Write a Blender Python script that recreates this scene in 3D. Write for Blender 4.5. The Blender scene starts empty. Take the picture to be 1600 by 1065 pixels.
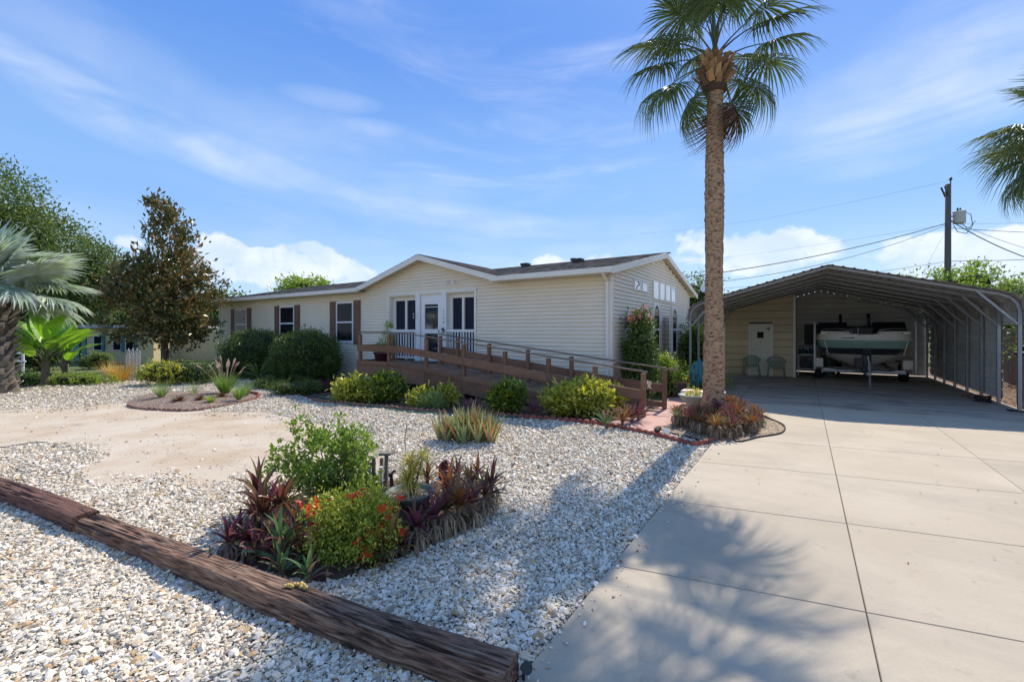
import bpy, math, random
import numpy as np
from mathutils import Vector, Matrix
random.seed(7); RNG = np.random.default_rng(11)
scene = bpy.context.scene
COL = scene.collection
# ------------------------------------------------------------------ camera
F_PX, CAM_H, HZ = 690.0, 1.8, 517.0
cam_d = bpy.data.cameras.new('camera'); cam = bpy.data.objects.new('camera', cam_d); COL.objects.link(cam)
cam.location = (0, 0, CAM_H); cam.rotation_euler = (math.radians(90), 0, 0)
cam_d.sensor_width = 36; cam_d.lens = 36 * F_PX / 1600; cam_d.shift_y = -(532.5 - HZ) / 1600
cam_d.clip_end = 3000; cam_d.clip_start = .05
scene.camera = cam
# ------------------------------------------------------------------ light
SUN_TO = Vector((.548, .836, 1.06)).normalized()
sun_el = math.asin(SUN_TO.z); sun_az = math.atan2(SUN_TO.x, SUN_TO.y)
sd = bpy.data.lights.new('sun', 'SUN'); sd.energy = 3.7; sd.angle = math.radians(.55); sd.color = (1, .90, .76)
so = bpy.data.objects.new('sun', sd); COL.objects.link(so); so.rotation_euler = SUN_TO.to_track_quat('Z', 'Y').to_euler(); so.location = (0, 0, 20)
world = bpy.data.worlds.new('World'); scene.world = world; world.use_nodes = True
wn, wl = world.node_tree.nodes, world.node_tree.links; wn.clear()
def N(t, **k):
    n = wn.new(t)
    for a_, v_ in k.items(): setattr(n, a_, v_)
    return n
def wmath(op, a_, b_=None, clamp=False):
    n = N('ShaderNodeMath', operation=op); n.use_clamp = clamp
    for i, x in enumerate((a_, b_)):
        if x is None: continue
        if isinstance(x, (int, float)): n.inputs[i].default_value = x
        else: wl.new(x, n.inputs[i])
    return n.outputs[0]
tc = N('ShaderNodeTexCoord'); sep = N('ShaderNodeSeparateXYZ'); wl.new(tc.outputs['Generated'], sep.inputs[0])
az = wmath('ARCTAN2', sep.outputs[0], sep.outputs[1]); el = wmath('ARCSINE', sep.outputs[2])
sky = N('ShaderNodeTexSky', sky_type='NISHITA'); sky.sun_disc = False; sky.sun_elevation = sun_el; sky.sun_rotation = sun_az
sky.air_density = 1.0; sky.dust_density = .5; sky.ozone_density = 4.0; sky.altitude = 0
skm = N('ShaderNodeMix', data_type='RGBA', blend_type='MULTIPLY'); skm.inputs[0].default_value = 1
wl.new(sky.outputs[0], skm.inputs[6]); skm.inputs[7].default_value = (1, 1, 1, 1)
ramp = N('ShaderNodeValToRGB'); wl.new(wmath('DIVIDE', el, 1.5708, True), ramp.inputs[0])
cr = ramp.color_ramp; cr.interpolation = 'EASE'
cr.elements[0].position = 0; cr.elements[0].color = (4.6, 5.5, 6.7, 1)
cr.elements[1].position = 1; cr.elements[1].color = (1.9, 2.8, 4.5, 1)  # zenith above the view whitened to make the fill in shade less blue
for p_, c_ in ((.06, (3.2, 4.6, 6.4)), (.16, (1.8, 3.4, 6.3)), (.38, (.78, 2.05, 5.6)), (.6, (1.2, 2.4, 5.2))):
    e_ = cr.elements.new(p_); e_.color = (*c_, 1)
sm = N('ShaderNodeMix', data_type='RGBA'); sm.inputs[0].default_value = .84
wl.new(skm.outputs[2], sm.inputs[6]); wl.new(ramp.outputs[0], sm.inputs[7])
# clouds live in direction space (azimuth, elevation)
comb = N('ShaderNodeCombineXYZ'); wl.new(az, comb.inputs[0]); wl.new(el, comb.inputs[1])
def wnoise(scale_xy, rot, scale, detail, dist=0, off=(0, 0, 0), rough=.55):
    mp = N('ShaderNodeMapping'); mp.inputs['Rotation'].default_value = (0, 0, rot); mp.inputs['Scale'].default_value = (*scale_xy, 1); mp.inputs['Location'].default_value = off
    wl.new(comb.outputs[0], mp.inputs[0])
    n = N('ShaderNodeTexNoise'); n.inputs['Scale'].default_value = scale; n.inputs['Detail'].default_value = detail
    n.inputs['Distortion'].default_value = dist; n.inputs['Roughness'].default_value = rough; wl.new(mp.outputs[0], n.inputs['Vector'])
    return n.outputs['Fac']
def wrange(v, a_, b_, c_=0, d_=1, smooth=True):
    n = N('ShaderNodeMapRange', interpolation_type='SMOOTHSTEP' if smooth else 'LINEAR'); wl.new(v, n.inputs[0])
    for i, x in enumerate((a_, b_, c_, d_)): n.inputs[i + 1].default_value = x
    return n.outputs[0]
cir = wrange(wnoise((1, 5.5), .32, 1.6, 9, 1.4, (3.1, 1.7, 0), .6), .44, .80)
cirm = wrange(wnoise((1, 1.6), .2, 1.5, 3, 0, (7.7, 2.3, 0)), .36, .62)
cirrus = wmath('MULTIPLY', cir, cirm)
def blob(a0, e0, sa, se, rot=0.):
    da = wmath('SUBTRACT', az, a0); de = wmath('SUBTRACT', el, e0)
    c_, s_ = math.cos(rot), math.sin(rot)
    u = wmath('DIVIDE', wmath('ADD', wmath('MULTIPLY', da, c_), wmath('MULTIPLY', de, s_)), sa)
    v = wmath('DIVIDE', wmath('SUBTRACT', wmath('MULTIPLY', de, c_), wmath('MULTIPLY', da, s_)), se)
    d = wmath('ADD', wmath('MULTIPLY', u, u), wmath('MULTIPLY', v, v))
    return wmath('SUBTRACT', 1.0, d, True)
def px(u, v): return math.atan((u - 800) / 690), math.atan((HZ - v) / math.hypot(690, u - 800))
def addm(l):
    r = l[0]
    for x in l[1:]: r = wmath('ADD', r, x, True)
    return r
wis = []
for u, v, sa, se, rot, k in ((715, 76, .10, .022, 0, .5), (520, 155, .11, .022, 0, .32), (590, 200, .08, .018, 0, .25), (1420, 190, .26, .05, .1, .6), (1390, 140, .30, .07, .12, .5),
                            (1350, 265, .10, .018, 0, .3), (1550, 30, .2, .08, .1, .4), (120, 170, .12, .03, -.4, .35), (230, 200, .30, .03, -.33, .42), (480, 290, .40, .035, -.26, .36), (760, 345, .26, .035, -.12, .34),
                            (560, 260, .3, .10, -.2, .3), (150, 110, .3, .1, -.3, .25), (600, 30, .2, .03, 0, .25), (130, 340, .2, .03, 0, .2), (900, 370, .3, .05, 0, .35)):
    a0, e0 = px(u, v); wis.append(wmath('MULTIPLY', blob(a0, e0, sa, se, rot), k))
wisn = wrange(wnoise((1, 4), .25, 2.6, 8, .8, (1.1, 4.4, 0), .5), .22, .70)
wisps = wmath('MULTIPLY', addm(wis), wisn, True)
cs = []
for u, v, sa, se in ((1085, 385, .075, .045), (1150, 395, .07, .05), (1235, 378, .085, .045), (1215, 405, .14, .05), (345, 385, .045, .045), (370, 405, .08, .045), (470, 398, .07, .05), (410, 400, .03, .02), (500, 415, .12, .05), (440, 425, .2, .05),
                    (560, 440, .09, .035), (205, 378, .03, .02), (1520, 395, .12, .05), (1430, 395, .09, .04), (1580, 400, .08, .05), (900, 410, .2, .03), (1900, 400, .3, .08), (-200, 400, .3, .08)):
    a0, e0 = px(u, v); cs.append(wmath('MULTIPLY', blob(a0, e0, sa, se), 1.0))
cun = wnoise((1, 1.25), 0, 17, 10, .5, (0, 0, 0), .62)
cum = wrange(wmath('ADD', wmath('MULTIPLY', addm(cs), .75), wmath('MULTIPLY', wmath('SUBTRACT', cun, .5), 1.9)), .30, .72)
cum = wmath('MULTIPLY', cum, wrange(addm(cs), .05, .4))
cfar = wrange(wnoise((1, 2.5), 0, 5, 6, .4, (9, 3, 0)), .5, .75)
lowband = wmath('MULTIPLY', wrange(el, .03, .10, 1, 0), .5)
# unseen cumulus band outside the view, added for white fill light on the facade
ring = wmath('MULTIPLY', wrange(wnoise((1, 1.4), 0, 3.2, 10, .4, (5, 2, 0), .6), .40, .56), wmath('MULTIPLY', wrange(el, .16, .42, 1, 0), wrange(wmath('ABSOLUTE', az), .95, 1.2)))
allc = wmath('MAXIMUM', wmath('MAXIMUM', wmath('MULTIPLY', ring, .85), wmath('MULTIPLY', cum, .72)), wmath('MAXIMUM', wmath('MULTIPLY', cirrus, .26), wmath('MAXIMUM', wmath('MULTIPLY', wisps, .75), wmath('MULTIPLY', lowband, cfar))))
cc = N('ShaderNodeMix', data_type='RGBA'); wl.new(wrange(wnoise((1, 1.2), 0, 9, 6, 0, (.3, -.05, 0)), .35, .65), cc.inputs[0])
cc.inputs[6].default_value = (4.9, 5.6, 6.7, 1); cc.inputs[7].default_value = (6.9, 7.0, 7.2, 1)
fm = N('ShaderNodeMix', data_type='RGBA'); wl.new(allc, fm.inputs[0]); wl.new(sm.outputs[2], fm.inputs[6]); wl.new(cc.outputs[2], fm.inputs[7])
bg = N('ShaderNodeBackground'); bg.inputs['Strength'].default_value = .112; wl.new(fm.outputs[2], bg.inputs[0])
wo = N('ShaderNodeOutputWorld'); wl.new(bg.outputs[0], wo.inputs[0])
scene.view_settings.view_transform = 'Standard'; scene.view_settings.look = 'None'
scene.view_settings.exposure = .53; scene.view_settings.gamma = 1
# ------------------------------------------------------------------ frames
TH = math.atan2(457, 690); CA, SA = math.cos(TH), math.sin(TH); C0 = (2.497, 11.114)
def W(x, y): return (C0[0] + x * CA + y * SA, C0[1] - x * SA + y * CA)       # house frame to world
def L(X, Y):
    dx, dy = X - C0[0], Y - C0[1]; return (dx * CA - dy * SA, dx * SA + dy * CA)
def G(u, v, z=0):
    Y = F_PX * (CAM_H - z) / (v - HZ); return ((u - 800) / F_PX * Y, Y)
def GL(u, v): return L(*G(u, v))
OFF = {}
def setp(o, label=None, cat=None, group=None, kind=None):
    if label: o['label'] = label
    if cat: o['category'] = cat
    if group: o['group'] = group
    if kind: o['kind'] = kind
    return o
def thing(name, label, cat, frame='W', loc=(0, 0, 0), group=None, rz=0.):
    """frame 'H': loc and all part coordinates in the house frame; 'W': world; 'L': parts local to the thing."""
    o = bpy.data.objects.new(name, None); COL.objects.link(o); o.empty_display_size = .2
    place(o, frame, loc, rz); setp(o, label, cat, group); return o
def place(o, frame, loc, rz=0.):
    if frame == 'H':
        w = W(loc[0], loc[1]); o.location = (w[0], w[1], loc[2]); o.rotation_euler = (0, 0, -TH); OFF[o.name] = Vector(loc)
    elif frame == 'W':
        o.location = loc; OFF[o.name] = Vector(loc)
    else:
        o.location = loc; o.rotation_euler = (0, 0, rz); OFF[o.name] = Vector((0, 0, 0))
def kids(o): return [c for c in bpy.data.objects if c.parent == o]
KIDS = {}
def dup(root, loc, rz=0., label=None, scale=1., group=None, sz=None):
    def cp(o, par):
        c = o.copy(); COL.objects.link(c); c.parent = par
        for ch in KIDS.get(o.name, []): 
            d = cp(ch, c); KIDS.setdefault(c.name, []).append(d)
        return c
    r = cp(root, None); r.location = loc; r.rotation_euler = (0, 0, rz); r.scale = (scale, scale, sz or scale)
    if label: r['label'] = label
    if group: r['group'] = group
    return r
# ------------------------------------------------------------------ mesh builder
class MB:
    def __init__(s): s.v = []; s.f = []; s.m = []; s.mi = 0; s.n = 0
    def add(s, V, Fs, m=None):
        b = s.n; s.v.extend([tuple(p) for p in V]); s.n += len(V)
        for f in Fs: s.f.append(tuple(i + b for i in f)); s.m.append(s.mi if m is None else m)
        return s
    def box(s, x0, x1, y0, y1, z0, z1, m=None):
        V = [(x, y, z) for z in (z0, z1) for y in (y0, y1) for x in (x0, x1)]
        return s.add(V, [(0, 2, 3, 1), (4, 5, 7, 6), (0, 1, 5, 4), (1, 3, 7, 5), (3, 2, 6, 7), (2, 0, 4, 6)], m)
    def obox(s, c, ax, h, m=None):
        c = Vector(c); X, Y, Z = [Vector(a).normalized() * k for a, k in zip(ax, h)]
        V = [c + X * i + Y * j + Z * k for k in (-1, 1) for j in (-1, 1) for i in (-1, 1)]
        return s.add(V, [(0, 2, 3, 1), (4, 5, 7, 6), (0, 1, 5, 4), (1, 3, 7, 5), (3, 2, 6, 7), (2, 0, 4, 6)], m)
    def beam(s, p, q, w, h, up=(0, 0, 1), m=None):
        p, q = Vector(p), Vector(q); d = (q - p); S = d.cross(Vector(up))
        if S.length < 1e-6: S = Vector((1, 0, 0))
        U = S.cross(d)
        return s.obox((p + q) / 2, (d, S, U), (d.length / 2, w / 2, h / 2), m)
    def tube(s, P, r, n=8, caps=True, m=None):
        P = [Vector(p) for p in P]; R = r if hasattr(r, '__len__') else [r] * len(P)
        d0 = (P[1] - P[0]).normalized(); A = d0.orthogonal().normalized(); V = []
        for i, p in enumerate(P):
            d = (P[min(i + 1, len(P) - 1)] - P[max(i - 1, 0)]).normalized()
            A = (A - d * A.dot(d)).normalized(); B = d.cross(A)
            for k in range(n):
                t = 2 * math.pi * k / n; V.append(p + (A * math.cos(t) + B * math.sin(t)) * R[i])
        Fs = []
        for i in range(len(P) - 1):
            for k in range(n):
                k2 = (k + 1) % n; Fs.append((i * n + k, i * n + k2, (i + 1) * n + k2, (i + 1) * n + k))
        if caps: Fs.append(tuple(range(n))[::-1]); Fs.append(tuple((len(P) - 1) * n + k for k in range(n)))
        return s.add(V, Fs, m)
    def lathe(s, prof, c=(0, 0, 0), n=16, m=None):
        V = [(c[0] + r * math.cos(2 * math.pi * k / n), c[1] + r * math.sin(2 * math.pi * k / n), c[2] + z) for r, z in prof for k in range(n)]
        Fs = [(i * n + k, i * n + (k + 1) % n, (i + 1) * n + (k + 1) % n, (i + 1) * n + k) for i in range(len(prof) - 1) for k in range(n)]
        Fs.append(tuple(range(n))[::-1]); Fs.append(tuple((len(prof) - 1) * n + k for k in range(n)))
        return s.add(V, Fs, m)
    def prism(s, poly, ax, a0, a1, m=None):
        """poly 2D points, extruded along axis ax ('x': poly=(y,z); 'y': poly=(x,z); 'z': poly=(x,y))."""
        mk = {'x': lambda p, t: (t, p[0], p[1]), 'y': lambda p, t: (p[0], t, p[1]), 'z': lambda p, t: (p[0], p[1], t)}[ax]
        n = len(poly); V = [mk(p, a0) for p in poly] + [mk(p, a1) for p in poly]
        return s.add(V, [tuple(range(n)), tuple(range(2 * n - 1, n - 1, -1))] + [(i, i + n, (i + 1) % n + n, (i + 1) % n) for i in range(n)], m)
    def quad(s, a, b, c, d, m=None): return s.add([a, b, c, d], [(0, 1, 2, 3)], m)
    def arr(s, V, Fq, m=None):
        b = s.n; s.v.extend(map(tuple, V)); s.n += len(V); s.f.extend(map(tuple, (np.asarray(Fq) + b).tolist())); s.m.extend([s.mi if m is None else m] * len(Fq)); return s
    def mesh(s, name, mats, off=None, smooth=False):
        me = bpy.data.meshes.new(name)
        V = s.v if off is None else [(p[0] - off[0], p[1] - off[1], p[2] - off[2]) for p in s.v]
        me.from_pydata(V, [], s.f)
        for m_ in (mats if isinstance(mats, (list, tuple)) else [mats]): me.materials.append(m_)
        if any(s.m): me.polygons.foreach_set('material_index', s.m)
        if smooth: me.polygons.foreach_set('use_smooth', [True] * len(s.f))
        me.update(); return me
    def build(s, name, mats, parent=None, smooth=False, kind=None, label=None, bev=0):
        off = OFF.get(parent.name) if parent else None
        me = s.mesh(name, mats, off, smooth); o = bpy.data.objects.new(name, me); COL.objects.link(o)
        if parent: o.parent = parent; OFF[o.name] = off; KIDS.setdefault(parent.name, []).append(o)
        if kind: o['kind'] = kind
        if label: o['label'] = label
        if bev:
            bm_ = o.modifiers.new('bevel', 'BEVEL'); bm_.width = bev; bm_.segments = 2; bm_.limit_method = 'ANGLE'
        return o
    def top(s, name, mats, frame, loc, label, cat, group=None, smooth=False, kind=None, bev=0):
        me = s.mesh(name, mats, None if frame == 'L' else loc, smooth); o = bpy.data.objects.new(name, me); COL.objects.link(o)
        place(o, frame, loc); setp(o, label, cat, group, kind)
        if bev:
            bm_ = o.modifiers.new('bevel', 'BEVEL'); bm_.width = bev; bm_.segments = 2; bm_.limit_method = 'ANGLE'
        return o
def link_mesh(name, me, parent, loc=(0, 0, 0), rot=(0, 0, 0), scale=(1, 1, 1)):
    o = bpy.data.objects.new(name, me); COL.objects.link(o); o.parent = parent; o.location = loc; o.rotation_euler = rot; o.scale = scale
    KIDS.setdefault(parent.name, []).append(o); OFF[o.name] = OFF.get(parent.name); return o
# ------------------------------------------------------------------ materials
def mat(name, c1, c2=None, c3=None, scale=6., detail=6., rough=.8, bump=0., bscale=60., metal=0., island=False, transl=0., spec=.5, stretch=(1, 1, 1), bstretch=None, coat=0., mixr=(.3, .7), randobj=0., alpha=None, bdist=.01):
    m = bpy.data.materials.new(name); m.use_nodes = True; nt = m.node_tree; n, l = nt.nodes, nt.links
    p = n['Principled BSDF']; p.inputs['Roughness'].default_value = rough; p.inputs['Metallic'].default_value = metal
    p.inputs['Specular IOR Level'].default_value = spec; p.inputs['Coat Weight'].default_value = coat
    c2 = c2 or c1; cols = [c for c in (c1, c2, c3) if c]
    tcn = n.new('ShaderNodeTexCoord'); mp = n.new('ShaderNodeMapping'); mp.inputs['Scale'].default_value = stretch; l.new(tcn.outputs['Object'], mp.inputs[0])
    nz = n.new('ShaderNodeTexNoise'); nz.inputs['Scale'].default_value = scale; nz.inputs['Detail'].default_value = detail; nz.inputs['Roughness'].default_value = .6; l.new(mp.outputs[0], nz.inputs['Vector'])
    rp = n.new('ShaderNodeValToRGB'); e = rp.color_ramp.elements
    fac = nz.outputs['Fac']
    if island:
        ge = n.new('ShaderNodeNewGeometry'); mixr = (0., 1.); oi = n.new('ShaderNodeObjectInfo')
        ad = n.new('ShaderNodeMath'); l.new(ge.outputs['Random Per Island'], ad.inputs[0]); l.new(oi.outputs['Random'], ad.inputs[1]); fr_ = n.new('ShaderNodeMath'); fr_.operation = 'FRACT'; l.new(ad.outputs[0], fr_.inputs[0]); fac = fr_.outputs[0]
    e[0].position = mixr[0]; e[0].color = (*cols[0], 1); e[1].position = mixr[1]; e[1].color = (*cols[-1], 1)
    if len(cols) == 3: q = e.new(sum(mixr) / 2); q.color = (*cols[1], 1)
    l.new(fac, rp.inputs[0]); out = rp.outputs[0]
    if island or randobj:
        h = n.new('ShaderNodeHueSaturation'); l.new(out, h.inputs['Color'])
        mr = n.new('ShaderNodeMapRange'); l.new(nz.outputs['Fac'], mr.inputs[0]); k = randobj or .25
        mr.inputs[1].default_value = .3; mr.inputs[2].default_value = .7; mr.inputs[3].default_value = 1 - k; mr.inputs[4].default_value = 1 + k
        if randobj:
            oi2 = n.new('ShaderNodeObjectInfo'); l.new(oi2.outputs['Random'], mr.inputs[0]); mr.inputs[1].default_value = 0; mr.inputs[2].default_value = 1
        l.new(mr.outputs[0], h.inputs['Value']); out = h.outputs[0]
    l.new(out, p.inputs['Base Color'])
    if bump:
        mb = n.new('ShaderNodeMapping'); mb.inputs['Scale'].default_value = bstretch or stretch; l.new(tcn.outputs['Object'], mb.inputs[0])
        nb = n.new('ShaderNodeTexNoise'); nb.inputs['Scale'].default_value = bscale; nb.inputs['Detail'].default_value = 5; l.new(mb.outputs[0], nb.inputs['Vector'])
        bp = n.new('ShaderNodeBump'); bp.inputs['Strength'].default_value = bump; bp.inputs['Distance'].default_value = bdist; l.new(nb.outputs['Fac'], bp.inputs['Height']); l.new(bp.outputs[0], p.inputs['Normal'])
    if transl:
        tr = n.new('ShaderNodeBsdfTranslucent'); h2 = n.new('ShaderNodeHueSaturation'); h2.inputs['Value'].default_value = 1.5; h2.inputs['Saturation'].default_value = 1.1
        l.new(out, h2.inputs['Color']); l.new(h2.outputs[0], tr.inputs[0])
        ms = n.new('ShaderNodeMixShader'); ms.inputs[0].default_value = transl; l.new(p.outputs[0], ms.inputs[1]); l.new(tr.outputs[0], ms.inputs[2]); l.new(ms.outputs[0], n['Material Output'].inputs[0])
    return m
def leafm(name, *c, transl=.3, rough=.5, spec=.5, scale=3.): return mat(name, *c, island=True, transl=transl, rough=rough, spec=spec, scale=scale)
M = {}
M['siding'] = mat('vinyl_siding', (.84, .75, .585), (.78, .695, .54), scale=1.5, rough=.5, bump=.06, bscale=40, bstretch=(.4, .4, 6))
M['trim'] = mat('cream_trim', (.82, .78, .69), (.76, .72, .63), scale=3, rough=.5)
M['white'] = mat('white_paint', (.84, .84, .83), (.76, .76, .75), scale=5, rough=.45)
M['shutter'] = mat('brown_shutter', (.20, .10, .065), (.15, .08, .05), scale=8, rough=.6)
M['soffit'] = mat('soffit', (.62, .56, .44), (.55, .5, .4), rough=.7)
M['shingle'] = mat('roof_shingle', (.15, .125, .10), (.25, .205, .165), (.38, .32, .26), island=True, rough=.95, bump=.5, bscale=120)
M['glass'] = mat('window_glass', (.008, .011, .015), (.014, .018, .022), scale=2, rough=.06, spec=.12)
M['screen'] = mat('dark_screen', (.008, .012, .028), (.018, .024, .045), scale=3, rough=.5, spec=.15, stretch=(6, 6, .3))
M['doorglass'] = mat('door_glass', (.012, .018, .03), (.02, .03, .05), scale=3, rough=.05, spec=1)
M['brown'] = mat('brown_stained_lumber', (.28, .145, .08), (.20, .10, .055), scale=7, rough=.75, bump=.25, bscale=30, stretch=(1, 1, 1), randobj=.16)
M['deck'] = mat('deck_board', (.30, .18, .115), (.22, .13, .08), scale=7, rough=.8, bump=.2, island=True)
M['metalrail'] = mat('handrail_metal', (.30, .23, .18), (.22, .17, .13), rough=.35, metal=.5)
M['dark'] = mat('dark_metal', (.02, .02, .022), (.035, .035, .035), rough=.5)
M['galv'] = mat('galvanised_steel', (.36, .37, .39), (.27, .28, .30), scale=12, rough=.4, metal=.55, bump=.05)
M['roofpan'] = mat('ribbed_steel_panel', (.60, .555, .49), (.46, .40, .33), (.68, .64, .57), scale=2.5, rough=.6, metal=.0, bump=.04, bscale=30, randobj=.08)
M['wallpan'] = mat('grey_steel_wall', (.80, .79, .75), (.68, .67, .64), scale=2, rough=.55, metal=.1, randobj=.06)
M['tan'] = mat('tan_shed_panel', (.66, .53, .36), (.58, .46, .31), scale=2.5, rough=.6, randobj=.08)
M['tandoor'] = mat('cream_door', (.74, .71, .60), (.68, .65, .55), rough=.5)
M['chair'] = mat('green_plastic', (.24, .30, .25), (.20, .26, .21), rough=.45)
M['black'] = mat('black_vinyl', (.006, .007, .012), (.012, .012, .02), rough=.45)
M['rubber'] = mat('rubber', (.012, .012, .012), (.02, .02, .02), rough=.8)
M['gel'] = mat('boat_cream', (.86, .82, .71), (.80, .76, .65), rough=.22, coat=.4)
M['gelteal'] = mat('boat_teal', (.26, .42, .36), (.30, .46, .40), scale=3, rough=.2, coat=.5)
M['geldark'] = mat('boat_dark', (.035, .035, .05), (.05, .05, .065), rough=.25, coat=.4)
M['bin'] = mat('taupe_plastic', (.28, .20, .18), (.33, .25, .22), scale=4, rough=.6)
M['bark'] = mat('palm_bark', (.12, .07, .04), (.34, .205, .115), (.48, .31, .18), scale=13, rough=.95, bump=.9, bscale=14, stretch=(1, 1, 1.8), bstretch=(1, 1, 2.5), bdist=.03, mixr=(.36, .56))
M['boot'] = mat('palm_boot', (.50, .30, .14), (.36, .21, .10), (.16, .09, .05), island=True, rough=.8, bump=.4)
M['sabal'] = leafm('sabal_frond', (.06, .10, .025), (.09, .14, .04), (.15, .18, .07), transl=.25)
M['dead'] = leafm('dead_frond', (.14, .065, .03), (.20, .10, .05), (.09, .05, .03), transl=.25)
M['petiole'] = mat('petiole', (.10, .13, .04), (.07, .09, .03), rough=.5)
M['bismarck'] = leafm('bismarck_frond', (.42, .49, .42), (.50, .57, .49), (.38, .48, .22), transl=.22, rough=.45)
M['banana'] = leafm('bird_leaf', (.20, .38, .05), (.30, .50, .07), (.15, .30, .04), transl=.35, rough=.4)
M['magnolia'] = leafm('magnolia_leaf', (.07, .095, .025), (.12, .14, .04), (.38, .19, .07), transl=.15, rough=.3)
M['oak'] = leafm('oak_leaf', (.075, .12, .025), (.12, .175, .04), (.19, .24, .07), transl=.3)
M['hedge'] = leafm('hedge_leaf', (.055, .095, .015), (.09, .15, .026), (.15, .20, .04), transl=.2, rough=.35)
M['croton'] = leafm('croton_leaf', (.52, .49, .06), (.22, .28, .04), (.70, .64, .14), transl=.35, rough=.35)
M['crotong'] = leafm('dark_croton_leaf', (.07, .12, .02), (.11, .18, .025), (.42, .44, .04), transl=.25, rough=.35)
M['lime'] = leafm('lime_leaf', (.24, .33, .05), (.33, .43, .08), (.16, .24, .04), transl=.35)
M['shrub'] = leafm('shrub_leaf', (.14, .22, .035), (.23, .33, .05), (.32, .42, .08), transl=.35, rough=.4)
M['ixora'] = leafm('ixora_leaf', (.20, .27, .035), (.32, .38, .05), (.48, .48, .08), transl=.3, rough=.4)
M['red'] = leafm('red_flower', (.65, .05, .015), (.75, .12, .03), (.45, .03, .02), transl=.3)
M['pink'] = leafm('pink_flower', (.70, .25, .25), (.75, .38, .35), (.55, .2, .2), transl=.3)
M['brom'] = leafm('bromeliad_leaf', (.15, .035, .04), (.12, .12, .04), (.24, .055, .06), transl=.3, rough=.35)
M['bromgreen'] = leafm('green_bromeliad', (.09, .17, .07), (.15, .24, .08), (.28, .09, .12), transl=.25, rough=.35)
M['brompurple'] = leafm('purple_bromeliad', (.13, .035, .055), (.19, .055, .08), (.12, .11, .05), transl=.3, rough=.35)
M['bromrust'] = leafm('rust_bromeliad', (.34, .11, .045), (.18, .085, .04), (.26, .20, .06), transl=.3, rough=.35)
M['straw'] = leafm('dead_leaf_skirt', (.34, .25, .15), (.20, .135, .08), (.46, .36, .24), transl=.15, rough=.8)
M['aloe'] = leafm('aloe_leaf', (.27, .34, .15), (.36, .40, .18), (.46, .20, .09), transl=.15, rough=.4)
M['yellowleaf'] = leafm('dracaena_leaf', (.66, .54, .10), (.46, .42, .09), (.74, .62, .2), transl=.35)
M['grass'] = leafm('grass_blade', (.14, .27, .04), (.22, .36, .06), (.10, .20, .04), transl=.35)
M['paleg'] = leafm('pale_grass', (.22, .32, .10), (.30, .38, .14), (.16, .24, .08), transl=.35)
M['orangeg'] = leafm('straw_grass', (.50, .30, .06), (.60, .40, .12), (.38, .22, .05), transl=.3)
M['plume'] = leafm('grass_plume', (.60, .45, .36), (.68, .55, .45), (.50, .36, .30), transl=.3)
M['brownbrom'] = leafm('brown_bromeliad', (.12, .05, .025), (.20, .09, .04), (.07, .03, .02), transl=.2)
M['twig'] = mat('twig', (.20, .15, .10), (.12, .09, .06), rough=.9, bump=.3)
M['trunk'] = mat('tree_bark', (.17, .14, .11), (.10, .08, .06), scale=8, rough=.95, bump=.6, bscale=20, stretch=(1, 1, .3))
M['soil'] = mat('dark_mulch', (.05, .03, .02), (.11, .065, .04), (.17, .10, .07), scale=40, rough=1, bump=1, bscale=70, bdist=.03)
M['mulch'] = mat('red_brown_mulch', (.22, .13, .09), (.36, .25, .18), (.45, .36, .28), scale=45, rough=1, bump=1, bscale=60, bdist=.02)
M['edging'] = mat('red_edging', (.34, .10, .07), (.26, .08, .06), scale=15, rough=.85, bump=.3, randobj=.2)
M['edgebrown'] = mat('brown_edging', (.28, .15, .11), (.20, .11, .08), scale=15, rough=.85, bump=.3, randobj=.2)
M['pinkpad'] = mat('pink_painted_concrete', (.52, .27, .22), (.60, .40, .34), (.42, .20, .16), scale=3, rough=.9, bump=.2)
M['hose'] = mat('green_hose', (.03, .20, .13), (.04, .16, .11), rough=.4)
M['teal'] = mat('teal_paint', (.02, .19, .22), (.025, .16, .19), rough=.45)
M['urn'] = mat('pale_green_urn', (.30, .38, .32), (.42, .48, .42), scale=9, rough=.7, bump=.3)
M['terra'] = mat('terracotta', (.42, .17, .09), (.34, .13, .07), rough=.85)
M['bluepot'] = mat('blue_glazed_pot', (.03, .12, .13), (.05, .17, .18), rough=.25)
M['maroon'] = mat('maroon_pot', (.07, .015, .03), (.10, .02, .045), rough=.3)
M['greenpot'] = mat('dark_green_pot', (.05, .075, .055), (.10, .13, .10), scale=8, rough=.5)
M['rock'] = mat('grey_rock', (.30, .28, .25), (.42, .40, .36), scale=5, rough=.95, bump=.6)
M['lava'] = mat('red_lava_rock', (.14, .025, .025), (.09, .018, .02), scale=20, rough=1, bump=1, bscale=45, bdist=.03)
M['fence'] = mat('weathered_fence', (.18, .12, .08), (.25, .17, .12), scale=5, rough=.9, bump=.3, stretch=(3, 3, .4), randobj=.2)
M['pole'] = mat('utility_pole_wood', (.10, .085, .07), (.15, .13, .11), scale=6, rough=.95, bump=.4, stretch=(4, 4, .4))
M['transf'] = mat('transformer_paint', (.55, .53, .46), (.48, .46, .40), rough=.5)
M['stucco'] = mat('yellow_stucco', (.70, .58, .34), (.64, .53, .31), rough=.9, bump=.2)
M['aqua'] = mat('aqua_door', (.05, .36, .40), (.06, .32, .36), rough=.5)
M['aquatrim'] = mat('teal_shutter', (.05, .20, .25), (.04, .17, .21), rough=.5)
M['flatroof'] = mat('flat_roof', (.45, .45, .44), (.38, .38, .37), rough=.8)
M['lawn'] = mat('lawn', (.07, .11, .03), (.12, .15, .05), (.17, .15, .08), scale=2.2, rough=1, bump=.6, bscale=40)
M['bird'] = mat('concrete_ornament', (.35, .36, .33), (.25, .26, .24), rough=.9)
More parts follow.
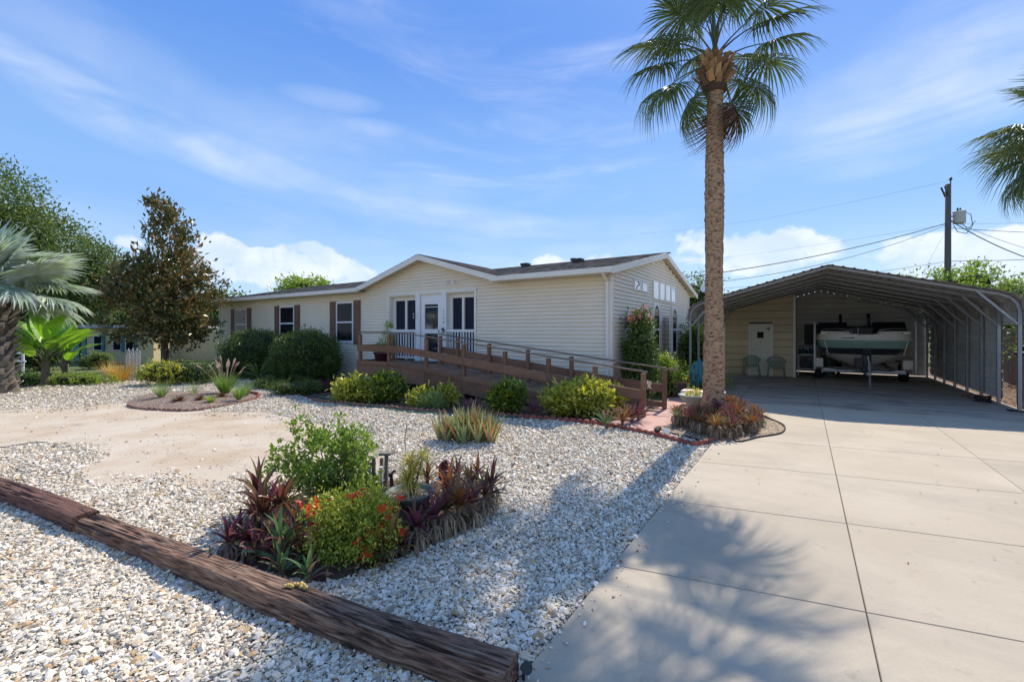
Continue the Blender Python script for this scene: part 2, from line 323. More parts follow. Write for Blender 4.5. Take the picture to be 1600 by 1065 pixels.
M['fungus'] = mat('yellow_fungus', (.50, .34, .08), (.62, .46, .16), scale=30, rough=.9, bump=.6)
M['leafdry'] = mat('dry_leaf', (.40, .14, .06), (.30, .10, .05), scale=8, rough=.8)
M['picket'] = mat('grey_white_picket', (.50, .49, .47), (.40, .39, .38), rough=.8)
M['carwhite'] = mat('silver_paint', (.45, .46, .48), (.42, .43, .45), rough=.25, metal=.3, coat=.5)
# ================================================================== GROUND
def vor_mat(name, cols, scale, gap, rough=.9, bump=.6, big=None, dist=.02):
    m = bpy.data.materials.new(name); m.use_nodes = True; nt = m.node_tree; n, l = nt.nodes, nt.links; p = n['Principled BSDF']; p.inputs['Roughness'].default_value = rough
    t = n.new('ShaderNodeTexCoord'); v = n.new('ShaderNodeTexVoronoi'); v.inputs['Scale'].default_value = scale; l.new(t.outputs['Object'], v.inputs['Vector'])
    r = n.new('ShaderNodeValToRGB'); s = n.new('ShaderNodeSeparateColor'); l.new(v.outputs['Color'], s.inputs[0]); l.new(s.outputs[0], r.inputs[0])
    e = r.color_ramp.elements; r.color_ramp.interpolation = 'CONSTANT'
    for i, c in enumerate(cols):
        q = e[i] if i < 2 else e.new(.5); 
        q.position = i / len(cols); q.color = (*c, 1)
    mx = n.new('ShaderNodeMix'); mx.data_type = 'RGBA'; mr = n.new('ShaderNodeMapRange'); l.new(v.outputs['Distance'], mr.inputs[0]); mr.inputs[1].default_value = .35; mr.inputs[2].default_value = .65
    l.new(mr.outputs[0], mx.inputs[0]); l.new(r.outputs[0], mx.inputs[6]); mx.inputs[7].default_value = (*gap, 1)
    nz = n.new('ShaderNodeTexNoise'); nz.inputs['Scale'].default_value = .7; nz.inputs['Detail'].default_value = 6; l.new(t.outputs['Object'], nz.inputs['Vector'])
    hs = n.new('ShaderNodeHueSaturation'); mr2 = n.new('ShaderNodeMapRange'); l.new(nz.outputs['Fac'], mr2.inputs[0]); mr2.inputs[1].default_value = .3; mr2.inputs[2].default_value = .7; mr2.inputs[3].default_value = .78; mr2.inputs[4].default_value = 1.1
    l.new(mr2.outputs[0], hs.inputs['Value']); l.new(mx.outputs[2], hs.inputs['Color']); l.new(hs.outputs[0], p.inputs['Base Color'])
    b = n.new('ShaderNodeBump'); b.inputs['Strength'].default_value = bump; b.inputs['Distance'].default_value = dist; b.invert = True; l.new(v.outputs['Distance'], b.inputs['Height']); l.new(b.outputs[0], p.inputs['Normal'])
    return m
M['gravel'] = vor_mat('shell_gravel_bed', [(.72, .66, .56), (.46, .42, .35), (.80, .74, .64), (.58, .52, .42), (.36, .32, .26), (.74, .68, .58)], 42, (.20, .18, .155))
M['chips'] = vor_mat('tan_bark_chips', [(.45, .33, .2), (.6, .48, .33), (.3, .2, .12), (.7, .6, .45)], 38, (.12, .08, .05))
M['islandm'] = vor_mat('pink_brown_chips', [(.36, .25, .19), (.46, .34, .27), (.26, .17, .12), (.50, .42, .35)], 38, (.12, .08, .06))
M['litter'] = vor_mat('leaf_litter', [(.32, .15, .08), (.22, .11, .06), (.42, .26, .15), (.14, .08, .05)], 22, (.05, .035, .025))
def sand_mat():
    m = mat('packed_sand', (.48, .37, .25), (.58, .50, .39), scale=.9, rough=1, bump=.5, bscale=90, mixr=(.35, .6)); nt = m.node_tree; n, l = nt.nodes, nt.links
    p = n['Principled BSDF']; src = p.inputs['Base Color'].links[0].from_socket
    t = n.new('ShaderNodeTexCoord'); nz = n.new('ShaderNodeTexNoise'); nz.inputs['Scale'].default_value = 28; nz.inputs['Detail'].default_value = 4; l.new(t.outputs['Object'], nz.inputs['Vector'])
    n2 = n.new('ShaderNodeTexNoise'); n2.inputs['Scale'].default_value = 1.6; n2.inputs['Detail'].default_value = 4; l.new(t.outputs['Object'], n2.inputs['Vector'])
    mt = n.new('ShaderNodeMath'); mt.operation = 'MULTIPLY'; l.new(nz.outputs['Fac'], mt.inputs[0]); l.new(n2.outputs['Fac'], mt.inputs[1])
    mr = n.new('ShaderNodeMapRange'); l.new(mt.outputs[0], mr.inputs[0]); mr.inputs[1].default_value = .33; mr.inputs[2].default_value = .40
    mx = n.new('ShaderNodeMix'); mx.data_type = 'RGBA'; l.new(mr.outputs[0], mx.inputs[0]); l.new(src, mx.inputs[6]); mx.inputs[7].default_value = (.28, .23, .17, 1); l.new(mx.outputs[2], p.inputs['Base Color'])
    return m
M['sand'] = sand_mat()
def concrete_mat(name, c1, c2, stain=.0):
    m = mat(name, c1, c2, scale=.8, detail=9, rough=.85, bump=.22, bscale=160, bdist=.004, randobj=.06, mixr=(.35, .65)); nt = m.node_tree; n, l = nt.nodes, nt.links; p = n['Principled BSDF']
    src = p.inputs['Base Color'].links[0].from_socket; t = n.new('ShaderNodeTexCoord')
    def layer(src, scale, lo, hi, col, st=(1, 1, 1), amt=1.):
        mp = n.new('ShaderNodeMapping'); mp.inputs['Scale'].default_value = st; l.new(t.outputs['Object'], mp.inputs[0])
        a_ = n.new('ShaderNodeTexNoise'); a_.inputs['Scale'].default_value = scale; a_.inputs['Detail'].default_value = 8; a_.inputs['Roughness'].default_value = .65; l.new(mp.outputs[0], a_.inputs['Vector'])
        r = n.new('ShaderNodeMapRange'); l.new(a_.outputs['Fac'], r.inputs[0]); r.inputs[1].default_value = lo; r.inputs[2].default_value = hi; r.inputs[4].default_value = amt
        x = n.new('ShaderNodeMix'); x.data_type = 'RGBA'; l.new(r.outputs[0], x.inputs[0]); l.new(src, x.inputs[6]); x.inputs[7].default_value = (*col, 1); return x.outputs[2]
    src = layer(src, 60, .5, .75, (.30, .25, .19), amt=.35)
    src = layer(src, .6, .48, .75, (.36, .30, .23), (1, 2.5, 1), .7)
    src = layer(src, 6, .60, .72, (.25, .20, .15), amt=.5)
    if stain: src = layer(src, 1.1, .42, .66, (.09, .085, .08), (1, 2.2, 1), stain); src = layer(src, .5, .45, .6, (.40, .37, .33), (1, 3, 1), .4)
    l.new(src, p.inputs['Base Color']); return m
M['conc'] = concrete_mat('driveway_concrete', (.44, .375, .275), (.50, .43, .325))
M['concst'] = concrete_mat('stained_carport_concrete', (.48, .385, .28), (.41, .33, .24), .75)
M['joint'] = mat('dark_joint', (.10, .085, .07), (.16, .135, .11), scale=20, rough=1)
g = MB(); g.quad((-600, -200, -.05), (600, -200, -.05), (600, 900, -.05), (-600, 900, -.05))
g.top('ground', M['lawn'], 'W', (0, 0, 0), None, None, kind='structure')
def zmesh(poly, z, name, m, frame, kind='structure', zz=None):
    b = MB(); b.add([(p[0], p[1], z) for p in poly], [tuple(range(len(poly)))]); return b.top(name, m, frame, (0, 0, 0), None, None, kind=kind)
def smooth_poly(P, per=8, jit=0., seed=1):
    r = random.Random(seed); out = []; n = len(P)
    for i in range(n):
        p0, p1, p2, p3 = [P[(i + k) % n] for k in (-1, 0, 1, 2)]
        for j in range(per):
            t = j / per; f = lambda k: .5 * (2 * p1[k] + (p2[k] - p0[k]) * t + (2 * p0[k] - 5 * p1[k] + 4 * p2[k] - p3[k]) * t * t + (3 * p1[k] - p0[k] - 3 * p2[k] + p3[k]) * t ** 3)
            out.append((f(0) + r.uniform(-jit, jit), f(1) + r.uniform(-jit, jit)))
    return out
zmesh([(2.83, -30), (2.83, 2.6), (-22, 2.6), (-24, -4.5), (-17, -8.3), (-21, -12), (-40, -30)], -.012, 'gravel_yard', M['gravel'], 'H')
SAND = [G(*p) for p in ((-60, 648), (120, 634), (240, 629), (330, 642), (410, 644), (520, 668), (585, 700), (590, 735), (500, 765), (400, 752), (330, 772), (250, 745), (200, 762), (130, 742), (150, 700), (60, 690), (-60, 700))]
SANDP = smooth_poly(SAND, 10, .035, 3)
zmesh(SANDP, .0, 'sand_patch', M['sand'], 'W')
# planting beds (mulch), a closed low mound edge
BED = [(-13.6, -2.3), (-11.6, -2.55), (-9.6, -2.9), (-7.9, -3.5), (-6.6, -3.92), (-4.8, -3.9), (-2.33, -3.5), (-.15, -2.72), (.9, -2.62), (1.15, -1.7), (1.2, .1), (-13.6, .1)]
zmesh(BED, .004, 'mulch_bed', M['soil'], 'H')
zmesh(smooth_poly([(-24, -6.3), (-19, -7.9), (-17, -7.85), (-16.6, -5.8), (-16.2, -4.2), (-13.6, -3.9), (-12.9, -2.2), (-13.0, .5), (-24, 3)], 5), .004, 'garden_bed', M['lawn'], 'H')
# ---------------------------------------------------------------- driveway slabs
drive = MB(); drive.add([(x, y, -.03) for x, y in ((2.80, -18), (14, -18), (14, 3.6), (8.15, 3.6), (8.15, 12.6), (1.2, 12.6), (1.2, 3.4), (2.6, 1.2), (2.8, -1))], [tuple(range(9))])
drv = drive.top('driveway', M['joint'], 'H', (0, 0, 0), None, None, kind='structure'); 
XJ = [2.84, 4.38, 6.08, 7.95, 9.9, 14.0]; YJ = [-18, -15, -12, -9.05, -7.43, -5.89, -4.25, -2.65, 1.75, 5.3, 8.9, 12.9]
def yj(k, x): return YJ[k] + (.22 * (x - 2.84) if 3 <= k < 8 else .06 * (x - 2.84))
def clip_poly(P, a_, b_, c_):   # keep a x + b y <= c
    out = []
    for i in range(len(P)):
        p, q = P[i], P[(i + 1) % len(P)]; dp, dq = a_ * p[0] + b_ * p[1] - c_, a_ * q[0] + b_ * q[1] - c_
        if dp <= 0: out.append(p)
        if dp * dq < 0: t = dp / (dp - dq); out.append((p[0] + (q[0] - p[0]) * t, p[1] + (q[1] - p[1]) * t))
    return out
def slab(P, mt, z=.03):
    if len(P) < 3: return
    b = MB(); cx = sum(p[0] for p in P) / len(P); cy = sum(p[1] for p in P) / len(P)
    Q = []
    for p in P:
        d = math.hypot(p[0] - cx, p[1] - cy); Q.append((p[0] + (cx - p[0]) / d * .006, p[1] + (cy - p[1]) / d * .006))
    n = len(P); V = [(*p, -.04) for p in P] + [(*p, z - .008) for p in P] + [(*p, z) for p in Q]
    b.add(V, [tuple(range(2 * n, 3 * n))] + [(i, (i + 1) % n, (i + 1) % n + n, i + n) for i in range(n)] + [(i + n, (i + 1) % n + n, (i + 1) % n + 2 * n, i + 2 * n) for i in range(n)])
    b.build('concrete_slab', mt, drv)
for k in range(len(YJ) - 1):
    xs = XJ if k < 8 else [1.2, 2.655, 4.36, 6.08, 8.15]
    if k == 7: xs = [2.655] + XJ[1:]
    for i in range(len(xs) - 1):
        x0, x1 = xs[i] + (.002 if i else 0), xs[i + 1] - .002; g_ = .003
        P = [(x0, yj(k, x0) + g_), (x1, yj(k, x1) + g_), (x1, yj(k + 1, x1) - g_), (x0, yj(k + 1, x0) - g_)]
        if k == 7 and i == 0: P = [(2.84, yj(7, 2.84)), (x1, yj(7, x1) + g_), (x1, yj(8, x1) - g_), (2.655, yj(8, 2.655) - g_), (2.655, .8), (3.0, .35), (3.55, -.35), (3.75, -1.0), (3.72, -1.7), (3.35, -2.25)]
        if k == 8: P = clip_poly(P, 0, 1, 12.5)
        if k == 8 and i == 0: P = [(1.3, 3.4), (2.64, 2.1), (2.64, 5.1), (1.3, 5.05)]
        slab(P, M['concst'] if k >= 8 else M['conc'])
# patch of carport-front concrete, stained up to the drip line
# pink pad and path at the ramp foot
pp = MB(); pp.prism(smooth_poly([(.9, -2.45), (1.7, -2.75), (2.45, -2.35), (2.2, -1.4), (2.3, .2), (2.1, 1.6), (1.0, 1.5), (1.22, .2), (1.15, -1.2)], 5), 'z', -.03, .022)
pp.top('painted_path', M['pinkpad'], 'H', (0, 0, 0), None, None, kind='structure')
zmesh([(2.86, 20), (.1, 20), (.1, .2), (2.3, .2), (2.3, 3.4), (1.1, 3.5), (1.1, 12.5), (2.86, 12.5)], .004, 'side_yard', M['lawn'], 'H')
zmesh([(8.16, 3.6), (30, 3.6), (30, 20), (8.16, 20)], .002, 'leaf_strewn_ground', M['litter'], 'H')
# palm bed
PB = smooth_poly([(1.75, -2.45), (2.5, -2.85), (2.85, -3.05), (3.3, -2.35), (3.70, -1.7), (3.72, -1.0), (3.45, -.4), (2.85, .3), (2.3, .5), (2.3, -1.2), (2.0, -2.0)], 6)
zmesh(PB, .034, 'palm_bed', M['chips'], 'H')
ISL = smooth_poly([L(*G(*p)) for p in ((200, 634), (250, 641), (320, 640), (402, 622), (385, 614), (300, 611), (225, 617))], 8)
IC = (sum(p[0] for p in ISL) / len(ISL), sum(p[1] for p in ISL) / len(ISL))
bI = MB(); n_ = len(ISL); bI.add([(*p, .01) for p in ISL] + [(IC[0] + (p[0] - IC[0]) * .5, IC[1] + (p[1] - IC[1]) * .5, .07) for p in ISL] + [(*IC, .08)], [(i, (i + 1) % n_, (i + 1) % n_ + n_, i + n_) for i in range(n_)] + [(i + n_, (i + 1) % n_ + n_, 2 * n_) for i in range(n_)])
bI.top('island_bed', M['islandm'], 'H', (0, 0, 0), None, None, smooth=True, kind='structure')
FB = smooth_poly([L(*G(*p)) for p in ((352, 864), (400, 888), (470, 906), (525, 906), (590, 885), (695, 838), (752, 800), (745, 775), (695, 758), (600, 750), (520, 756), (450, 782), (390, 820))], 5)
bF = MB(); FC = (sum(p[0] for p in FB) / len(FB), sum(p[1] for p in FB) / len(FB)); n_ = len(FB)
bF.add([(*p, .004) for p in FB] + [(FC[0] + (p[0] - FC[0]) * .85, FC[1] + (p[1] - FC[1]) * .85, .04) for p in FB] + [(*FC, .06)], [(i, (i + 1) % n_, (i + 1) % n_ + n_, i + n_) for i in range(n_)] + [(i + n_, (i + 1) % n_ + n_, 2 * n_) for i in range(n_)])
bF.top('front_planting_bed', M['soil'], 'H', (0, 0, 0), None, None, smooth=True, kind='structure')
# edging pieces: scalloped bricks, shared mesh
def edging(label, path, m, step=.14, zz=0., name='garden_edging', closed=False):
    t = thing(name, label, 'edging', 'L', (*W(path[0][0], path[0][1]), 0), None, -TH)
    b = MB(); b.prism([(-.066, -.02), (.066, -.02), (.066, .05), (.045, .075), (0, .088), (-.045, .075), (-.066, .05)], 'y', -.02, .02); me = b.mesh('edging_brick', m)
    d = 0; k = 0
    for (p, q) in zip(path[:-1], path[1:]):
        Ls = math.hypot(q[0] - p[0], q[1] - p[1])
        while d < Ls:
            x, y = p[0] + (q[0] - p[0]) * d / Ls, p[1] + (q[1] - p[1]) * d / Ls
            link_mesh('edging_brick', me, t, (x - path[0][0], y - path[0][1], zz + random.uniform(-.012, .006)), (random.uniform(-.12, .12), random.uniform(-.05, .05), math.atan2(q[1] - p[1], q[0] - p[0]) + random.uniform(-.06, .06))); d += step
        d -= Ls
    return t
redp = [GL(*p) for p in ((735, 648), (800, 651), (870, 657), (940, 664), (1000, 676), (1040, 685), (1085, 697), (1105, 694), (1118, 689))]
edging('wavy dull red edging along the gravel in front of the yellow bushes and palm bed', redp, M['edging'])
edging('thin brown scalloped edging along the gravel under the left shrubs by the hose', [GL(*p) for p in ((490, 627), (560, 634), (640, 641), (700, 646))], M['edgebrown'])
isl_front = [p for p in ISL[:30]]
edging('brown scalloped edging round the small island bed in the sand', isl_front, M['edgebrown'], zz=-.02)
edging('bright orange red edging pieces at the right tip of the island bed', ISL[24:34], M['edging'], zz=.0)
edging('low rust edging along the far left garden bed', [(-21, -7.1), (-19, -7.9), (-17, -7.9), (-16.6, -5.8), (-16.3, -4.3), (-13.7, -4.0)], M['edgebrown'], zz=-.03)
# black curved plastic edging at the palm bed tip
b = MB(); b.tube([(*p, .045) for p in smooth_poly([(3.1, -2.7), (3.45, -2.2), (3.72, -1.7), (3.74, -1.0), (3.5, -.42), (3.1, .1)], 5)[:25]], .013, 6)
b.top('lawn_edging', M['rubber'], 'H', (3.1, -2.7, 0), 'black curved plastic edging around the tan chips at the palm bed tip', 'edging', smooth=True)
# garden hose
hp = [(*GL(*p), .03) for p in ((400, 596), (440, 606), (500, 620), (545, 633), (600, 638), (640, 645), (690, 648), (740, 650), (800, 652), (850, 650))]
hp2 = [];
for i in range(len(hp) - 1):
    for j in range(6):
        t = j / 6; hp2.append((hp[i][0] * (1 - t) + hp[i + 1][0] * t, hp[i][1] * (1 - t) + hp[i + 1][1] * t + .03 * math.sin(i * 2 + t * 6), .03))
b = MB(); b.tube(hp2, .014, 6); b.top('garden_hose', M['hose'], 'H', hp2[0], 'thin green garden hose lying along the edge of the shrub bed', 'hose', smooth=True)
# ================================================================== HOUSE
RS = .208
def roofz(y): return 3.37 + (min(y, 9.4 - y) + .35) * RS
house = thing('mobile_home', 'cream sided single storey home with brown shutters and a central gable', 'house', 'H', (0, 0, 0))
XL = -21.0; GX0, GX1, GXM, GZ = -9.5, -3.42, -6.44, 4.20
def cuts(x0, x1, holes):
    seg = [(x0, x1)]
    for a_, b_ in holes:
        seg = [s for (p, q) in seg for s in ((p, min(q, a_)), (max(p, b_), q)) if s[1] - s[0] > .01]
    return seg
b = MB(); c = .105; z = .02
while z < 4.15:
    z1 = z + c
    if z1 <= 3.28: rng = [(XL, 0)]
    else:
        h = (GZ - .0 - z1) / (GZ - 3.36); 
        if h <= 0.02: break
        rng = [(GXM - (GXM - GX0) * min(1, h + .06), GXM + (GX1 - GXM) * min(1, h + .06))]
    for r0, r1 in rng:
        holes = []
        if z1 > .75 and z < 3.04: holes.append((-8.19, -4.36))
        for p, q in cuts(r0, r1, holes):
            b.add([(p, -.026, z + .016), (q, -.026, z + .016), (q, .008, z1 + .010), (p, .008, z1 + .010), (p, .011, z + .018), (q, .011, z + .018)], [(0, 1, 2, 3), (4, 5, 1, 0)])
    z = z1
b.build('front_siding', M['siding'], house, kind='stuff')
b = MB(); z = .02
while z < 4.3:
    z1 = z + c; y0, y1 = 0, 8.8
    if z1 > 3.3: y0 = (z1 - 3.32) / RS - .2; y1 = 9.4 - y0 - .2
    if y1 - y0 < .1: break
    y0 = max(0, y0); y1 = min(8.8, y1)
    b.add([(.026, y0, z + .016), (.026, y1, z + .016), (-.008, y1, z1 + .010), (-.008, y0, z1 + .010), (-.011, y0, z + .018), (-.011, y1, z + .018)], [(0, 1, 2, 3), (4, 5, 1, 0)])
    z = z1
b.build('side_siding', M['siding'], house, kind='stuff')
b = MB(); b.box(XL, -8.19, .012, 8.8, 0, 3.2); b.box(-4.36, -.012, .012, 8.8, 0, 3.2); b.box(-8.19, -4.36, .3, 8.8, 0, 3.2); b.box(-8.19, -4.36, 0, .3, 0, .78); b.box(-8.19, -4.36, 0, .3, 3.05, 3.3)
b.prism([(.0, 3.2), (8.8, 3.2), (4.7, roofz(4.7) - .12)], 'x', XL, -.012); b.prism([(GX0 + .2, 3.2), (GX1 - .2, 3.2), (GXM, GZ - .03)], 'y', .012, 2.5)
b.build('wall', M['siding'], house)
for (x, y) in ((0, 0), (XL, 0), (0, 8.8)):
    b = MB(); b.box(x - .04, x + .045, y - .045, y + .04, 0, 3.25); b.build('corner_trim', M['trim'], house)
# main roof: deck slab + shingle courses
b = MB()
for xa_, xb_ in ((XL - .15, GX0 + .02), (GX1 - .02, .17)): b.prism([(-.35, 3.26), (4.7, roofz(4.7) - .10), (9.75, 3.26), (9.75, 3.35), (4.7, roofz(4.7) - .01), (-.35, 3.36)], 'x', xa_, xb_)
b.prism([(.1, roofz(.1) - .1), (4.7, roofz(4.7) - .10), (9.75, 3.26), (9.75, 3.35), (4.7, roofz(4.7) - .01), (.1, roofz(.1) - .01)], 'x', GX0 + .02, GX1 - .02)
b.prism([(GX0 - .1, 3.30), (GXM, GZ + .0), (GX1 + .1, 3.30), (GX1 + .1, 3.38), (GXM, GZ + .09), (GX0 - .1, 3.38)], 'y', -.34, 3.5)
b.build('roof', M['soffit'], house)
b = MB(); y = -.40; row = 0
cs_, sn_ = math.cos(math.atan(RS)), math.sin(math.atan(RS))
while y < 4.68:
    x = XL - .17 - random.random() * .3; zc = roofz(y)
    while x < .19:
        w_ = random.uniform(.16, .36); x1 = min(x + w_, .19); th = random.uniform(.008, .024); y1 = y + .155
        if y < .1 and x1 > GX0 - .05 and x < GX1 + .05: x = x1; continue
        z0, z1 = zc, roofz(y1)
        b.add([(x + .004, y, z0 - .005), (x1, y, z0 - .005), (x + .004, y, z0 + th), (x1, y, z0 + th), (x + .004, y1, z1 + .004), (x1, y1, z1 + .004)], [(0, 1, 3, 2), (2, 3, 5, 4), (0, 2, 4), (1, 5, 3)])
        x = x1
    y += .14
for x0_, x1_, sg in ((GX0 - .12, GXM, 1), (GXM, GX1 + .12, -1)):
    for i in range(20):
        a0 = i / 20; 
        for j in range(12):
            f0 = lambda t: (GX0 - .12 + (GXM - GX0 + .12) * t, 3.385 + (GZ + .1 - 3.385) * t) if sg == 1 else (GX1 + .12 + (GXM - GX1 - .12) * t, 3.385 + (GZ + .1 - 3.385) * t)
            (xa, za), (xb, zb) = f0(a0), f0(a0 + .05); ya, yb = -.36 + j * .3, -.36 + (j + 1) * .3
            b.add([(xa, ya, za + .015), (xa, yb, za + .015), (xb, yb, zb + .003), (xb, ya, zb + .003), (xa, ya, za - .01), (xa, yb, za - .01)], [(0, 1, 2, 3), (4, 5, 1, 0)])
b.build('shingles', M['shingle'], house, kind='stuff')
b = MB(); x = XL
while x < .1:
    b.box(x + .004, x + .296, 4.62, 4.7, roofz(4.66), roofz(4.66) + .035); b.box(x + .004, x + .296, 4.7, 4.78, roofz(4.7), roofz(4.7) + .025); x += .3
b.build('ridge_cap', M['shingle'], house, kind='stuff')
def part(name, m, f, parent=house, **k): b_ = MB(); f(b_); return b_.build(name, m, parent, **k)
part('gutter', M['trim'], lambda b: b.box(XL - .17, GX0 + .05, -.47, -.352, 3.22, 3.355), bev=.012); part('gutter', M['trim'], lambda b: b.box(GX1 - .05, .19, -.47, -.352, 3.22, 3.355), bev=.012)
part('soffit_panel', M['soffit'], lambda b: b.box(XL - .15, GX0, -.35, -.03, 3.205, 3.235)); part('soffit_panel', M['soffit'], lambda b: b.box(GX1, .15, -.35, -.03, 3.205, 3.235))
def rake(b, pts, y0, y1, ax, hh=.17):
    for p, q in zip(pts[:-1], pts[1:]):
        P = [(p[0], p[1] - hh), (q[0], q[1] - hh), (q[0], q[1]), (p[0], p[1])]; b.prism(P, ax, y0, y1)
part('gable_fascia', M['trim'], lambda b: rake(b, [(GX0 - .15, 3.37), (GXM, GZ + .085), (GX1 + .15, 3.37)], -.37, -.345, 'y'))
part('gable_soffit', M['soffit'], lambda b: rake(b, [(GX0 - .1, 3.30), (GXM, GZ - .005), (GX1 + .1, 3.30)], -.345, -.02, 'y', .012))
part('rake_fascia', M['trim'], lambda b: rake(b, [(-.42, 3.36), (4.7, roofz(4.7) + .02), (9.8, 3.36)], .17, .2, 'x'))
part('rake_fascia', M['trim'], lambda b: rake(b, [(-.42, 3.36), (4.7, roofz(4.7) + .02), (9.8, 3.36)], XL - .18, XL - .15, 'x'))
part('rake_soffit', M['soffit'], lambda b: rake(b, [(-.35, 3.262), (4.7, roofz(4.7) - .1), (9.75, 3.262)], .02, .17, 'x', .012))
part('downspout', M['trim'], lambda b: (b.box(-.105, -.035, -.12, -.05, .05, 3.05), b.beam((-.07, -.4, 3.24), (-.07, -.09, 3.03), .07, .06)), bev=.008)
part('downspout_clip', M['dark'], lambda b: b.tube([(-.07, -.125, .93), (-.07, -.135, .93)], .018, 8))
for (x, y, s) in ((-2.6, 3.6, .16), (-5.2, 4.3, .13), (-11.4, 3.6, .17), (-10.4, 4.2, .15), (-3.1, 4.35, .06)):
    zz = roofz(y); v = part('roof_vent', M['dark'], lambda b: (b.box(x - s, x + s, y - .12, y + .12, zz, zz + .06), b.box(x - s - .03, x + s + .03, y - .15, y + .15, zz + .06, zz + .15)), bev=.01)
# front windows
def window(x0, x1, z0, z1):
    w_ = part('window', M['white'], lambda b: (b.box(x0, x1, -.05, 0, z0, z0 + .07), b.box(x0, x1, -.05, 0, z1 - .06, z1), b.box(x0, x0 + .06, -.05, 0, z0 + .07, z1 - .06), b.box(x1 - .06, x1, -.05, 0, z0 + .07, z1 - .06), b.box(x0 + .06, x1 - .06, -.045, -.005, (z0 + z1) / 2 - .03, (z0 + z1) / 2 + .03)))
    b = MB(); b.box(x0 + .06, x1 - .06, -.03, -.022, (z0 + z1) / 2 + .03, z1 - .06); b.build('pane', M['glass'], w_)
    b = MB(); b.box(x0 + .06, x1 - .06, -.036, -.028, z0 + .07, (z0 + z1) / 2 - .03); b.build('pane', M['glass'], w_)
    for sx in (x0 - .40, x1 + .03):
        b = MB(); b.box(sx, sx + .37, -.055, -.012, z0 - .06, z1 + .03); n = 26
        b.box(sx + .05, sx + .32, -.062, -.052, z0 - .02, z0 + .0)
        for k in range(n):
            zz = z0 + .0 + (z1 - z0 - .05) * k / n
            if k in (n // 2,): continue
            b.add([(sx + .05, -.068, zz), (sx + .32, -.068, zz), (sx + .32, -.052, zz + .045), (sx + .05, -.052, zz + .045), (sx + .05, -.052, zz), (sx + .32, -.052, zz)], [(0, 1, 2, 3), (4, 5, 1, 0)])
        b.build('shutter', M['shutter'], house)
window(-19.35, -18.2, 1.38, 2.86); window(-15.3, -14.15, 1.38, 2.88); window(-11.22, -10.17, 1.36, 2.92)
# entry: recess with two sliding screens, posts, door, rails
part('entry_trim', M['trim'], lambda b: (b.box(-8.27, -4.28, -.04, .0, 3.03, 3.10), b.box(-8.27, -8.19, -.04, .0, .75, 3.03), b.box(-4.36, -4.28, -.04, 0, .75, 3.03), b.box(-8.19, -8.16, 0, .28, .78, 3.03), b.box(-4.39, -4.36, 0, .28, .78, 3.03), b.box(-8.16, -4.39, 0, .28, 3.0, 3.03)))
for x0, x1 in ((-8.16, -6.88), (-5.5, -4.39)):
    w_ = part('screen_window', M['trim'], lambda b: (b.box(x0, x1, .16, .22, 2.86, 3.0), b.box(x0, x0 + .1, .16, .22, .8, 2.86), b.box(x1 - .04, x1, .16, .22, .8, 2.86), b.box((x0 + x1) / 2 - .05, (x0 + x1) / 2 + .04, .15, .21, .8, 2.86)))
    for a_, c_ in ((x0 + .1, (x0 + x1) / 2 - .05), ((x0 + x1) / 2 + .04, x1 - .04)):
        b = MB(); b.box(a_, c_, .2, .205, .8, 2.86); b.build('screen', M['screen'], w_)
    r_ = part('porch_rail', M['white'], lambda b: (b.box(x0, x1, .0, .07, 1.77, 1.85), b.box(x0, x1, .01, .06, .86, .92)))
    n = 9
    for k in range(n):
        xx = x0 + .1 + (x1 - x0 - .2) * k / (n - 1); b = MB(); b.box(xx - .018, xx + .018, .017, .053, .92, 1.77); b.build('baluster', M['white'], r_)
for xa in (-6.88, -5.7): part('porch_post', M['white'], lambda b: (b.box(xa, xa + .2, -.03, .16, .8, 3.03), b.box(xa - .015, xa + .215, -.045, .0, .8, .95), b.box(xa - .015, xa + .215, -.045, 0, 2.93, 3.02)))
part('door_header', M['white'], lambda b: (b.box(-6.68, -5.7, .03, .12, 2.84, 3.03), b.box(-6.68, -5.7, .02, .03, 2.82, 2.86)))
door = part('storm_door', M['white'], lambda b: (b.box(-6.66, -6.5, .02, .1, .82, 2.82), b.box(-5.9, -5.7, .02, .1, .82, 2.82), b.box(-6.5, -5.9, .02, .1, 2.68, 2.82), b.box(-6.5, -5.9, .02, .1, 1.72, 1.86), b.box(-6.5, -5.9, .02, .1, .82, 1.02)))
for z0, z1 in ((1.86, 2.68), (1.02, 1.72)):
    b = MB(); b.box(-6.5, -5.9, .05, .055, z0, z1); b.build('door_pane', M['doorglass'], door)
b = MB(); b.box(-6.5, -5.9, .035, .05, 2.58, 2.6); b.box(-6.5, -5.9, .035, .05, 1.76, 1.79); b.build('door_bar', M['white'], door)
b = MB(); b.tube([(-5.82, .0, 1.82), (-5.82, -.04, 1.82), (-5.82, -.04, 1.74), (-5.82, .0, 1.72)], .011, 6); b.build('handle', M['dark'], door)
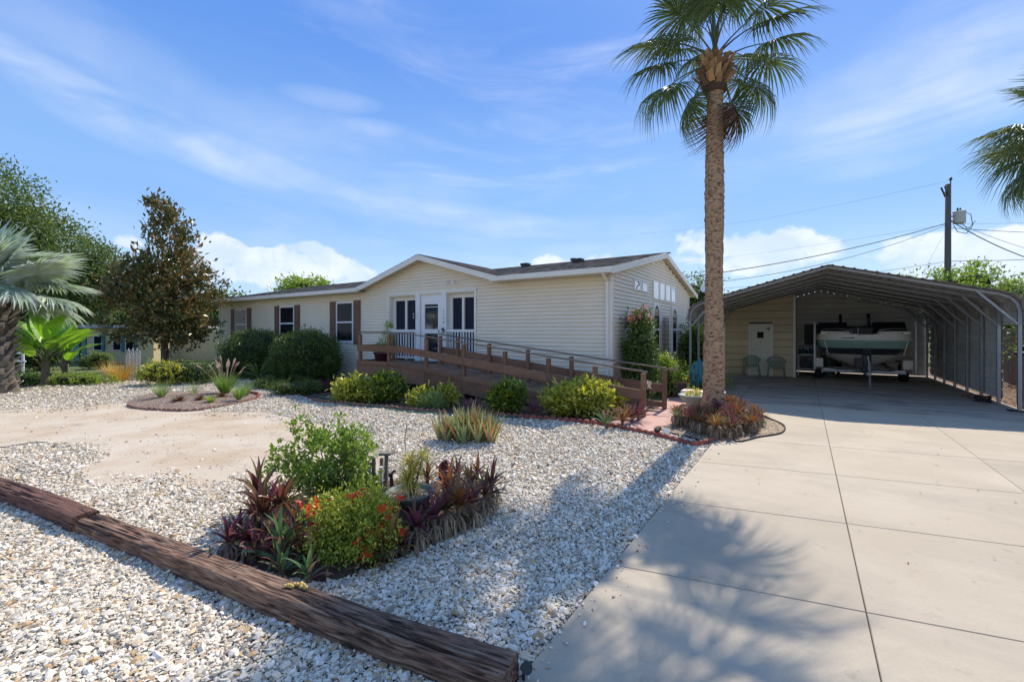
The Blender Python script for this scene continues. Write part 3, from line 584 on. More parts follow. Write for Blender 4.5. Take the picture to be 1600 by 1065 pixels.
# house number and ornaments on the posts
def text(s, size, m, parent, loc, name, ext=.004):
    cu = bpy.data.curves.new(name, 'FONT'); cu.body = s; cu.size = size; cu.extrude = ext; cu.align_x = 'CENTER'; cu.materials.append(m)
    tmp = bpy.data.objects.new(name, cu); me = bpy.data.meshes.new_from_object(tmp); bpy.data.objects.remove(tmp); o = bpy.data.objects.new(name, me); COL.objects.link(o); o.parent = parent; o.location = Vector(loc) - OFF[parent.name]; o.rotation_euler = (math.radians(90), 0, 0); OFF[o.name] = OFF[parent.name]; return o
for i, ch in enumerate('1124'): text(ch, .12, M['dark'], house, (-5.6, -.036, 2.42 - .125 * i), 'house_number')
orn = thing('door_ornament', 'small dark and white hanging ornament on the right porch post under the house number', 'ornament', 'H', (-5.6, -.06, 1.85))
b = MB(); b.lathe([(.0, 0), (.05, .03), (.035, .09), (.055, .13), (.02, .18), (0, .2)], (-5.6, -.09, 1.72), 8); b.build('body', M['dark'], orn)
b = MB(); b.beam((-5.66, -.13, 1.86), (-5.54, -.13, 1.76), .02, .03); b.tube([(-5.6, -.05, 1.93), (-5.6, -.09, 1.9)], .006, 5); b.build('ribbon', M['white'], orn)
orn = thing('wind_chime', 'thin dark wind ornament hanging at the left porch post', 'wind chime', 'H', (-6.86, -.06, 2.5))
b = MB(); b.tube([(-6.9, -.03, 2.72), (-6.9, -.1, 2.74), (-6.9, -.1, 2.2)], .006, 5); b.build('string', M['dark'], orn)
for k, zz in enumerate((2.55, 2.38, 2.27)):
    b = MB(); b.lathe([(0, 0), (.03, .02), (.03, .06), (0, .09)], (-6.9, -.1, zz - .05), 7); b.build('charm', M['bird'] if k else M['dark'], orn)
fl = thing('floodlight', 'small twin white floodlight on the gable above the entry', 'light', 'H', (-5.23, -.05, 3.36))
b = MB(); b.lathe([(.05, 0), (.05, .03)], (-5.23, 0, 0), 10); b.v = [(p[0], -.02 - p[2], 3.36 + p[1]) for p in b.v]; b.build('base', M['white'], fl)
for s in (-1, 1):
    b = MB(); b.tube([(-5.23 + .03 * s, -.04, 3.36), (-5.23 + .10 * s, -.09, 3.34), (-5.23 + .13 * s, -.17, 3.30)], [.012, .03, .05], 8); b.build('lamp_head', M['white'], fl)
# side windows
def swin(y0, y1, z0, z1, arch=False, m='glass'):
    w_ = part('window', M['white'], lambda b: (b.box(.0, .05, y0, y1, z0, z0 + .04), b.box(0, .05, y0, y1, z1 - .04, z1), b.box(0, .05, y0, y0 + .045, z0 + .04, z1 - .04), b.box(0, .05, y1 - .045, y1, z0 + .04, z1 - .04)))
    b = MB(); b.box(.028, .036, y0 + .045, y1 - .045, z0 + .04, z1 - .04); b.build('pane', M[m], w_); return w_
M['blind'] = mat('closed_white_blind', (.86, .87, .86), (.78, .79, .79), scale=3, rough=.25, stretch=(1, 1, 30), coat=.8)
w_ = swin(1.69, 2.34, 2.97, 3.27, m='blind')
b = MB(); b.tube([(.042, 2.02 + .13 * math.sin(t * .5), 3.22 - .2 * t / 10 + .02 * math.cos(t)) for t in range(11)], .012, 5); b.build('glass_ornament', M['dark'], w_)
swin(2.42, 3.03, 2.97, 3.27, m='blind')
for k in range(4): swin(3.58 + k * .75, 3.58 + k * .75 + .7, 2.83, 3.44, m='blind')
for y0 in (3.62, 6.0):
    w_ = swin(y0, y0 + .7, 1.0, 2.72); b = MB(); b.box(.03, .05, y0 + .045, y0 + .655, 1.82, 1.88)
    for s in range(10):
        a0, a1 = math.pi * s / 10, math.pi * (s + 1) / 10; f = lambda a_, r: (.045, y0 + .35 + r * math.cos(a_), 2.36 + r * math.sin(a_))
        b.quad(f(a0, .27), f(a1, .27), f(a1, .305), f(a0, .305))
        ca = lambda a_: (.045, y0 + .35 + (.305 if abs(math.cos(a_)) > .05 else .305) * (1 if math.cos(a_) > 0 else -1), 2.68)
        b.quad(f(a0, .3), f(a1, .3), (.045, y0 + .35 + .305 * math.cos(a1), 2.69), (.045, y0 + .35 + .305 * math.cos(a0), 2.69))
    b.build('sash', M['white'], w_)
tr = thing('trellis', 'dark brown lattice trellis standing against the side wall between the tall windows', 'trellis', 'H', (.12, 4.8, 0))
for k in range(5):
    b = MB(); yy = 4.45 + k * .17; b.box(.10, .12, yy, yy + .025, 0, 2.28); b.build('upright', M['shutter'], tr)
for k in range(12):
    b = MB(); zz = .4 + k * .155; b.box(.122, .137, 4.38, 5.22, zz, zz + .025); b.build('crossbar', M['shutter'], tr)
sd_ = thing('satellite_dish', 'pale satellite dish on a mast behind the palm trunk at the back of the house', 'satellite dish', 'H', (.65, 9.9, 0))
b = MB(); b.tube([(.65, 9.9, 0), (.65, 9.9, 3.55)], .03, 8); b.build('mast', M['galv'], sd_)
b = MB(); ax = Vector((-.35, -.75, .55)).normalized(); U = ax.orthogonal().normalized(); V_ = ax.cross(U); cc_ = Vector((.65, 9.8, 3.7)); R = 4
vs = [cc_ - ax * .0]; fs = []
for r in range(1, R + 1):
    for k in range(20):
        t = 2 * math.pi * k / 20; rr = .36 * r / R; vs.append(cc_ + (U * math.cos(t) + V_ * math.sin(t)) * rr + ax * (.08 * (r / R) ** 2))
fs += [(0, 1 + k, 1 + (k + 1) % 20) for k in range(20)]
for r in range(R - 1): fs += [(1 + r * 20 + k, 1 + (r + 1) * 20 + k, 1 + (r + 1) * 20 + (k + 1) % 20, 1 + r * 20 + (k + 1) % 20) for k in range(20)]
b.add(vs, fs); b.tube([cc_ - ax * .02, cc_ - ax * .12], .03, 6); b.build('dish', M['trim'], sd_, smooth=True)
b = MB(); b.tube([cc_ + V_ * .3, cc_ + ax * .4], .012, 5); b.build('feed_arm', M['galv'], sd_)
# ================================================================== RAMP
rampo = thing('wheelchair_ramp', 'long brown wooden wheelchair ramp with metal handrails descending to the driveway', 'ramp', 'H', (-7.9, -1.5, 0))
def dz(x): return .8 if x < -5.9 else max(.02, .8 - .111 * (x + 5.9))
def rp(name, m, f, **k): b_ = MB(); f(b_); return b_.build(name, m, rampo, **k)
FRONT = [-7.85, -6.49, -4.93, -3.54, -2.21, -.97, .20, 1.27]; BACK = [-5.45, -4.75, -3.55, -2.24, -.93, .25, 1.40]
for x in FRONT: rp('post', M['brown'], lambda b: b.box(x - .045, x + .045, -1.545, -1.455, 0, dz(x) + .90), bev=.004)
for x in BACK: rp('post', M['brown'], lambda b: b.box(x - .045, x + .045, -.395, -.305, 0, dz(x) + .90), bev=.004)
rp('post', M['brown'], lambda b: b.box(-7.9, -7.81, -.16, -.07, 0, 1.7), bev=.004)
def slope_board(name, m, x0, x1, y0, y1, o0, o1):
    b = MB(); z0, z1 = dz(x0), dz(x1)
    b.add([(x0, y0, z0 + o0), (x1, y0, z1 + o0), (x1, y0, z1 + o1), (x0, y0, z0 + o1), (x0, y1, z0 + o0), (x1, y1, z1 + o0), (x1, y1, z1 + o1), (x0, y1, z0 + o1)], [(0, 1, 2, 3), (5, 4, 7, 6), (3, 2, 6, 7), (0, 4, 5, 1), (0, 3, 7, 4), (1, 5, 6, 2)])
    b.build(name, m, rampo, bev=.004)
XF = [-7.92, -6.49, -5.9, -4.93, -3.54, -2.21, -.97, .20, 1.30]
for x0, x1 in zip(XF[:-1], XF[1:]):
    e = .003; slope_board('mid_rail', M['brown'], x0 + e, x1 - e, -1.585, -1.548, .36, .56)
    slope_board('curb_board', M['brown'], x0 + e, x1 - e, -1.60, -1.548, -.05, .07)
    if x1 < 1.3:
        slope_board('fascia_board', M['brown'], x0 + e, x1 - e, -1.575, -1.548, -min(.42, dz(x1) + .0 if dz(x1) > .1 else .1), -.055)
XB = BACK
for x0, x1 in zip(XB[:-1], XB[1:]):
    slope_board('mid_rail', M['brown'], x0 + .003, x1 - .003, -.302, -.265, .36, .56); slope_board('curb_board', M['brown'], x0 + .003, x1 - .003, -.302, -.262, .03, .15)
rp('mid_rail', M['brown'], lambda b: b.box(-7.94, -7.905, -1.5, -.05, 1.16, 1.36), bev=.004)
rp('curb_board', M['brown'], lambda b: b.box(-7.95, -7.905, -1.5, -.05, .76, .87), bev=.004)
rp('fascia_board', M['brown'], lambda b: b.box(-7.93, -7.905, -1.5, -.05, .38, .755), bev=.004)
rp('handrail', M['metalrail'], lambda b: b.tube([(-8.0, -.1, 1.76), (-8.0, -1.44, 1.76), (-7.94, -1.52, 1.76), (-5.95, -1.52, 1.755), (1.36, -1.52, .955)], .02, 8), smooth=True)
rp('handrail', M['metalrail'], lambda b: b.tube([(-5.5, -.35, 1.70), (1.72, -.35, .92)], .02, 8), smooth=True)
b = MB(); x = -7.88
while x < 1.2:
    z0, z1 = dz(x), dz(x + .135); b.add([(x, -1.545, z0), (x + .135, -1.545, z1), (x + .135, -.06 if x < -5.6 else -.27, z1), (x, -.06 if x < -5.6 else -.27, z0), (x, -1.545, z0 - .035), (x + .135, -1.545, z1 - .035), (x + .135, -.27, z1 - .035), (x, -.27, z0 - .035)], [(0, 1, 2, 3), (0, 4, 5, 1), (0, 3, 7, 4), (1, 5, 6, 2), (4, 7, 6, 5)]); x += .141
b.build('deck_boards', M['deck'], rampo, kind='stuff')
bt = MB(); bt.prism([(-.045, 0), (-.015, .06), (-.05, .10), (-.04, .17), (0, .15), (.04, .17), (.05, .10), (.02, .06), (.05, 0), (0, .02)], 'y', -.008, .008)
bt.v = [(p[0] + 1.40, p[1] - 1.555, p[2] + .62) for p in bt.v]; bt.top('wall_ornament', M['tan'], 'H', (1.40, -1.555, .62), 'small tan butterfly shaped plaque on the front end post of the ramp', 'ornament')
mt_ = MB(); mt_.box(-6.55, -5.75, -.62, -.1, .805, .82); mt_.top('door_mat', M['greenpot'], 'H', (-6.15, -.35, .805), 'dark flat door mat in front of the white storm door', 'mat', bev=.004)
# ================================================================== CARPORT
cp = thing('carport', 'wide grey metal arched carport sheltering a boat on the right of the driveway', 'carport', 'H', (4.575, 3.5, 0))
def cpp(name, m, f, **k): b_ = MB(); f(b_); return b_.build(name, m, cp, **k)
HALF = [(3.47, 2.12), (3.47, 2.28), (3.43, 2.45), (3.33, 2.58), (3.16, 2.67), (0, 3.52)]
PROF = [(4.575 - x, z) for x, z in HALF] + [(4.575 + x, z) for x, z in HALF[::-1][1:]]
def along(P, step):
    out = []; d = 0; Ls = [math.hypot(q[0] - p[0], q[1] - p[1]) for p, q in zip(P[:-1], P[1:])]; tot = sum(Ls); s = 0
    while s <= tot + 1e-6:
        r = s
        for (p, q, l_) in zip(P[:-1], P[1:], Ls):
            if r <= l_ + 1e-9: t = r / l_; out.append((p[0] + (q[0] - p[0]) * t, p[1] + (q[1] - p[1]) * t, -(q[1] - p[1]) / l_, (q[0] - p[0]) / l_)); break
            r -= l_
        s += step
    return out
AL = along(PROF, .046); npan = 9; per = len(AL) / npan
for k in range(npan):
    seg = AL[int(k * per):int((k + 1) * per) + 1]
    if len(seg) < 2: continue
    def off(i): return .024 if i % 5 in (2,) else 0.
    topP = [(x + nx * (off(i) + .003), z + nz * (off(i) + .003)) for i, (x, z, nx, nz) in enumerate(seg)]
    botP = [(x + nx * off(i), z + nz * off(i)) for i, (x, z, nx, nz) in enumerate(seg)]
    b = MB(); m_ = len(seg)
    for y0, y1 in ((3.38, 12.62),):
        V = [(x, y0, z) for x, z in topP] + [(x, y1, z) for x, z in topP] + [(x, y0, z) for x, z in botP] + [(x, y1, z) for x, z in botP]
        Fs = []
        for i in range(m_ - 1): Fs += [(i, i + m_, i + 1 + m_, i + 1), (2 * m_ + i, 2 * m_ + i + 1, 3 * m_ + i + 1, 3 * m_ + i), (i, i + 1, 2 * m_ + i + 1, 2 * m_ + i), (m_ + i, 3 * m_ + i, 3 * m_ + i + 1, m_ + i + 1)]
        b.add(V, Fs)
    b.build('roof_panel', M['roofpan'], cp)
YF = [3.62 + 1.255 * k for k in range(8)]
INN = [(4.575 + (x - 4.575) * (1 - .045 / 3.47), z - .04) for x, z in PROF]
for y in YF:
    b = MB(); pts = [(1.15, 0)] + INN + [(8.0, 0)]; pts[0] = (INN[0][0], 0); pts[-1] = (INN[-1][0], 0)
    for p, q in zip(pts[:-1], pts[1:]): b.beam((p[0], y, p[1]), (q[0], y, q[1]), .06, .06, up=(0, 1, 0))
    b.build('hoop_frame', M['galv'], cp)
    for s in (-1, 1):
        cpp('brace', M['galv'], lambda b: b.beam((4.575 + s * 3.40, y, 1.95), (4.575 + s * 2.75, y, 2.72), .045, .045, up=(0, 1, 0)))
def ribwall(name, m, x, y0, y1, z0, z1, parent, ax='x'):
    b = MB(); z = z0
    prof = []
    while z < z1 - .01:
        e = min(z + .23, z1); prof += [(0, z), (0, z + .025), (.018, z + .04), (.018, e - .012), (0, e)]; z = e
    P = [(x + d, zz) for d, zz in prof]; Q = [(x + d + .004, zz) for d, zz in prof[::-1]]
    V = P + Q; n = len(V)
    b.add([(p[0], y0, p[1]) for p in V] + [(p[0], y1, p[1]) for p in V], [(i, (i + 1) % n, (i + 1) % n + n, i + n) for i in range(n)]); return b.build(name, m, parent)
for r in range(3):
    for k in range(1, 7): ribwall('side_panel', M['wallpan'], 8.05, YF[k] + .005, YF[k + 1] - .005, .14 + r * .68, .14 + (r + 1) * .68 - .006, cp)
ribwall('side_panel', M['wallpan'], 8.05, 3.4, YF[1] - .005, 1.95, 2.2, cp)
# back wall following the arch
def archz(x): 
    d = abs(x - 4.575); P = HALF[::-1]
    for p, q in zip(P[:-1], P[1:]):
        if p[0] <= d <= q[0]: t = (d - p[0]) / max(1e-6, q[0] - p[0]); return p[1] + (q[1] - p[1]) * t
    return 2.2
z = .05
while z < 3.4:
    z1 = z + .225; d = 3.42
    if z1 > 2.62: d = (3.48 - z1) / .27
    if d < .1: break
    d = min(d, 3.42); b = MB()
    b.add([(4.575 - d, 12.52, z + .002), (4.575 + d, 12.52, z + .002), (4.575 + d, 12.505, z + .02), (4.575 - d, 12.505, z + .02), (4.575 + d, 12.505, z1 - .02), (4.575 - d, 12.505, z1 - .02), (4.575 + d, 12.52, z1 - .002), (4.575 - d, 12.52, z1 - .002), (4.575 - d, 12.54, z), (4.575 + d, 12.54, z), (4.575 + d, 12.54, z1), (4.575 - d, 12.54, z1)], [(0, 1, 2, 3), (3, 2, 4, 5), (5, 4, 6, 7), (8, 11, 10, 9), (0, 8, 9, 1), (7, 6, 10, 11)])
    b.build('back_panel', M['wallpan'], cp); z = z1
cpp('gable_panel', M['wallpan'], lambda b: b.prism([(4.575 - 3.42, 2.0), (4.575 + 3.42, 2.0), (4.575 + 3.42, 2.40), (4.575 + 3.13, 2.64), (4.575, 3.49), (4.575 - 3.13, 2.64), (4.575 - 3.42, 2.40)], 'y', 12.56, 12.58))
cpp('back_window', M['black'], lambda b: b.box(4.05, 5.0, 12.46, 12.50, 1.22, 2.1))
lightp = [(5.2, 12.2, 3.18), (6.0, 12.2, 3.0), (6.8, 12.2, 2.80), (7.5, 12.2, 2.55), (7.8, 12.0, 2.2)]
sl = thing('string_lights', 'unlit string of small bulbs hung under the back right of the carport roof', 'string lights', 'H', lightp[0])
b = MB(); b.tube(lightp, .008, 5); b.build('cable', M['rubber'], sl)
for p, q in zip(lightp[:-1], lightp[1:]):
    for t in (0, .5):
        b = MB(); b.lathe([(.005, -.05), (.03, -.03), (.03, 0), (.01, .02)], [p[i] + (q[i] - p[i]) * t for i in range(3)], 6); b.build('bulb', M['white'], sl)
# ---------------------------------------------------------------- shed
sh = thing('storage_shed', 'tan ribbed shed with a cream door standing inside the left of the carport', 'shed', 'H', (2.65, 9.5, 0))
z = .04; k = 0
while z < 3.1:
    z1 = min(z + .285, 3.15); x0 = 1.30
    if z1 > 2.58: x0 = 4.575 - (3.48 - z1) / .27
    if x0 > 3.6: break
    for p, q in cuts(max(1.3, x0), 3.74, [(2.18, 3.02)] if z < 2.0 else []):
        b = MB(); zt = min(z1, 2.05) if False else z1
        b.add([(p, 9.50, z), (q, 9.50, z), (q, 9.478, z + .03), (p, 9.478, z + .03), (q, 9.478, zt - .03), (p, 9.478, zt - .03), (q, 9.50, zt - .004), (p, 9.50, zt - .004), (p, 9.53, z), (q, 9.53, z), (q, 9.53, zt), (p, 9.53, zt)], [(0, 1, 2, 3), (3, 2, 4, 5), (5, 4, 6, 7), (8, 11, 10, 9), (0, 8, 9, 1), (7, 6, 10, 11), (0, 3, 5, 7, 11, 8), (1, 9, 10, 6, 4, 2)])
        b.build('siding_panel', M['tan'], sh)
    b = MB(); b.box(3.735, 3.765, 9.53, 12.48, z, min(z1, 3.2) - .006); b.build('siding_panel', M['tan'], sh)
    z = z1
b = MB(); b.box(1.28, 3.73, 9.535, 12.45, .03, 2.5); b.prism([(1.3, 2.5), (3.73, 2.5), (3.73, 3.25), (1.5, 2.64), (1.3, 2.55)], 'y', 9.51, 9.53); b.build('wall', M['tan'], sh)
b = MB(); b.box(3.70, 3.775, 9.46, 9.52, .03, 3.16); b.box(1.27, 1.33, 9.46, 9.52, .03, 2.5); b.build('corner_trim', M['trim'], sh)
dr = MB(); dr.box(2.24, 2.96, 9.47, 9.53, .04, 2.0); dr = dr.build('door', M['tandoor'], sh)
b = MB(); b.box(2.18, 2.235, 9.45, 9.53, .03, 2.06); b.box(2.965, 3.02, 9.45, 9.53, .03, 2.06); b.box(2.235, 2.965, 9.45, 9.53, 2.005, 2.06); b.build('door_frame', M['white'], sh)
b = MB(); b.box(2.2, 3.0, 9.44, 9.48, 2.10, 2.15); b.build('lintel', M['black'], sh)
b = MB(); b.box(2.48, 2.70, 9.455, 9.468, 1.52, 1.76); b.build('window', M['glass'], dr)
b = MB(); b.tube([(2.31, 9.47, 1.05), (2.31, 9.41, 1.05)], [.03, .025], 8); b.build('handle', M['galv'], dr)
b = MB(); b.box(2.78, 2.92, 9.46, 9.468, 1.88, 1.92); b.tube([(2.85, 9.45, 1.9), (2.89, 9.45, 1.82)], .015, 5); b.build('badge', M['dark'], dr)
# ---------------------------------------------------------------- plastic chairs
def chair(x, y, label, m=None, rz=0.):
    t = thing('garden_chair', label, 'chair', 'L', (*W(x, y), .03), 'chairs by the shed' if not m else None, -TH + rz); m = m or M['chair']
    b = MB(); b.prism([(-.22, -.24), (.22, -.24), (.25, .0), (.21, .22), (-.21, .22), (-.25, 0)], 'z', .40, .43); b.build('seat', m, t, bev=.012)
    b = MB(); n = 9
    for i in range(n):
        a0, a1 = math.radians(-62 + 124 * i / n), math.radians(-62 + 124 * (i + 1) / n - 6)
        f = lambda a_, z_, r: (math.sin(a_) * (r), .02 + math.cos(a_) * (r - .02), z_)
        hh = .80 - .10 * abs((a0 + a1) / 2) ** 2
        V = [f(a_, z_, r) for z_, r in ((.42, .25), (hh, .30)) for a_ in (a0, a1)] + [f(a_, z_, r + .012) for z_, r in ((.42, .25), (hh, .30)) for a_ in (a0, a1)]
        b.add(V, [(0, 1, 3, 2), (4, 6, 7, 5), (0, 2, 6, 4), (1, 5, 7, 3), (2, 3, 7, 6)])
    b.tube([(math.sin(a_) * .305, .02 + math.cos(a_) * .29, .80 - .10 * a_ * a_) for a_ in [math.radians(-64 + 128 * i / 12) for i in range(13)]], .016, 6); b.build('backrest', m, t, smooth=False)
    for s in (-1, 1):
        b = MB(); b.tube([(s * .27, .14, .70), (s * .30, .0, .65), (s * .29, -.2, .63), (s * .26, -.24, .60)], .022, 6); b.build('armrest', m, t, smooth=True)
        b = MB(); b.tube([(s * .26, -.24, .60), (s * .25, -.235, .42), (s * .285, -.27, 0)], [.02, .025, .018], 6); b.build('leg', m, t, smooth=True)
        b = MB(); b.tube([(s * .24, .18, .42), (s * .28, .30, 0)], [.028, .018], 6); b.build('leg', m, t, smooth=True)
    return t
chair(2.33, 8.9, 'left green plastic armchair in front of the cream shed door'); chair(3.16, 8.85, 'right green plastic armchair beside the shed door near the corner trim', rz=.1)
# ================================================================== BOAT + TRAILER
BX, BY = 5.72, 7.75
boat = thing('motorboat', 'cream and teal motorboat parked bow first under the carport', 'boat', 'H', (BX, BY, .4))
outl = [(0, 0), (.35, .0), (.7, .05), (.98, .17), (1.17, .4), (1.27, .8), (1.30, 1.6), (1.30, 2.8), (1.27, 4.5)]
outl = [(-x, y) for x, y in outl[:0:-1]] + outl
lev = [(1.70, .985, .03), (1.62, 1.0, 0), (1.56, 1.005, -.01), (1.545, 1.02, -.03), (1.50, 1.02, -.03), (1.49, 1.0, .0), (1.24, .965, .10), (1.23, .955, .11), (1.10, .90, .26), (1.02, .86, .36), (1.015, .845, .38), (.86, .74, .6), (.70, .52, .85), (.55, .22, 1.15), (.44, .03, 1.5)]
def hull_part(name, i0, i1, m, extra=None):
    b = MB(); n = len(outl); V = []
    for z_, s_, d_ in lev[i0:i1 + 1]:
        for x_, y_ in outl: V.append((BX + x_ * s_, BY + min(4.5, y_ + d_ * (1 - .0 * y_)), z_))
    Fs = [(r * n + i, r * n + i + 1, (r + 1) * n + i + 1, (r + 1) * n + i) for r in range(i1 - i0) for i in range(n - 1)]
    Fs += [((r) * n + n - 1, r * n, (r + 1) * n, (r + 1) * n + n - 1) for r in range(i1 - i0)]
    b.add(V, Fs); return b.build(name, m, boat, smooth=True)
hull_part('bow_rim', 0, 3, M['gel']); hull_part('rub_rail', 3, 5, M['gel']); hull_part('teal_band', 5, 7, M['gelteal']); hull_part('dark_band', 7, 10, M['geldark']); hull_part('hull_bottom', 10, 14, M['gel'])
b = MB(); n = len(outl); b.add([(BX + x * .985, BY + y + .03, 1.70) for x, y in outl] + [(BX + x * .8, BY + .22 + y * .93, 1.66) for x, y in outl] + [(BX + x * .78, BY + .26 + y * .92, 1.35) for x, y in outl], [(i, i + 1, n + i + 1, n + i) for i in range(n - 1)] + [(n + i, n + i + 1, 2 * n + i + 1, 2 * n + i) for i in range(n - 1)] + [tuple(range(2 * n, 3 * n))]); b.build('deck', M['gel'], boat, smooth=False)
for s in (-1, 1):
    b = MB(); b.box(BX + s * .78 - .42, BX + s * .78 + .42, BY + .5, BY + 1.0, 1.66, 1.80); b.build('bow_seat', M['gel'], boat, bev=.05)
    b = MB(); cx = BX + s * .80
    b.add([(cx - .44, BY + 1.5, 1.72), (cx + .44, BY + 1.5, 1.72), (cx + .42, BY + 1.75, 2.12), (cx - .42, BY + 1.75, 2.12), (cx - .44, BY + 2.2, 1.72), (cx + .44, BY + 2.2, 1.72), (cx + .42, BY + 2.2, 2.12), (cx - .42, BY + 2.2, 2.12)], [(0, 1, 2, 3), (1, 5, 6, 2), (3, 2, 6, 7), (0, 3, 7, 4), (4, 7, 6, 5)]); b.build('windshield', M['black'], boat)
    b = MB(); b.tube([(BX + s * .42 - .1, BY + 2.6, 1.7), (BX + s * .42 - .1, BY + 2.6, 2.3), (BX + s * .42 - .1, BY + 2.7, 2.42)], .05, 6); b.build('tower_arm', M['black'], boat)
    b = MB(); b.lathe([(.0, 0), (.03, .0), (.03, .04), (0, .05)], (BX + s * .95, BY + .33, 1.70), 8); b.build('cleat', M['galv'], boat)
b = MB(); b.box(BX - .36, BX + .36, BY + 1.1, BY + 2.4, 1.5, 1.98); b.build('seat_cover', M['black'], boat, bev=.08)
b = MB(); b.box(BX - .2, BX + .2, BY + .02, BY + .5, 1.60, 1.702); b.build('bow_step', M['geldark'], boat)
b = MB(); b.tube([(BX - .5, BY + .08, 1.6), (BX - .3, BY - .03, 1.58), (BX - .45, BY - .03, 1.56), (BX - .62, BY + .03, 1.58)], .012, 6); b.build('dock_line', M['rubber'], boat)
b = MB(); b.tube([(BX - .12, BY + 1.0, 1.7), (BX - .12, BY + 1.0, 1.92)], .012, 5); b.build('antenna', M['white'], boat)
for s in (-1, 1):
    b = MB(); b.tube([(BX + s * .35, BY + .12, 1.70), (BX + s * .36, BY + .12, 1.84), (BX + s * .75, BY + .18, 1.88), (BX + s * 1.08, BY + .5, 1.86), (BX + s * 1.16, BY + .9, 1.84), (BX + s * 1.16, BY + .92, 1.70)], .014, 6, False); b.build('grab_rail', M['galv'], boat, smooth=True)
    b = MB(); b.tube([(BX + s * 1.1, BY + .33, 1.50), (BX + s * 1.02, BY + .28, 1.2), (BX + s * 1.0, BY + .4, 1.0)], .012, 5); b.build('tie_strap', M['white'], boat)
    b = MB(); b.box(BX + s * .55 - .2, BX + s * .55 + .2, BY + 3.0, BY + 3.5, 1.5, 2.0); b.build('helm_seat', M['gel'], boat, bev=.06)
tl = thing('boat_trailer', 'low trailer with guide posts and tongue jack carrying the boat', 'trailer', 'H', (BX, BY, 0))
def tp(name, m, f, **k): b_ = MB(); f(b_); return b_.build(name, m, tl, **k)
tp('tongue', M['galv'], lambda b: (b.box(BX - .05, BX + .05, 7.0, 9.4, .40, .50), b.beam((BX, 8.6, .42), (BX - 1.0, 9.6, .42), .07, .1), b.beam((BX, 8.6, .42), (BX + 1.0, 9.6, .42), .07, .1)))
tp('winch_stand', M['black'], lambda b: (b.box(BX - .12, BX + .12, 7.45, 7.65, .45, 1.22), b.box(BX - .3, BX - .08, 7.4, 7.6, .62, .92), b.tube([(BX - .1, 7.42, 1.1), (BX + .12, 7.42, 1.1)], .07, 10)), bev=.02)
tp('winch_strap', M['white'], lambda b: b.tube([(BX + .02, 7.40, 1.0), (BX + .05, 7.36, .8), (BX + .03, 7.37, .6), (BX + .06, 7.35, .52)], .013, 5))
tp('jack', M['galv'], lambda b: (b.tube([(BX + .05, 7.12, .06), (BX + .05, 7.12, .75)], .032, 8), b.tube([(BX + .05, 7.12, .75), (BX + .05, 7.12, .8), (BX + .17, 7.12, .8)], .012, 5), b.lathe([(.09, 0), (.09, .01), (.03, .03)], (BX + .05, 7.12, .03), 10)))
tp('coupler', M['galv'], lambda b: b.box(BX - .06, BX + .06, 6.85, 7.1, .42, .52), bev=.02)
tp('cross_member', M['galv'], lambda b: (b.box(BX - 1.15, BX + 1.15, 8.75, 8.83, .36, .44), b.box(BX - 1.15, BX + 1.15, 10.2, 10.28, .36, .44)))
for s in (-1, 1):
    tp('guide_post', M['white'], lambda b: b.tube([(BX + s * 1.36, 8.6, .4), (BX + s * 1.36, 8.6, 2.1)], .03, 8), smooth=True)
    tp('bunk', M['rubber'], lambda b: b.beam((BX + s * .6, 8.7, .68), (BX + s * .6, 11.9, .55), .1, .06))
    tp('light_board', M['trim'], lambda b: b.beam((BX + s * .75, 8.66, .42), (BX + s * 1.1, 8.66, .47), .04, .05))
    w_ = tp('wheel', M['rubber'], lambda b: b.tube([(BX + s * 1.12, 9.9, .33), (BX + s * 1.34, 9.9, .33)], .31, 20)); b = MB(); b.tube([(BX + s * 1.335, 9.9, .33), (BX + s * 1.35, 9.9, .33)], .17, 14); b.build('rim', M['galv'], w_)
    tp('fender', M['bin'], lambda b: (b.box(BX + s * 1.23 - .15, BX + s * 1.23 + .15, 9.35, 10.45, .68, .74), b.box(BX + s * 1.23 - .15, BX + s * 1.23 + .15, 9.30, 9.35, .40, .74)), bev=.02)
    tp('step_pad', M['trim'], lambda b: b.box(BX + s * 1.23 - .13, BX + s * 1.23 + .13, 9.0, 9.3, .50, .82), bev=.02)
    tp('frame_rail', M['galv'], lambda b: b.box(BX + s * 1.0 - .04, BX + s * 1.0 + .04, 9.3, 12.1, .36, .46))
# clutter inside the carport
wb = thing('work_table', 'small white topped utility table in the dark corner beside the shed', 'table', 'H', (4.05, 10.6, 0))
b = MB(); b.box(3.82, 4.45, 10.4, 10.9, .84, .88); b.build('tabletop', M['white'], wb)
for x, y in ((3.85, 10.43), (4.42, 10.43), (3.85, 10.87), (4.42, 10.87)): b = MB(); b.box(x - .02, x + .02, y - .02, y + .02, .03, .84); b.build('leg', M['white'], wb)
b = MB(); b.box(3.86, 4.41, 10.44, 10.86, .28, .31); b.build('shelf', M['white'], wb)
def smallthing(name, label, cat, m, f, group=None, bev=.01, frame='H', loc=(0, 0, 0), smooth=False): b_ = MB(); f(b_); return b_.top(name, m, frame, loc, label, cat, group, smooth=smooth, bev=bev)
smallthing('toolbox', 'black tool box on the lower shelf of the utility table', 'toolbox', M['black'], lambda b: (b.box(3.9, 4.3, 10.5, 10.8, .31, .62), b.box(4.02, 4.18, 10.62, 10.68, .62, .67)), loc=(4.1, 10.6, .31))
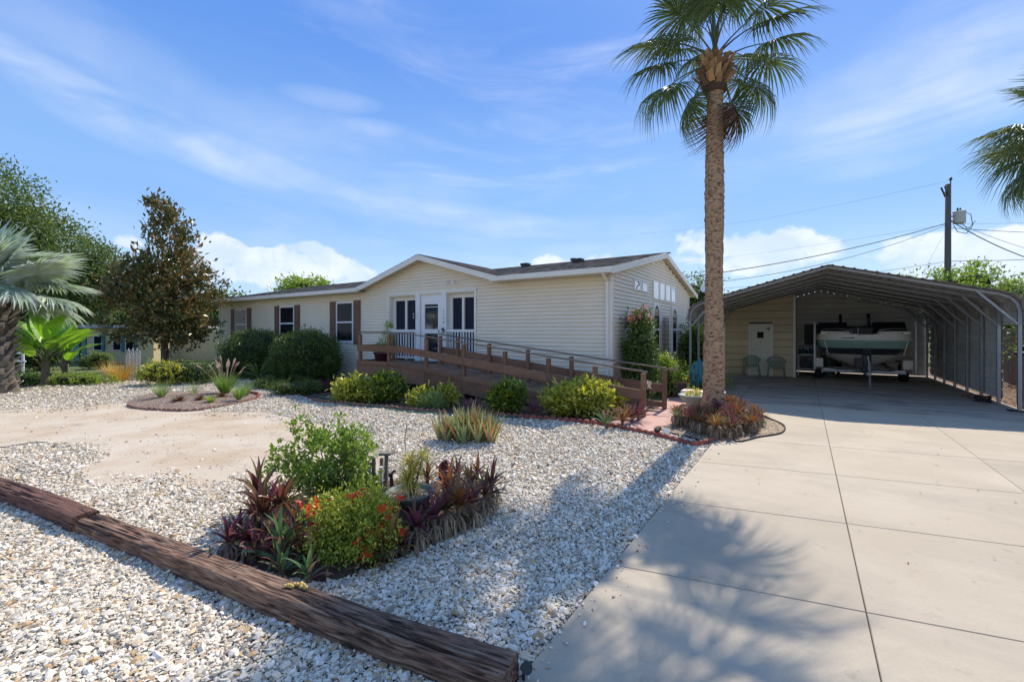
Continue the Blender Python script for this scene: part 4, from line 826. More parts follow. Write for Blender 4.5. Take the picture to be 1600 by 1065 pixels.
for k, (x, y, h, r) in enumerate(((3.9, 10.55, .22, .05), (4.0, 10.7, .30, .04), (4.12, 10.52, .18, .06), (4.25, 10.65, .26, .05), (4.36, 10.5, .2, .04))):
    smallthing('bottle', ('short dark bottle at the left front of the utility table top', 'tallest teal bottle on the utility table', 'squat dark bottle in the middle of the utility table', 'teal bottle second from the right on the utility table', 'thin dark bottle at the right end of the utility table')[k], 'bottle', M['bluepot'] if k % 2 else M['dark'], lambda b: b.lathe([(r, 0), (r, h * .7), (r * .4, h * .85), (r * .4, h)], (x, y, .88), 8), 'bottles on the utility table', loc=(x, y, .88), bev=0)
smallthing('storage_bin', 'olive ribbed bin standing on the floor right of the utility table', 'bin', M['greenpot'], lambda b: (b.lathe([(.20, 0), (.25, .75), (.27, .76), (.27, .82), (.05, .86)], (4.85, 10.6, .03), 14)), loc=(4.85, 10.6, .03), bev=0)
br = thing('broom', 'dark long handled broom leaning by the boat guide post', 'broom', 'H', (4.25, 9.3, 0))
smallthing('folded_umbrella', 'dark folded patio umbrella leaning in the corner between bin and boat', 'umbrella', M['black'], lambda b: b.tube([(5.15, 11.0, .03), (5.2, 11.3, .3), (5.2, 11.6, 1.3), (5.2, 11.7, 1.6)], [.03, .11, .09, .02], 8), loc=(5.15, 11, .03), bev=0)
b = MB(); b.tube([(4.62, 11.2, .1), (4.64, 12.35, 1.5)], .014, 6); b.build('handle', M['dark'], br); b = MB(); b.beam((4.5, 11.15, .08), (4.75, 11.15, .08), .06, .12); b.build('brush', M['straw'], br)
br.location = (*W(4.62, 11.2), 0)
for ch in KIDS[br.name]:
    for v in ch.data.vertices: v.co += Vector((4.25 - 4.62, 9.3 - 11.2, 0))
# things along the right wall
bn = thing('utility_box', 'waist high taupe cabinet outside the front right carport post', 'cabinet', 'H', (8.55, 4.5, 0))
b = MB(); b.box(8.28, 8.9, 4.2, 4.85, .02, 1.22); b.build('body', M['bin'], bn, bev=.03)
b = MB(); b.box(8.24, 8.94, 4.15, 4.9, 1.225, 1.31); b.build('lid', M['dark'], bn, bev=.02)
b = MB(); b.box(8.62, 8.74, 4.185, 4.197, .98, 1.16); b.build('tag', M['white'], bn)
smallthing('folded_tarp', 'bundle of dark blue tarp lying on the taupe cabinet', 'tarp', M['screen'], lambda b: [b.lathe([(.02, 0), (r, .05), (r * .9, .14), (.03, .22 + .1 * (k % 2))], (8.40 + .16 * k, 4.45 + .1 * (k % 2), 1.31), 9) for k, r in enumerate((.16, .2, .15))], loc=(8.5, 4.5, 1.31), bev=0)
smallthing('brick_pile', 'loose broken bricks at the foot of the right carport wall', 'bricks', M['edgebrown'], lambda b: [b.obox((7.8 + random.uniform(-.1, .08), 5.2 + k * .14, .065 + .03 * (k % 2)), (Vector((1, random.uniform(-.4, .4), 0)), Vector((random.uniform(-.3, .3), 1, 0)), (0, 0, 1)), (.09, .05, .035)) for k in range(8)], loc=(7.8, 5.6, .03))
smallthing('coiled_hose', 'small black coiled hose lying inside the right carport wall', 'hose', M['rubber'], lambda b: b.tube([(7.75 + .14 * math.cos(t * .6), 4.95 + .14 * math.sin(t * .6), .05 + .005 * t) for t in range(32)], .02, 6), loc=(7.75, 4.95, .03), bev=0)
smallthing('base_plate', 'black rubber foot at the base of the front right carport post', 'foot', M['rubber'], lambda b: b.box(7.82, 8.12, 3.5, 3.74, .002, .05), loc=(8, 3.62, 0))
# ================================================================== GRAVEL STONES
def pip(X, Y, poly):
    P = np.array(poly); ins = np.zeros(len(X), bool); n = len(P); j = n - 1
    for i in range(n):
        xi, yi, xj, yj_ = P[i, 0], P[i, 1], P[j, 0], P[j, 1]
        c_ = ((yi > Y) != (yj_ > Y)) & (X < (xj - xi) * (Y - yi) / (yj_ - yi + 1e-12) + xi); ins ^= c_; j = i
    return ins
from mathutils import noise as mnoise
def lxy(X, Y): dx, dy = X - C0[0], Y - C0[1]; return dx * CA - dy * SA, dx * SA + dy * CA
ptsX, ptsY, ptsS = [], [], []
for y0, y1, den, sz in ((1.6, 3.6, 10000, 1.), (3.6, 5.2, 7000, 1.05), (5.2, 7.8, 3000, 1.2), (7.8, 11.5, 1400, 1.4), (11.5, 16.5, 380, 1.7)):
    w_ = 1.22 * y1 + .6; n = int((y1 - y0) * 2 * w_ * den); X = RNG.uniform(-w_, w_, n); Y = RNG.uniform(y0, y1, n); ok = np.abs(X) < 1.22 * Y + .6
    lx, ly = lxy(X, Y)
    nzv = np.array([mnoise.noise(Vector((x * 1.7, y * 1.7, 0))) + .6 * mnoise.noise(Vector((x * 6, y * 6, 3))) for x, y in zip(X, Y)]) if False else (np.sin(X * 3.1 + 1.3 * np.sin(Y * 2.3)) * np.cos(Y * 2.7 + np.sin(X * 4.1)) * .5 + .3 * np.sin(X * 9 + Y * 7))
    ok &= ((lx < 2.82) | ((lx < 3.05) & (RNG.random(n) < .05 * np.exp(-(lx - 2.82) * 12)))) & (ly < -2.0)
    ins = pip(X, Y, SANDP)
    # ragged sand edge: stones spill over the rim, thin out inside
    c0 = np.array(SANDP).mean(0); shr = [(c0[0] + (p[0] - c0[0]) * .86, c0[1] + (p[1] - c0[1]) * .80) for p in SANDP]; ins2 = pip(X, Y, shr)
    rim = ins & ~ins2
    ok &= ~(ins2 & (RNG.random(n) > .010)); ok &= ~(rim & (RNG.random(n) > np.clip(.22 + .6 * nzv, .03, .9)))
    big = [(c0[0] + (p[0] - c0[0]) * 1.12, c0[1] + (p[1] - c0[1]) * 1.12) for p in SANDP]; out = pip(X, Y, big) & ~ins
    for poly in (BED, FB, ISL, PB): ok &= ~pip(lx, ly, poly)
    ok &= ~((lx > .85) & (ly > -2.5))
    ptsX.append(X[ok]); ptsY.append(Y[ok]); ptsS.append(np.full(ok.sum(), sz))
PX, PY, PS = map(np.concatenate, (ptsX, ptsY, ptsS)); NP = len(PX)
me = bpy.data.meshes.new('gravel_stones'); me.vertices.add(NP)
hl = RNG.lognormal(math.log(.0086), .50, NP).clip(.0035, .031) * PS
sc_ = np.stack([hl, hl * RNG.uniform(.5, .95, NP), hl * RNG.uniform(.22, .5, NP)], 1)
me.vertices.foreach_set('co', np.stack([PX, PY, hl * RNG.uniform(-.1, .55, NP) + np.where(lxy(PX, PY)[0] > 2.82, .032, 0)], 1).ravel())
for nm, arr in (('sc', sc_), ('ro', np.stack([RNG.normal(0, .35, NP), RNG.normal(0, .35, NP), RNG.uniform(0, 6.28, NP)], 1))):
    at_ = me.attributes.new(nm, 'FLOAT_VECTOR', 'POINT'); at_.data.foreach_set('vector', arr.astype(np.float32).ravel())
gst = bpy.data.objects.new('gravel_stones', me); COL.objects.link(gst); gst['kind'] = 'stuff'
def stone_mat():
    m = bpy.data.materials.new('shell_stone'); m.use_nodes = True; n, l = m.node_tree.nodes, m.node_tree.links; p = n['Principled BSDF']; p.inputs['Roughness'].default_value = .75
    oi = n.new('ShaderNodeObjectInfo'); r = n.new('ShaderNodeValToRGB'); r.color_ramp.interpolation = 'CONSTANT'; l.new(oi.outputs['Random'], r.inputs[0]); e = r.color_ramp.elements
    cols = [(.80, .72, .57), (.90, .83, .69), (.68, .59, .46), (.85, .77, .62), (.60, .53, .42), (.92, .86, .74), (.70, .56, .38), (.78, .70, .57), (.88, .81, .68), (.58, .40, .21), (.40, .35, .27), (.82, .72, .54)]
    for i, c_ in enumerate(cols):
        q = e[i] if i < 2 else e.new(.99); q.position = i / len(cols); q.color = (*c_, 1)
    t = n.new('ShaderNodeTexCoord'); nz = n.new('ShaderNodeTexNoise'); nz.inputs['Scale'].default_value = 2.5; l.new(t.outputs['Object'], nz.inputs['Vector'])
    hs = n.new('ShaderNodeHueSaturation'); mr = n.new('ShaderNodeMapRange'); l.new(nz.outputs['Fac'], mr.inputs[0]); mr.inputs[1].default_value = .3; mr.inputs[2].default_value = .7; mr.inputs[3].default_value = .75; mr.inputs[4].default_value = 1.1
    l.new(mr.outputs[0], hs.inputs['Value']); l.new(r.outputs[0], hs.inputs['Color']); l.new(hs.outputs[0], p.inputs['Base Color']); return m
M['stone'] = stone_mat()
ng = bpy.data.node_groups.new('stones', 'GeometryNodeTree'); ng.interface.new_socket('Geometry', in_out='INPUT', socket_type='NodeSocketGeometry'); ng.interface.new_socket('Geometry', in_out='OUTPUT', socket_type='NodeSocketGeometry')
n, l = ng.nodes, ng.links; gi, go = n.new('NodeGroupInput'), n.new('NodeGroupOutput')
jn = n.new('GeometryNodeJoinGeometry')
for k in range(5):
    ic = n.new('GeometryNodeMeshIcoSphere'); ic.inputs['Radius'].default_value = 1; ic.inputs['Subdivisions'].default_value = 1
    sp = n.new('GeometryNodeSetPosition'); nzn = n.new('ShaderNodeTexNoise'); nzn.noise_dimensions = '4D'; nzn.inputs['W'].default_value = k * 7.3; nzn.inputs['Scale'].default_value = 1.1
    vm = n.new('ShaderNodeVectorMath'); vm.operation = 'SUBTRACT'; l.new(nzn.outputs['Color'], vm.inputs[0]); vm.inputs[1].default_value = (.5, .5, .5)
    vs = n.new('ShaderNodeVectorMath'); vs.operation = 'SCALE'; l.new(vm.outputs[0], vs.inputs[0]); vs.inputs['Scale'].default_value = 2.2
    l.new(ic.outputs[0], sp.inputs['Geometry']); l.new(vs.outputs[0], sp.inputs['Offset'])
    sm_ = n.new('GeometryNodeSetMaterial'); sm_.inputs['Material'].default_value = M['stone']; l.new(sp.outputs[0], sm_.inputs[0])
    gti = n.new('GeometryNodeGeometryToInstance'); l.new(sm_.outputs[0], gti.inputs[0]); l.new(gti.outputs[0], jn.inputs[0])
iop = n.new('GeometryNodeInstanceOnPoints'); l.new(gi.outputs[0], iop.inputs['Points']); l.new(jn.outputs[0], iop.inputs['Instance']); iop.inputs['Pick Instance'].default_value = True
for nm, s in (('sc', 'Scale'), ('ro', 'Rotation')):
    na = n.new('GeometryNodeInputNamedAttribute'); na.data_type = 'FLOAT_VECTOR'; na.inputs['Name'].default_value = nm
    if s == 'Rotation':
        e2 = n.new('FunctionNodeEulerToRotation'); l.new(na.outputs[0], e2.inputs[0]); l.new(e2.outputs[0], iop.inputs[s])
    else: l.new(na.outputs[0], iop.inputs[s])
l.new(iop.outputs[0], go.inputs[0]); gm = gst.modifiers.new('stones', 'NODES'); gm.node_group = ng
print('stones', NP)
# ================================================================== TIMBERS
def timber_mat(name, c1, c2, c3):
    m = bpy.data.materials.new(name); m.use_nodes = True; n, l = m.node_tree.nodes, m.node_tree.links; p = n['Principled BSDF']; p.inputs['Roughness'].default_value = .9
    t = n.new('ShaderNodeTexCoord'); mp = n.new('ShaderNodeMapping'); mp.inputs['Scale'].default_value = (2.6, 34, 34); l.new(t.outputs['Object'], mp.inputs[0])
    nz = n.new('ShaderNodeTexNoise'); nz.inputs['Scale'].default_value = 2; nz.inputs['Detail'].default_value = 8; nz.inputs['Distortion'].default_value = .6; l.new(mp.outputs[0], nz.inputs['Vector'])
    r = n.new('ShaderNodeValToRGB'); e = r.color_ramp.elements; e[0].position = .32; e[0].color = (.02, .013, .01, 1); e[1].position = .7; e[1].color = (*c2, 1); q = e.new(.46); q.color = (*c1, 1); l.new(nz.outputs['Fac'], r.inputs[0])
    n2 = n.new('ShaderNodeTexNoise'); n2.inputs['Scale'].default_value = 2.2; n2.inputs['Detail'].default_value = 5; l.new(t.outputs['Object'], n2.inputs['Vector'])
    mr = n.new('ShaderNodeMapRange'); l.new(n2.outputs['Fac'], mr.inputs[0]); mr.inputs[1].default_value = .52; mr.inputs[2].default_value = .66
    mx = n.new('ShaderNodeMix'); mx.data_type = 'RGBA'; l.new(mr.outputs[0], mx.inputs[0]); l.new(r.outputs[0], mx.inputs[6]); mx.inputs[7].default_value = (*c3, 1)
    mm = n.new('ShaderNodeMix'); mm.data_type = 'RGBA'; mm.blend_type = 'MULTIPLY'; mm.inputs[0].default_value = .8; l.new(mx.outputs[2], mm.inputs[6]); l.new(r.outputs[0], mm.inputs[7])
    m3 = n.new('ShaderNodeMix'); m3.data_type = 'RGBA'; m3.inputs[0].default_value = .6; l.new(mm.outputs[2], m3.inputs[6]); l.new(r.outputs[0], m3.inputs[7]); l.new(m3.outputs[2], p.inputs['Base Color'])
    b = n.new('ShaderNodeBump'); b.inputs['Strength'].default_value = 1; b.inputs['Distance'].default_value = .012; l.new(nz.outputs['Fac'], b.inputs['Height']); l.new(b.outputs[0], p.inputs['Normal']); return m
M['timb1'] = timber_mat('weathered_timber', (.19, .105, .065), (.42, .30, .215), (.42, .17, .08))
M['timb2'] = timber_mat('dark_red_timber', (.17, .08, .055), (.27, .14, .10), (.24, .10, .06))
def timber(p, q, w_, h0, h1, m, label, seed):
    p, q = Vector((*p, 0)), Vector((*q, 0)); Ls = (q - p).length; rz = math.atan2(q.y - p.y, q.x - p.x); b = MB(); nx_, per = int(Ls / .025), 72; V = []
    for i in range(nx_ + 1):
        x = Ls * i / nx_; h = h0 + (h1 - h0) * i / nx_; bow = .02 * math.sin(x * 1.3 + seed)
        for k in range(per):
            t = 2 * math.pi * k / per; c_, s_ = math.cos(t), math.sin(t); rr = 1 / (abs(c_) ** 6 + abs(s_) ** 6) ** (1 / 6)
            y, z = c_ * rr * w_ / 2, s_ * rr * (h + .06) / 2
            gr = mnoise.noise(Vector((x * .9 + seed * 9, c_ * 10 + seed, s_ * 10))); g2 = mnoise.noise(Vector((x * .6 + seed, c_ * 22, s_ * 22 + seed))); cr_ = -max(0, .15 - abs(gr)) / .15 * .022 * (1 if s_ > .3 else .3) * (.5 + .5 * math.sin(x * 1.9 + seed)) - .006 * max(0, g2)
            lump = .008 * mnoise.noise(Vector((x * 3, c_ * 2 + 5, s_ * 2 + seed))); f = 1 + (cr_ + lump) / (w_ / 2)
            ends = .012 * mnoise.noise(Vector((k * .4, seed, i > 2))) if i in (0, nx_) else 0
            V.append((x + ends, y * f + bow, z * f + (h - .06) / 2 + .0))
    Fs = [(i * per + k, i * per + (k + 1) % per, (i + 1) * per + (k + 1) % per, (i + 1) * per + k) for i in range(nx_) for k in range(per)]
    Fs += [tuple(range(per)), tuple(nx_ * per + k for k in range(per))[::-1]]
    b.add(V, Fs); o = b.top('landscape_timber', m, 'L', (p.x, p.y, 0), label, 'timber', 'timbers along the street edge'); o.rotation_euler = (0, 0, rz); return o
T0, T1 = G(798, 1036, .16), G(134, 805, .13)
timber(T1, T0, .19, .115, .165, M['timb1'], 'long cracked brown timber running from the driveway corner past the planting bed', 1.)
dT = (Vector(T1) - Vector(T0)).normalized(); T2 = Vector(T1) + dT * .02; T2b = T2 + Vector((-.90, .44)) * 3.6
timber(tuple(T2b), tuple(T2), .2, .13, .15, M['timb2'], 'dark reddish timber at the far left end of the row of timbers', 4.2)
T3 = T2b + Vector((-.9, .44)) * .02; timber(tuple(T3 + Vector((-.9, .44)) * 3), tuple(T3), .2, .12, .14, M['timb2'], 'timber continuing the row beyond the left edge', 6.1)
# small spotlight at the timber end, wire, dry leaf, fungus
sx, sy = G(818, 1040, .1)
sp = thing('garden_spotlight', 'small black garden spotlight at the driveway end of the cracked timber', 'light', 'W', (sx, sy, 0))
b = MB(); b.tube([(sx, sy, 0), (sx, sy, .07)], .008, 6); b.build('stake', M['rubber'], sp)
b = MB(); b.tube([(sx, sy + .03, .07), (sx + .01, sy - .01, .10), (sx + .015, sy - .045, .125)], [.018, .026, .03], 12); b.build('lamp_head', M['dark'], sp, smooth=False)
b = MB(); b.tube([(sx, sy, .03), (sx - .04, sy - .02, .01), (sx - .08, sy + .02, .03), (sx - .06, sy + .07, .05)], .005, 5); b.build('wire', M['white'], sp)
def gp(u, v, z=0): return (*G(u, v, z), z)
lx_, ly_ = G(462, 965, .06)
b = MB(); b.add([(lx_ + x, ly_ + y, z) for x, y, z in ((-.035, 0, .02), (0, -.02, .03), (.035, .0, .025), (.04, .01, .06), (.02, .02, .085), (0, .01, .075), (-.02, .02, .09), (-.04, .01, .065))], [(0, 1, 6, 7), (1, 4, 5, 6), (1, 2, 3, 4)]); b.top('dry_leaf', M['leafdry'], 'W', (lx_, ly_, 0), 'curled orange brown dry leaf leaning against the front face of the timber', 'leaf')
fx_, fy_ = G(462, 916, .15)
b = MB()
for k in range(14): b.lathe([(.0, .0), (.012, .004), (.014, .012), (.006, .02), (0, .022)], (fx_ + random.uniform(-.07, .09), fy_ + random.uniform(-.03, .03), .145 + random.uniform(0, .008)), 7)
b.top('fungus', M['fungus'], 'W', (fx_, fy_, .14), 'yellow crusty fungus growing on top of the timber beside the bed', 'fungus', smooth=True)
for k, (u, v) in enumerate(((1009, 859), (996, 868), (970, 884))):
    x, y = G(u, v); b = MB(); a_ = .6 * k
    b.add([(x + r * math.cos(t + a_), y + r * .4 * math.sin(t + a_), .034 + .012 * (j % 2)) for j, (r, t) in enumerate(((.03, 0), (.012, 1), (.012, 2.1), (.03, 3.14), (.012, 4.2), (.012, 5.2)))], [(0, 1, 4, 5), (1, 2, 3, 4)])
    b.top('fallen_leaf', M['leafdry'], 'W', (x, y, .03), ('small curled brown leaf on the driveway, the upper one of three', 'small brown leaf on the driveway between two others', 'small brown leaf on the driveway closest to the slab joint')[k], 'leaf', 'fallen leaves on the driveway')
# ================================================================== PLANT TOOLS
def unit(v): return v / np.maximum(1e-9, np.linalg.norm(v, axis=-1, keepdims=True))
def leaves(b, P, D, Nn, Ln, Wd, fold=.12, droop=.15, m=None, simple=False):
    D = unit(D); S = unit(np.cross(D, Nn)); U = np.cross(S, D); n = len(P); Ln = np.broadcast_to(Ln, (n,))[:, None]; Wd = np.broadcast_to(Wd, (n,))[:, None]
    tip = P + D * Ln - U * Ln * droop; Lf = P + D * Ln * .5 + S * Wd * .5; Rt = P + D * Ln * .5 - S * Wd * .5; C = P + D * Ln * .5 - U * Wd * fold * 2
    if simple:
        V = np.stack([P, Rt, tip, Lf], 1).reshape(-1, 3); Fq = np.arange(n * 4).reshape(n, 4)
    else:
        V = np.stack([P, Rt, C, Lf, tip], 1).reshape(-1, 3); i = np.arange(n)[:, None] * 5; Fq = np.concatenate([i + [[0, 1, 4, 2]], i + [[0, 2, 4, 3]]], 0)
    b.arr(V, Fq, m)
def crown(b, blobs, nclump, per, cr, Ln, Wd, inner=.5, up=.5, simple=True, m=None, outw=.6, seed=None, zmin=None, **k):
    r = np.random.default_rng(seed) if seed is not None else RNG
    B = np.array(blobs, float); vol = B[:, 3] * B[:, 4] + B[:, 4] * B[:, 5] + B[:, 3] * B[:, 5]; ch = r.choice(len(B), nclump, p=vol / vol.sum())
    d = unit(r.normal(size=(nclump, 3))); rad = (inner + (1 - inner) * r.random((nclump, 1)) ** .6) * (1 + .08 * r.normal(size=(nclump, 1)))
    Cc = B[ch, :3] + d * rad * B[ch, 3:6]
    if zmin is not None: Cc = Cc[Cc[:, 2] > zmin]; d = unit(Cc - B[:, :3].mean(0)); nclump = len(Cc)
    crs = cr * r.uniform(.6, 1.3, (nclump, 1, 1))
    P = Cc[:, None] + r.normal(size=(nclump, per, 3)) * crs * .5; D = unit(r.normal(size=P.shape)) + d[:, None] * outw + np.array([0, 0, up])
    Nn = r.normal(size=P.shape) + np.array([0, 0, 1.])
    leaves(b, P.reshape(-1, 3), D.reshape(-1, 3), Nn.reshape(-1, 3), Ln * r.uniform(.6, 1.25, nclump * per), Wd * r.uniform(.7, 1.2, nclump * per), m=m, simple=simple, **k)
    return Cc
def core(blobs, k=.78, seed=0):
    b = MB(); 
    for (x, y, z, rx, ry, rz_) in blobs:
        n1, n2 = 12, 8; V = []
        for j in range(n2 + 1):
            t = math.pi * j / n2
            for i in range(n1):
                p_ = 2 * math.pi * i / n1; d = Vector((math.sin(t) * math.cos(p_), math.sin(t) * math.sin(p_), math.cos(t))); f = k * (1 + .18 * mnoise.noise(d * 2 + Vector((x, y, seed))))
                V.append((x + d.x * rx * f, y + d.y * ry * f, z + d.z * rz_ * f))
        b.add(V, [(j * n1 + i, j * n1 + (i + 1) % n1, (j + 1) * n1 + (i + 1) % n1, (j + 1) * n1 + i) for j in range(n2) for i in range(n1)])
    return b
M['coredark'] = mat('shade_core', (.012, .02, .008), (.02, .03, .01), rough=1)  # lumpy core added inside crowns, near-black as painted inner shade, blocks light
def stems(b, base, tops, r=.02, n=5, jit=.1, mid=.5):
    for t in tops:
        p, q = Vector(base), Vector(t); mpt = p.lerp(q, mid) + Vector((random.uniform(-jit, jit), random.uniform(-jit, jit), random.uniform(0, jit)))
        b.tube([p, p.lerp(mpt, .6) + Vector((0, 0, .02)), mpt, q], [r, r * .8, r * .6, r * .3], n, False)
def bush(name, label, cat, loc, blobs, nclump, per, cr, Ln, Wd, m, group=None, flower=None, stemm='twig', nst=6, dense=False, seed=1, up=.5, inner=.5, simple=True, zmin=.02, str_=.012, outw=.6):
    t = thing(name, label, cat, 'L', loc, group); b = MB(); Cc = crown(b, blobs, nclump, per, cr, Ln, Wd, seed=seed, up=up, inner=inner, simple=simple, zmin=zmin, outw=outw); b.build('foliage', M[m], t)
    if dense: core(blobs, .80 if dense is True else dense, seed).build('shade_core', M['coredark'], t, smooth=True)
    b = MB(); idx = np.random.default_rng(seed).choice(len(Cc), min(nst, len(Cc)), replace=False); stems(b, (0, 0, -.02), [Cc[i] for i in idx], str_); b.build('stem', M[stemm], t)
    if flower:
        fm, nf, fs, fz = flower; r = np.random.default_rng(seed + 5); c_ = Cc[Cc[:, 2] > np.quantile(Cc[:, 2], fz)]; c_ = c_[r.choice(len(c_), min(nf, len(c_)), replace=False)]
        dd = c_ - np.array(blobs)[:, :3].mean(0); c_ = c_ + unit(dd) * cr * .8
        P = c_[:, None] + r.normal(size=(len(c_), 9, 3)) * fs * .35; b = MB(); leaves(b, P.reshape(-1, 3), r.normal(size=(len(c_) * 9, 3)) + [0, 0, .6], r.normal(size=(len(c_) * 9, 3)) + [0, 0, 1], fs, fs * .7, simple=True); b.build('flowers', M[fm], t, kind='stuff')
    return t
def strap(Ln, w, arch, sec=5, fold=.25, droop=.5, twist=0.):
    """a strap leaf along +x, rising first then arching; returns a mesh builder"""
    b = MB(); V = []
    for i in range(sec + 1):
        t = i / sec; a_ = arch * (1 - .25 * t) - droop * 1.4 * t * t; 
        if i == 0: x = z = 0.
        else: x += Ln / sec * math.cos(a_); z += Ln / sec * math.sin(a_)
        ww = w * (.55 + .45 * math.sin(min(1, t * 1.6) * math.pi / 2)) * (1 - max(0, t - .35) / .65) ** .8 / 2 + .0008
        V += [(x, -ww, z + ww * fold), (x, 0, z - ww * fold), (x, ww, z + ww * fold)]
    b.add(V, [(i * 3 + k, i * 3 + k + 1, i * 3 + k + 4, i * 3 + k + 3) for i in range(sec) for k in range(2)]); return b
def rot_pts(V, rz, ry=0., s=1., off=(0, 0, 0)):
    cy, sy = math.cos(ry), math.sin(ry); cz, sz = math.cos(rz), math.sin(rz); out = []
    for x, y, z in V:
        x2, z2 = x * cy - z * sy, x * sy + z * cy; out.append(((x2 * cz - y * sz) * s + off[0], (x2 * sz + y * cz) * s + off[1], z2 * s + off[2]))
    return out
def rosette(b, n, Ln, w, el0, el1, sec=4, fold=.25, droop=.5, off=(0, 0, 0), r0=.01):
    for k in range(n):
        f = k / max(1, n - 1); a_ = k * 2.4 + random.uniform(-.3, .3); el_ = el0 + (el1 - el0) * f
        s_ = strap(Ln * random.uniform(.75, 1.1) * (1 - .25 * f), w * random.uniform(.8, 1.1), el_, sec, fold, droop * random.uniform(.6, 1.3) * (1 - .6 * f))
        b.add(rot_pts(s_.v, a_, 0, 1, (off[0] + r0 * math.cos(a_), off[1] + r0 * math.sin(a_), off[2] + .02 * f)), s_.f)
def tuft(b, n, Ln, w, spread, droop, sec=4, off=(0, 0, 0), r0=.04, fold=.1):
    for k in range(n):
        a_ = random.uniform(0, 6.283); rr = r0 * math.sqrt(random.random()); tilt = spread * math.sqrt(random.random())
        s_ = strap(Ln * random.uniform(.55, 1.1), w, math.pi / 2 - tilt, sec, fold, droop * random.uniform(.4, 1.4) - (math.pi / 2 - tilt) * .35)
        a2 = a_ + random.uniform(-.5, .5); b.add(rot_pts(s_.v, a2, 0, 1, (off[0] + rr * math.cos(a_), off[1] + rr * math.sin(a_), off[2])), s_.f)
def fan(nseg, pet, blade, sw, span=2.6, droop=.5, rise=.15, fold=.3, costa=.25, sec=4, curl=0.):
    bp = MB(); pts = [(pet * t, 0, rise * pet * math.sin(t * 1.6) - .25 * droop * pet * t * t) for t in [i / 5 for i in range(6)]]
    bp.tube(pts, [.028, .022, .017, .014, .012, .010], 5, False); hx, _, hz = pts[-1]; b = MB()
    for k in range(nseg):
        a_ = -span + 2 * span * k / (nseg - 1) + random.uniform(-.04, .04); q = abs(a_) / span; ca, sa = math.cos(a_), math.sin(a_)
        st = costa * (1 - q) * blade; ln = blade * (1 - .35 * q ** 2) * random.uniform(.78, 1.08); V = []; x0, y0, z0 = hx + st, 0, hz - st * st * droop * .35 / max(.1, blade)
        hz_ = z0; tilt = .30 * math.sin(a_ * 1.0) * 0
        for i in range(sec + 1):
            t = i / sec; r = ln * t; z = hz_ + .10 * blade * q * (1 - t) * 2 * t - droop * ln * (t ** 2.2) * (.55 + .45 * random.uniform(.7, 1.2)) - curl * r * q
            ww = sw * (.35 + 1.3 * min(t, .4) / .4 * .65) * (1 if t < .5 else max(.04, 1 - (t - .5) / .5)); shr = 1 - droop * .25 * t ** 2
            x = x0 + ca * r * shr; y = y0 + sa * r * shr
            V += [(x + sa * ww / 2, y - ca * ww / 2, z + ww * fold * .5), (x, y, z - ww * fold * .5), (x - sa * ww / 2, y + ca * ww / 2, z + ww * fold * .5)]
        V = [(p[0] - hx, p[1], p[2] - hz) for p in V]
        b.add(V, [(i * 3 + j, i * 3 + j + 1, i * 3 + j + 4, i * 3 + j + 3) for i in range(sec) for j in range(2)])
    bp.hub = (hx, 0, hz)
    return bp, b
# ================================================================== BIG PALM
def ringtrunk(b, P, R, n=28, amp=.02, ringstep=.05, seed=0, pit=.6):
    h0, h1 = P[0][2], P[-1][2]; rows = int((h1 - h0) / ringstep); V = []
    for j in range(rows + 1):
        t = j / rows; z = h0 + (h1 - h0) * t; i = min(len(P) - 2, int(t * (len(P) - 1))); f = t * (len(P) - 1) - i
        cx = P[i][0] * (1 - f) + P[i + 1][0] * f; cy = P[i][1] * (1 - f) + P[i + 1][1] * f; r = R[i] * (1 - f) + R[i + 1] * f
        for k in range(n):
            a_ = 2 * math.pi * k / n; q = mnoise.noise(Vector((math.cos(a_) * 3.2, math.sin(a_) * 3.2, z * 7 + seed))); q2 = mnoise.noise(Vector((math.cos(a_) * 9, math.sin(a_) * 9, z * 22 + seed)))
            rr = r + amp * (.55 * math.sin(z * 46 + 3 * q) * (.5 + .5 * math.sin(z * 3.1 + seed)) + .8 * q) + .012 * math.sin(z * 1.7 + seed) - (amp * 1.5 * max(0, q2 - .15) * 2 * pit); V.append((cx + rr * math.cos(a_), cy + rr * math.sin(a_), z))
    b.add(V, [(j * n + k, j * n + (k + 1) % n, (j + 1) * n + (k + 1) % n, (j + 1) * n + k) for j in range(rows) for k in range(n)])
def boots(b, c, r, z0, z1, n, ln, w, tilt=.6):
    for k in range(n):
        a_ = k * 2.399 + random.uniform(-.2, .2); z = z0 + (z1 - z0) * k / n; d = Vector((math.cos(a_), math.sin(a_), 0)); s = Vector((-math.sin(a_), math.cos(a_), 0)); t_ = tilt * random.uniform(.6, 1.2)
        D = (d * math.sin(t_) + Vector((0, 0, 1)) * math.cos(t_)).normalized(); Nn = D.cross(s); p = Vector(c) + d * r + Vector((0, 0, z)); L_ = ln * random.uniform(.6, 1.1)
        V = [p - s * w / 2, p + s * w / 2, p + s * w * .33 + D * L_, p - s * w * .33 + D * L_ * .85]; V2 = [q + Nn * -.02 for q in V]; b.add([*V, *V2], [(0, 1, 2, 3), (7, 6, 5, 4), (3, 2, 6, 7), (0, 3, 7, 4), (1, 5, 6, 2)])
FRM = []
for dr_, ri, sp_ in ((.25, .3, 2.5), (.45, .25, 2.6), (.7, .2, 2.5), (.95, .1, 2.2)):
    bp_, bb_ = fan(46, 1.08, 1.10, .036, sp_, dr_ * .85, ri); FRM.append((bp_.mesh('petiole', M['petiole']), bb_.mesh('frond', M['sabal']), bp_.hub))
bp_, bb_ = fan(34, .9, .85, .03, 1.7, 1.2, .0); FDEAD = (bp_.mesh('petiole', M['dead']), bb_.mesh('frond', M['dead']), bp_.hub)
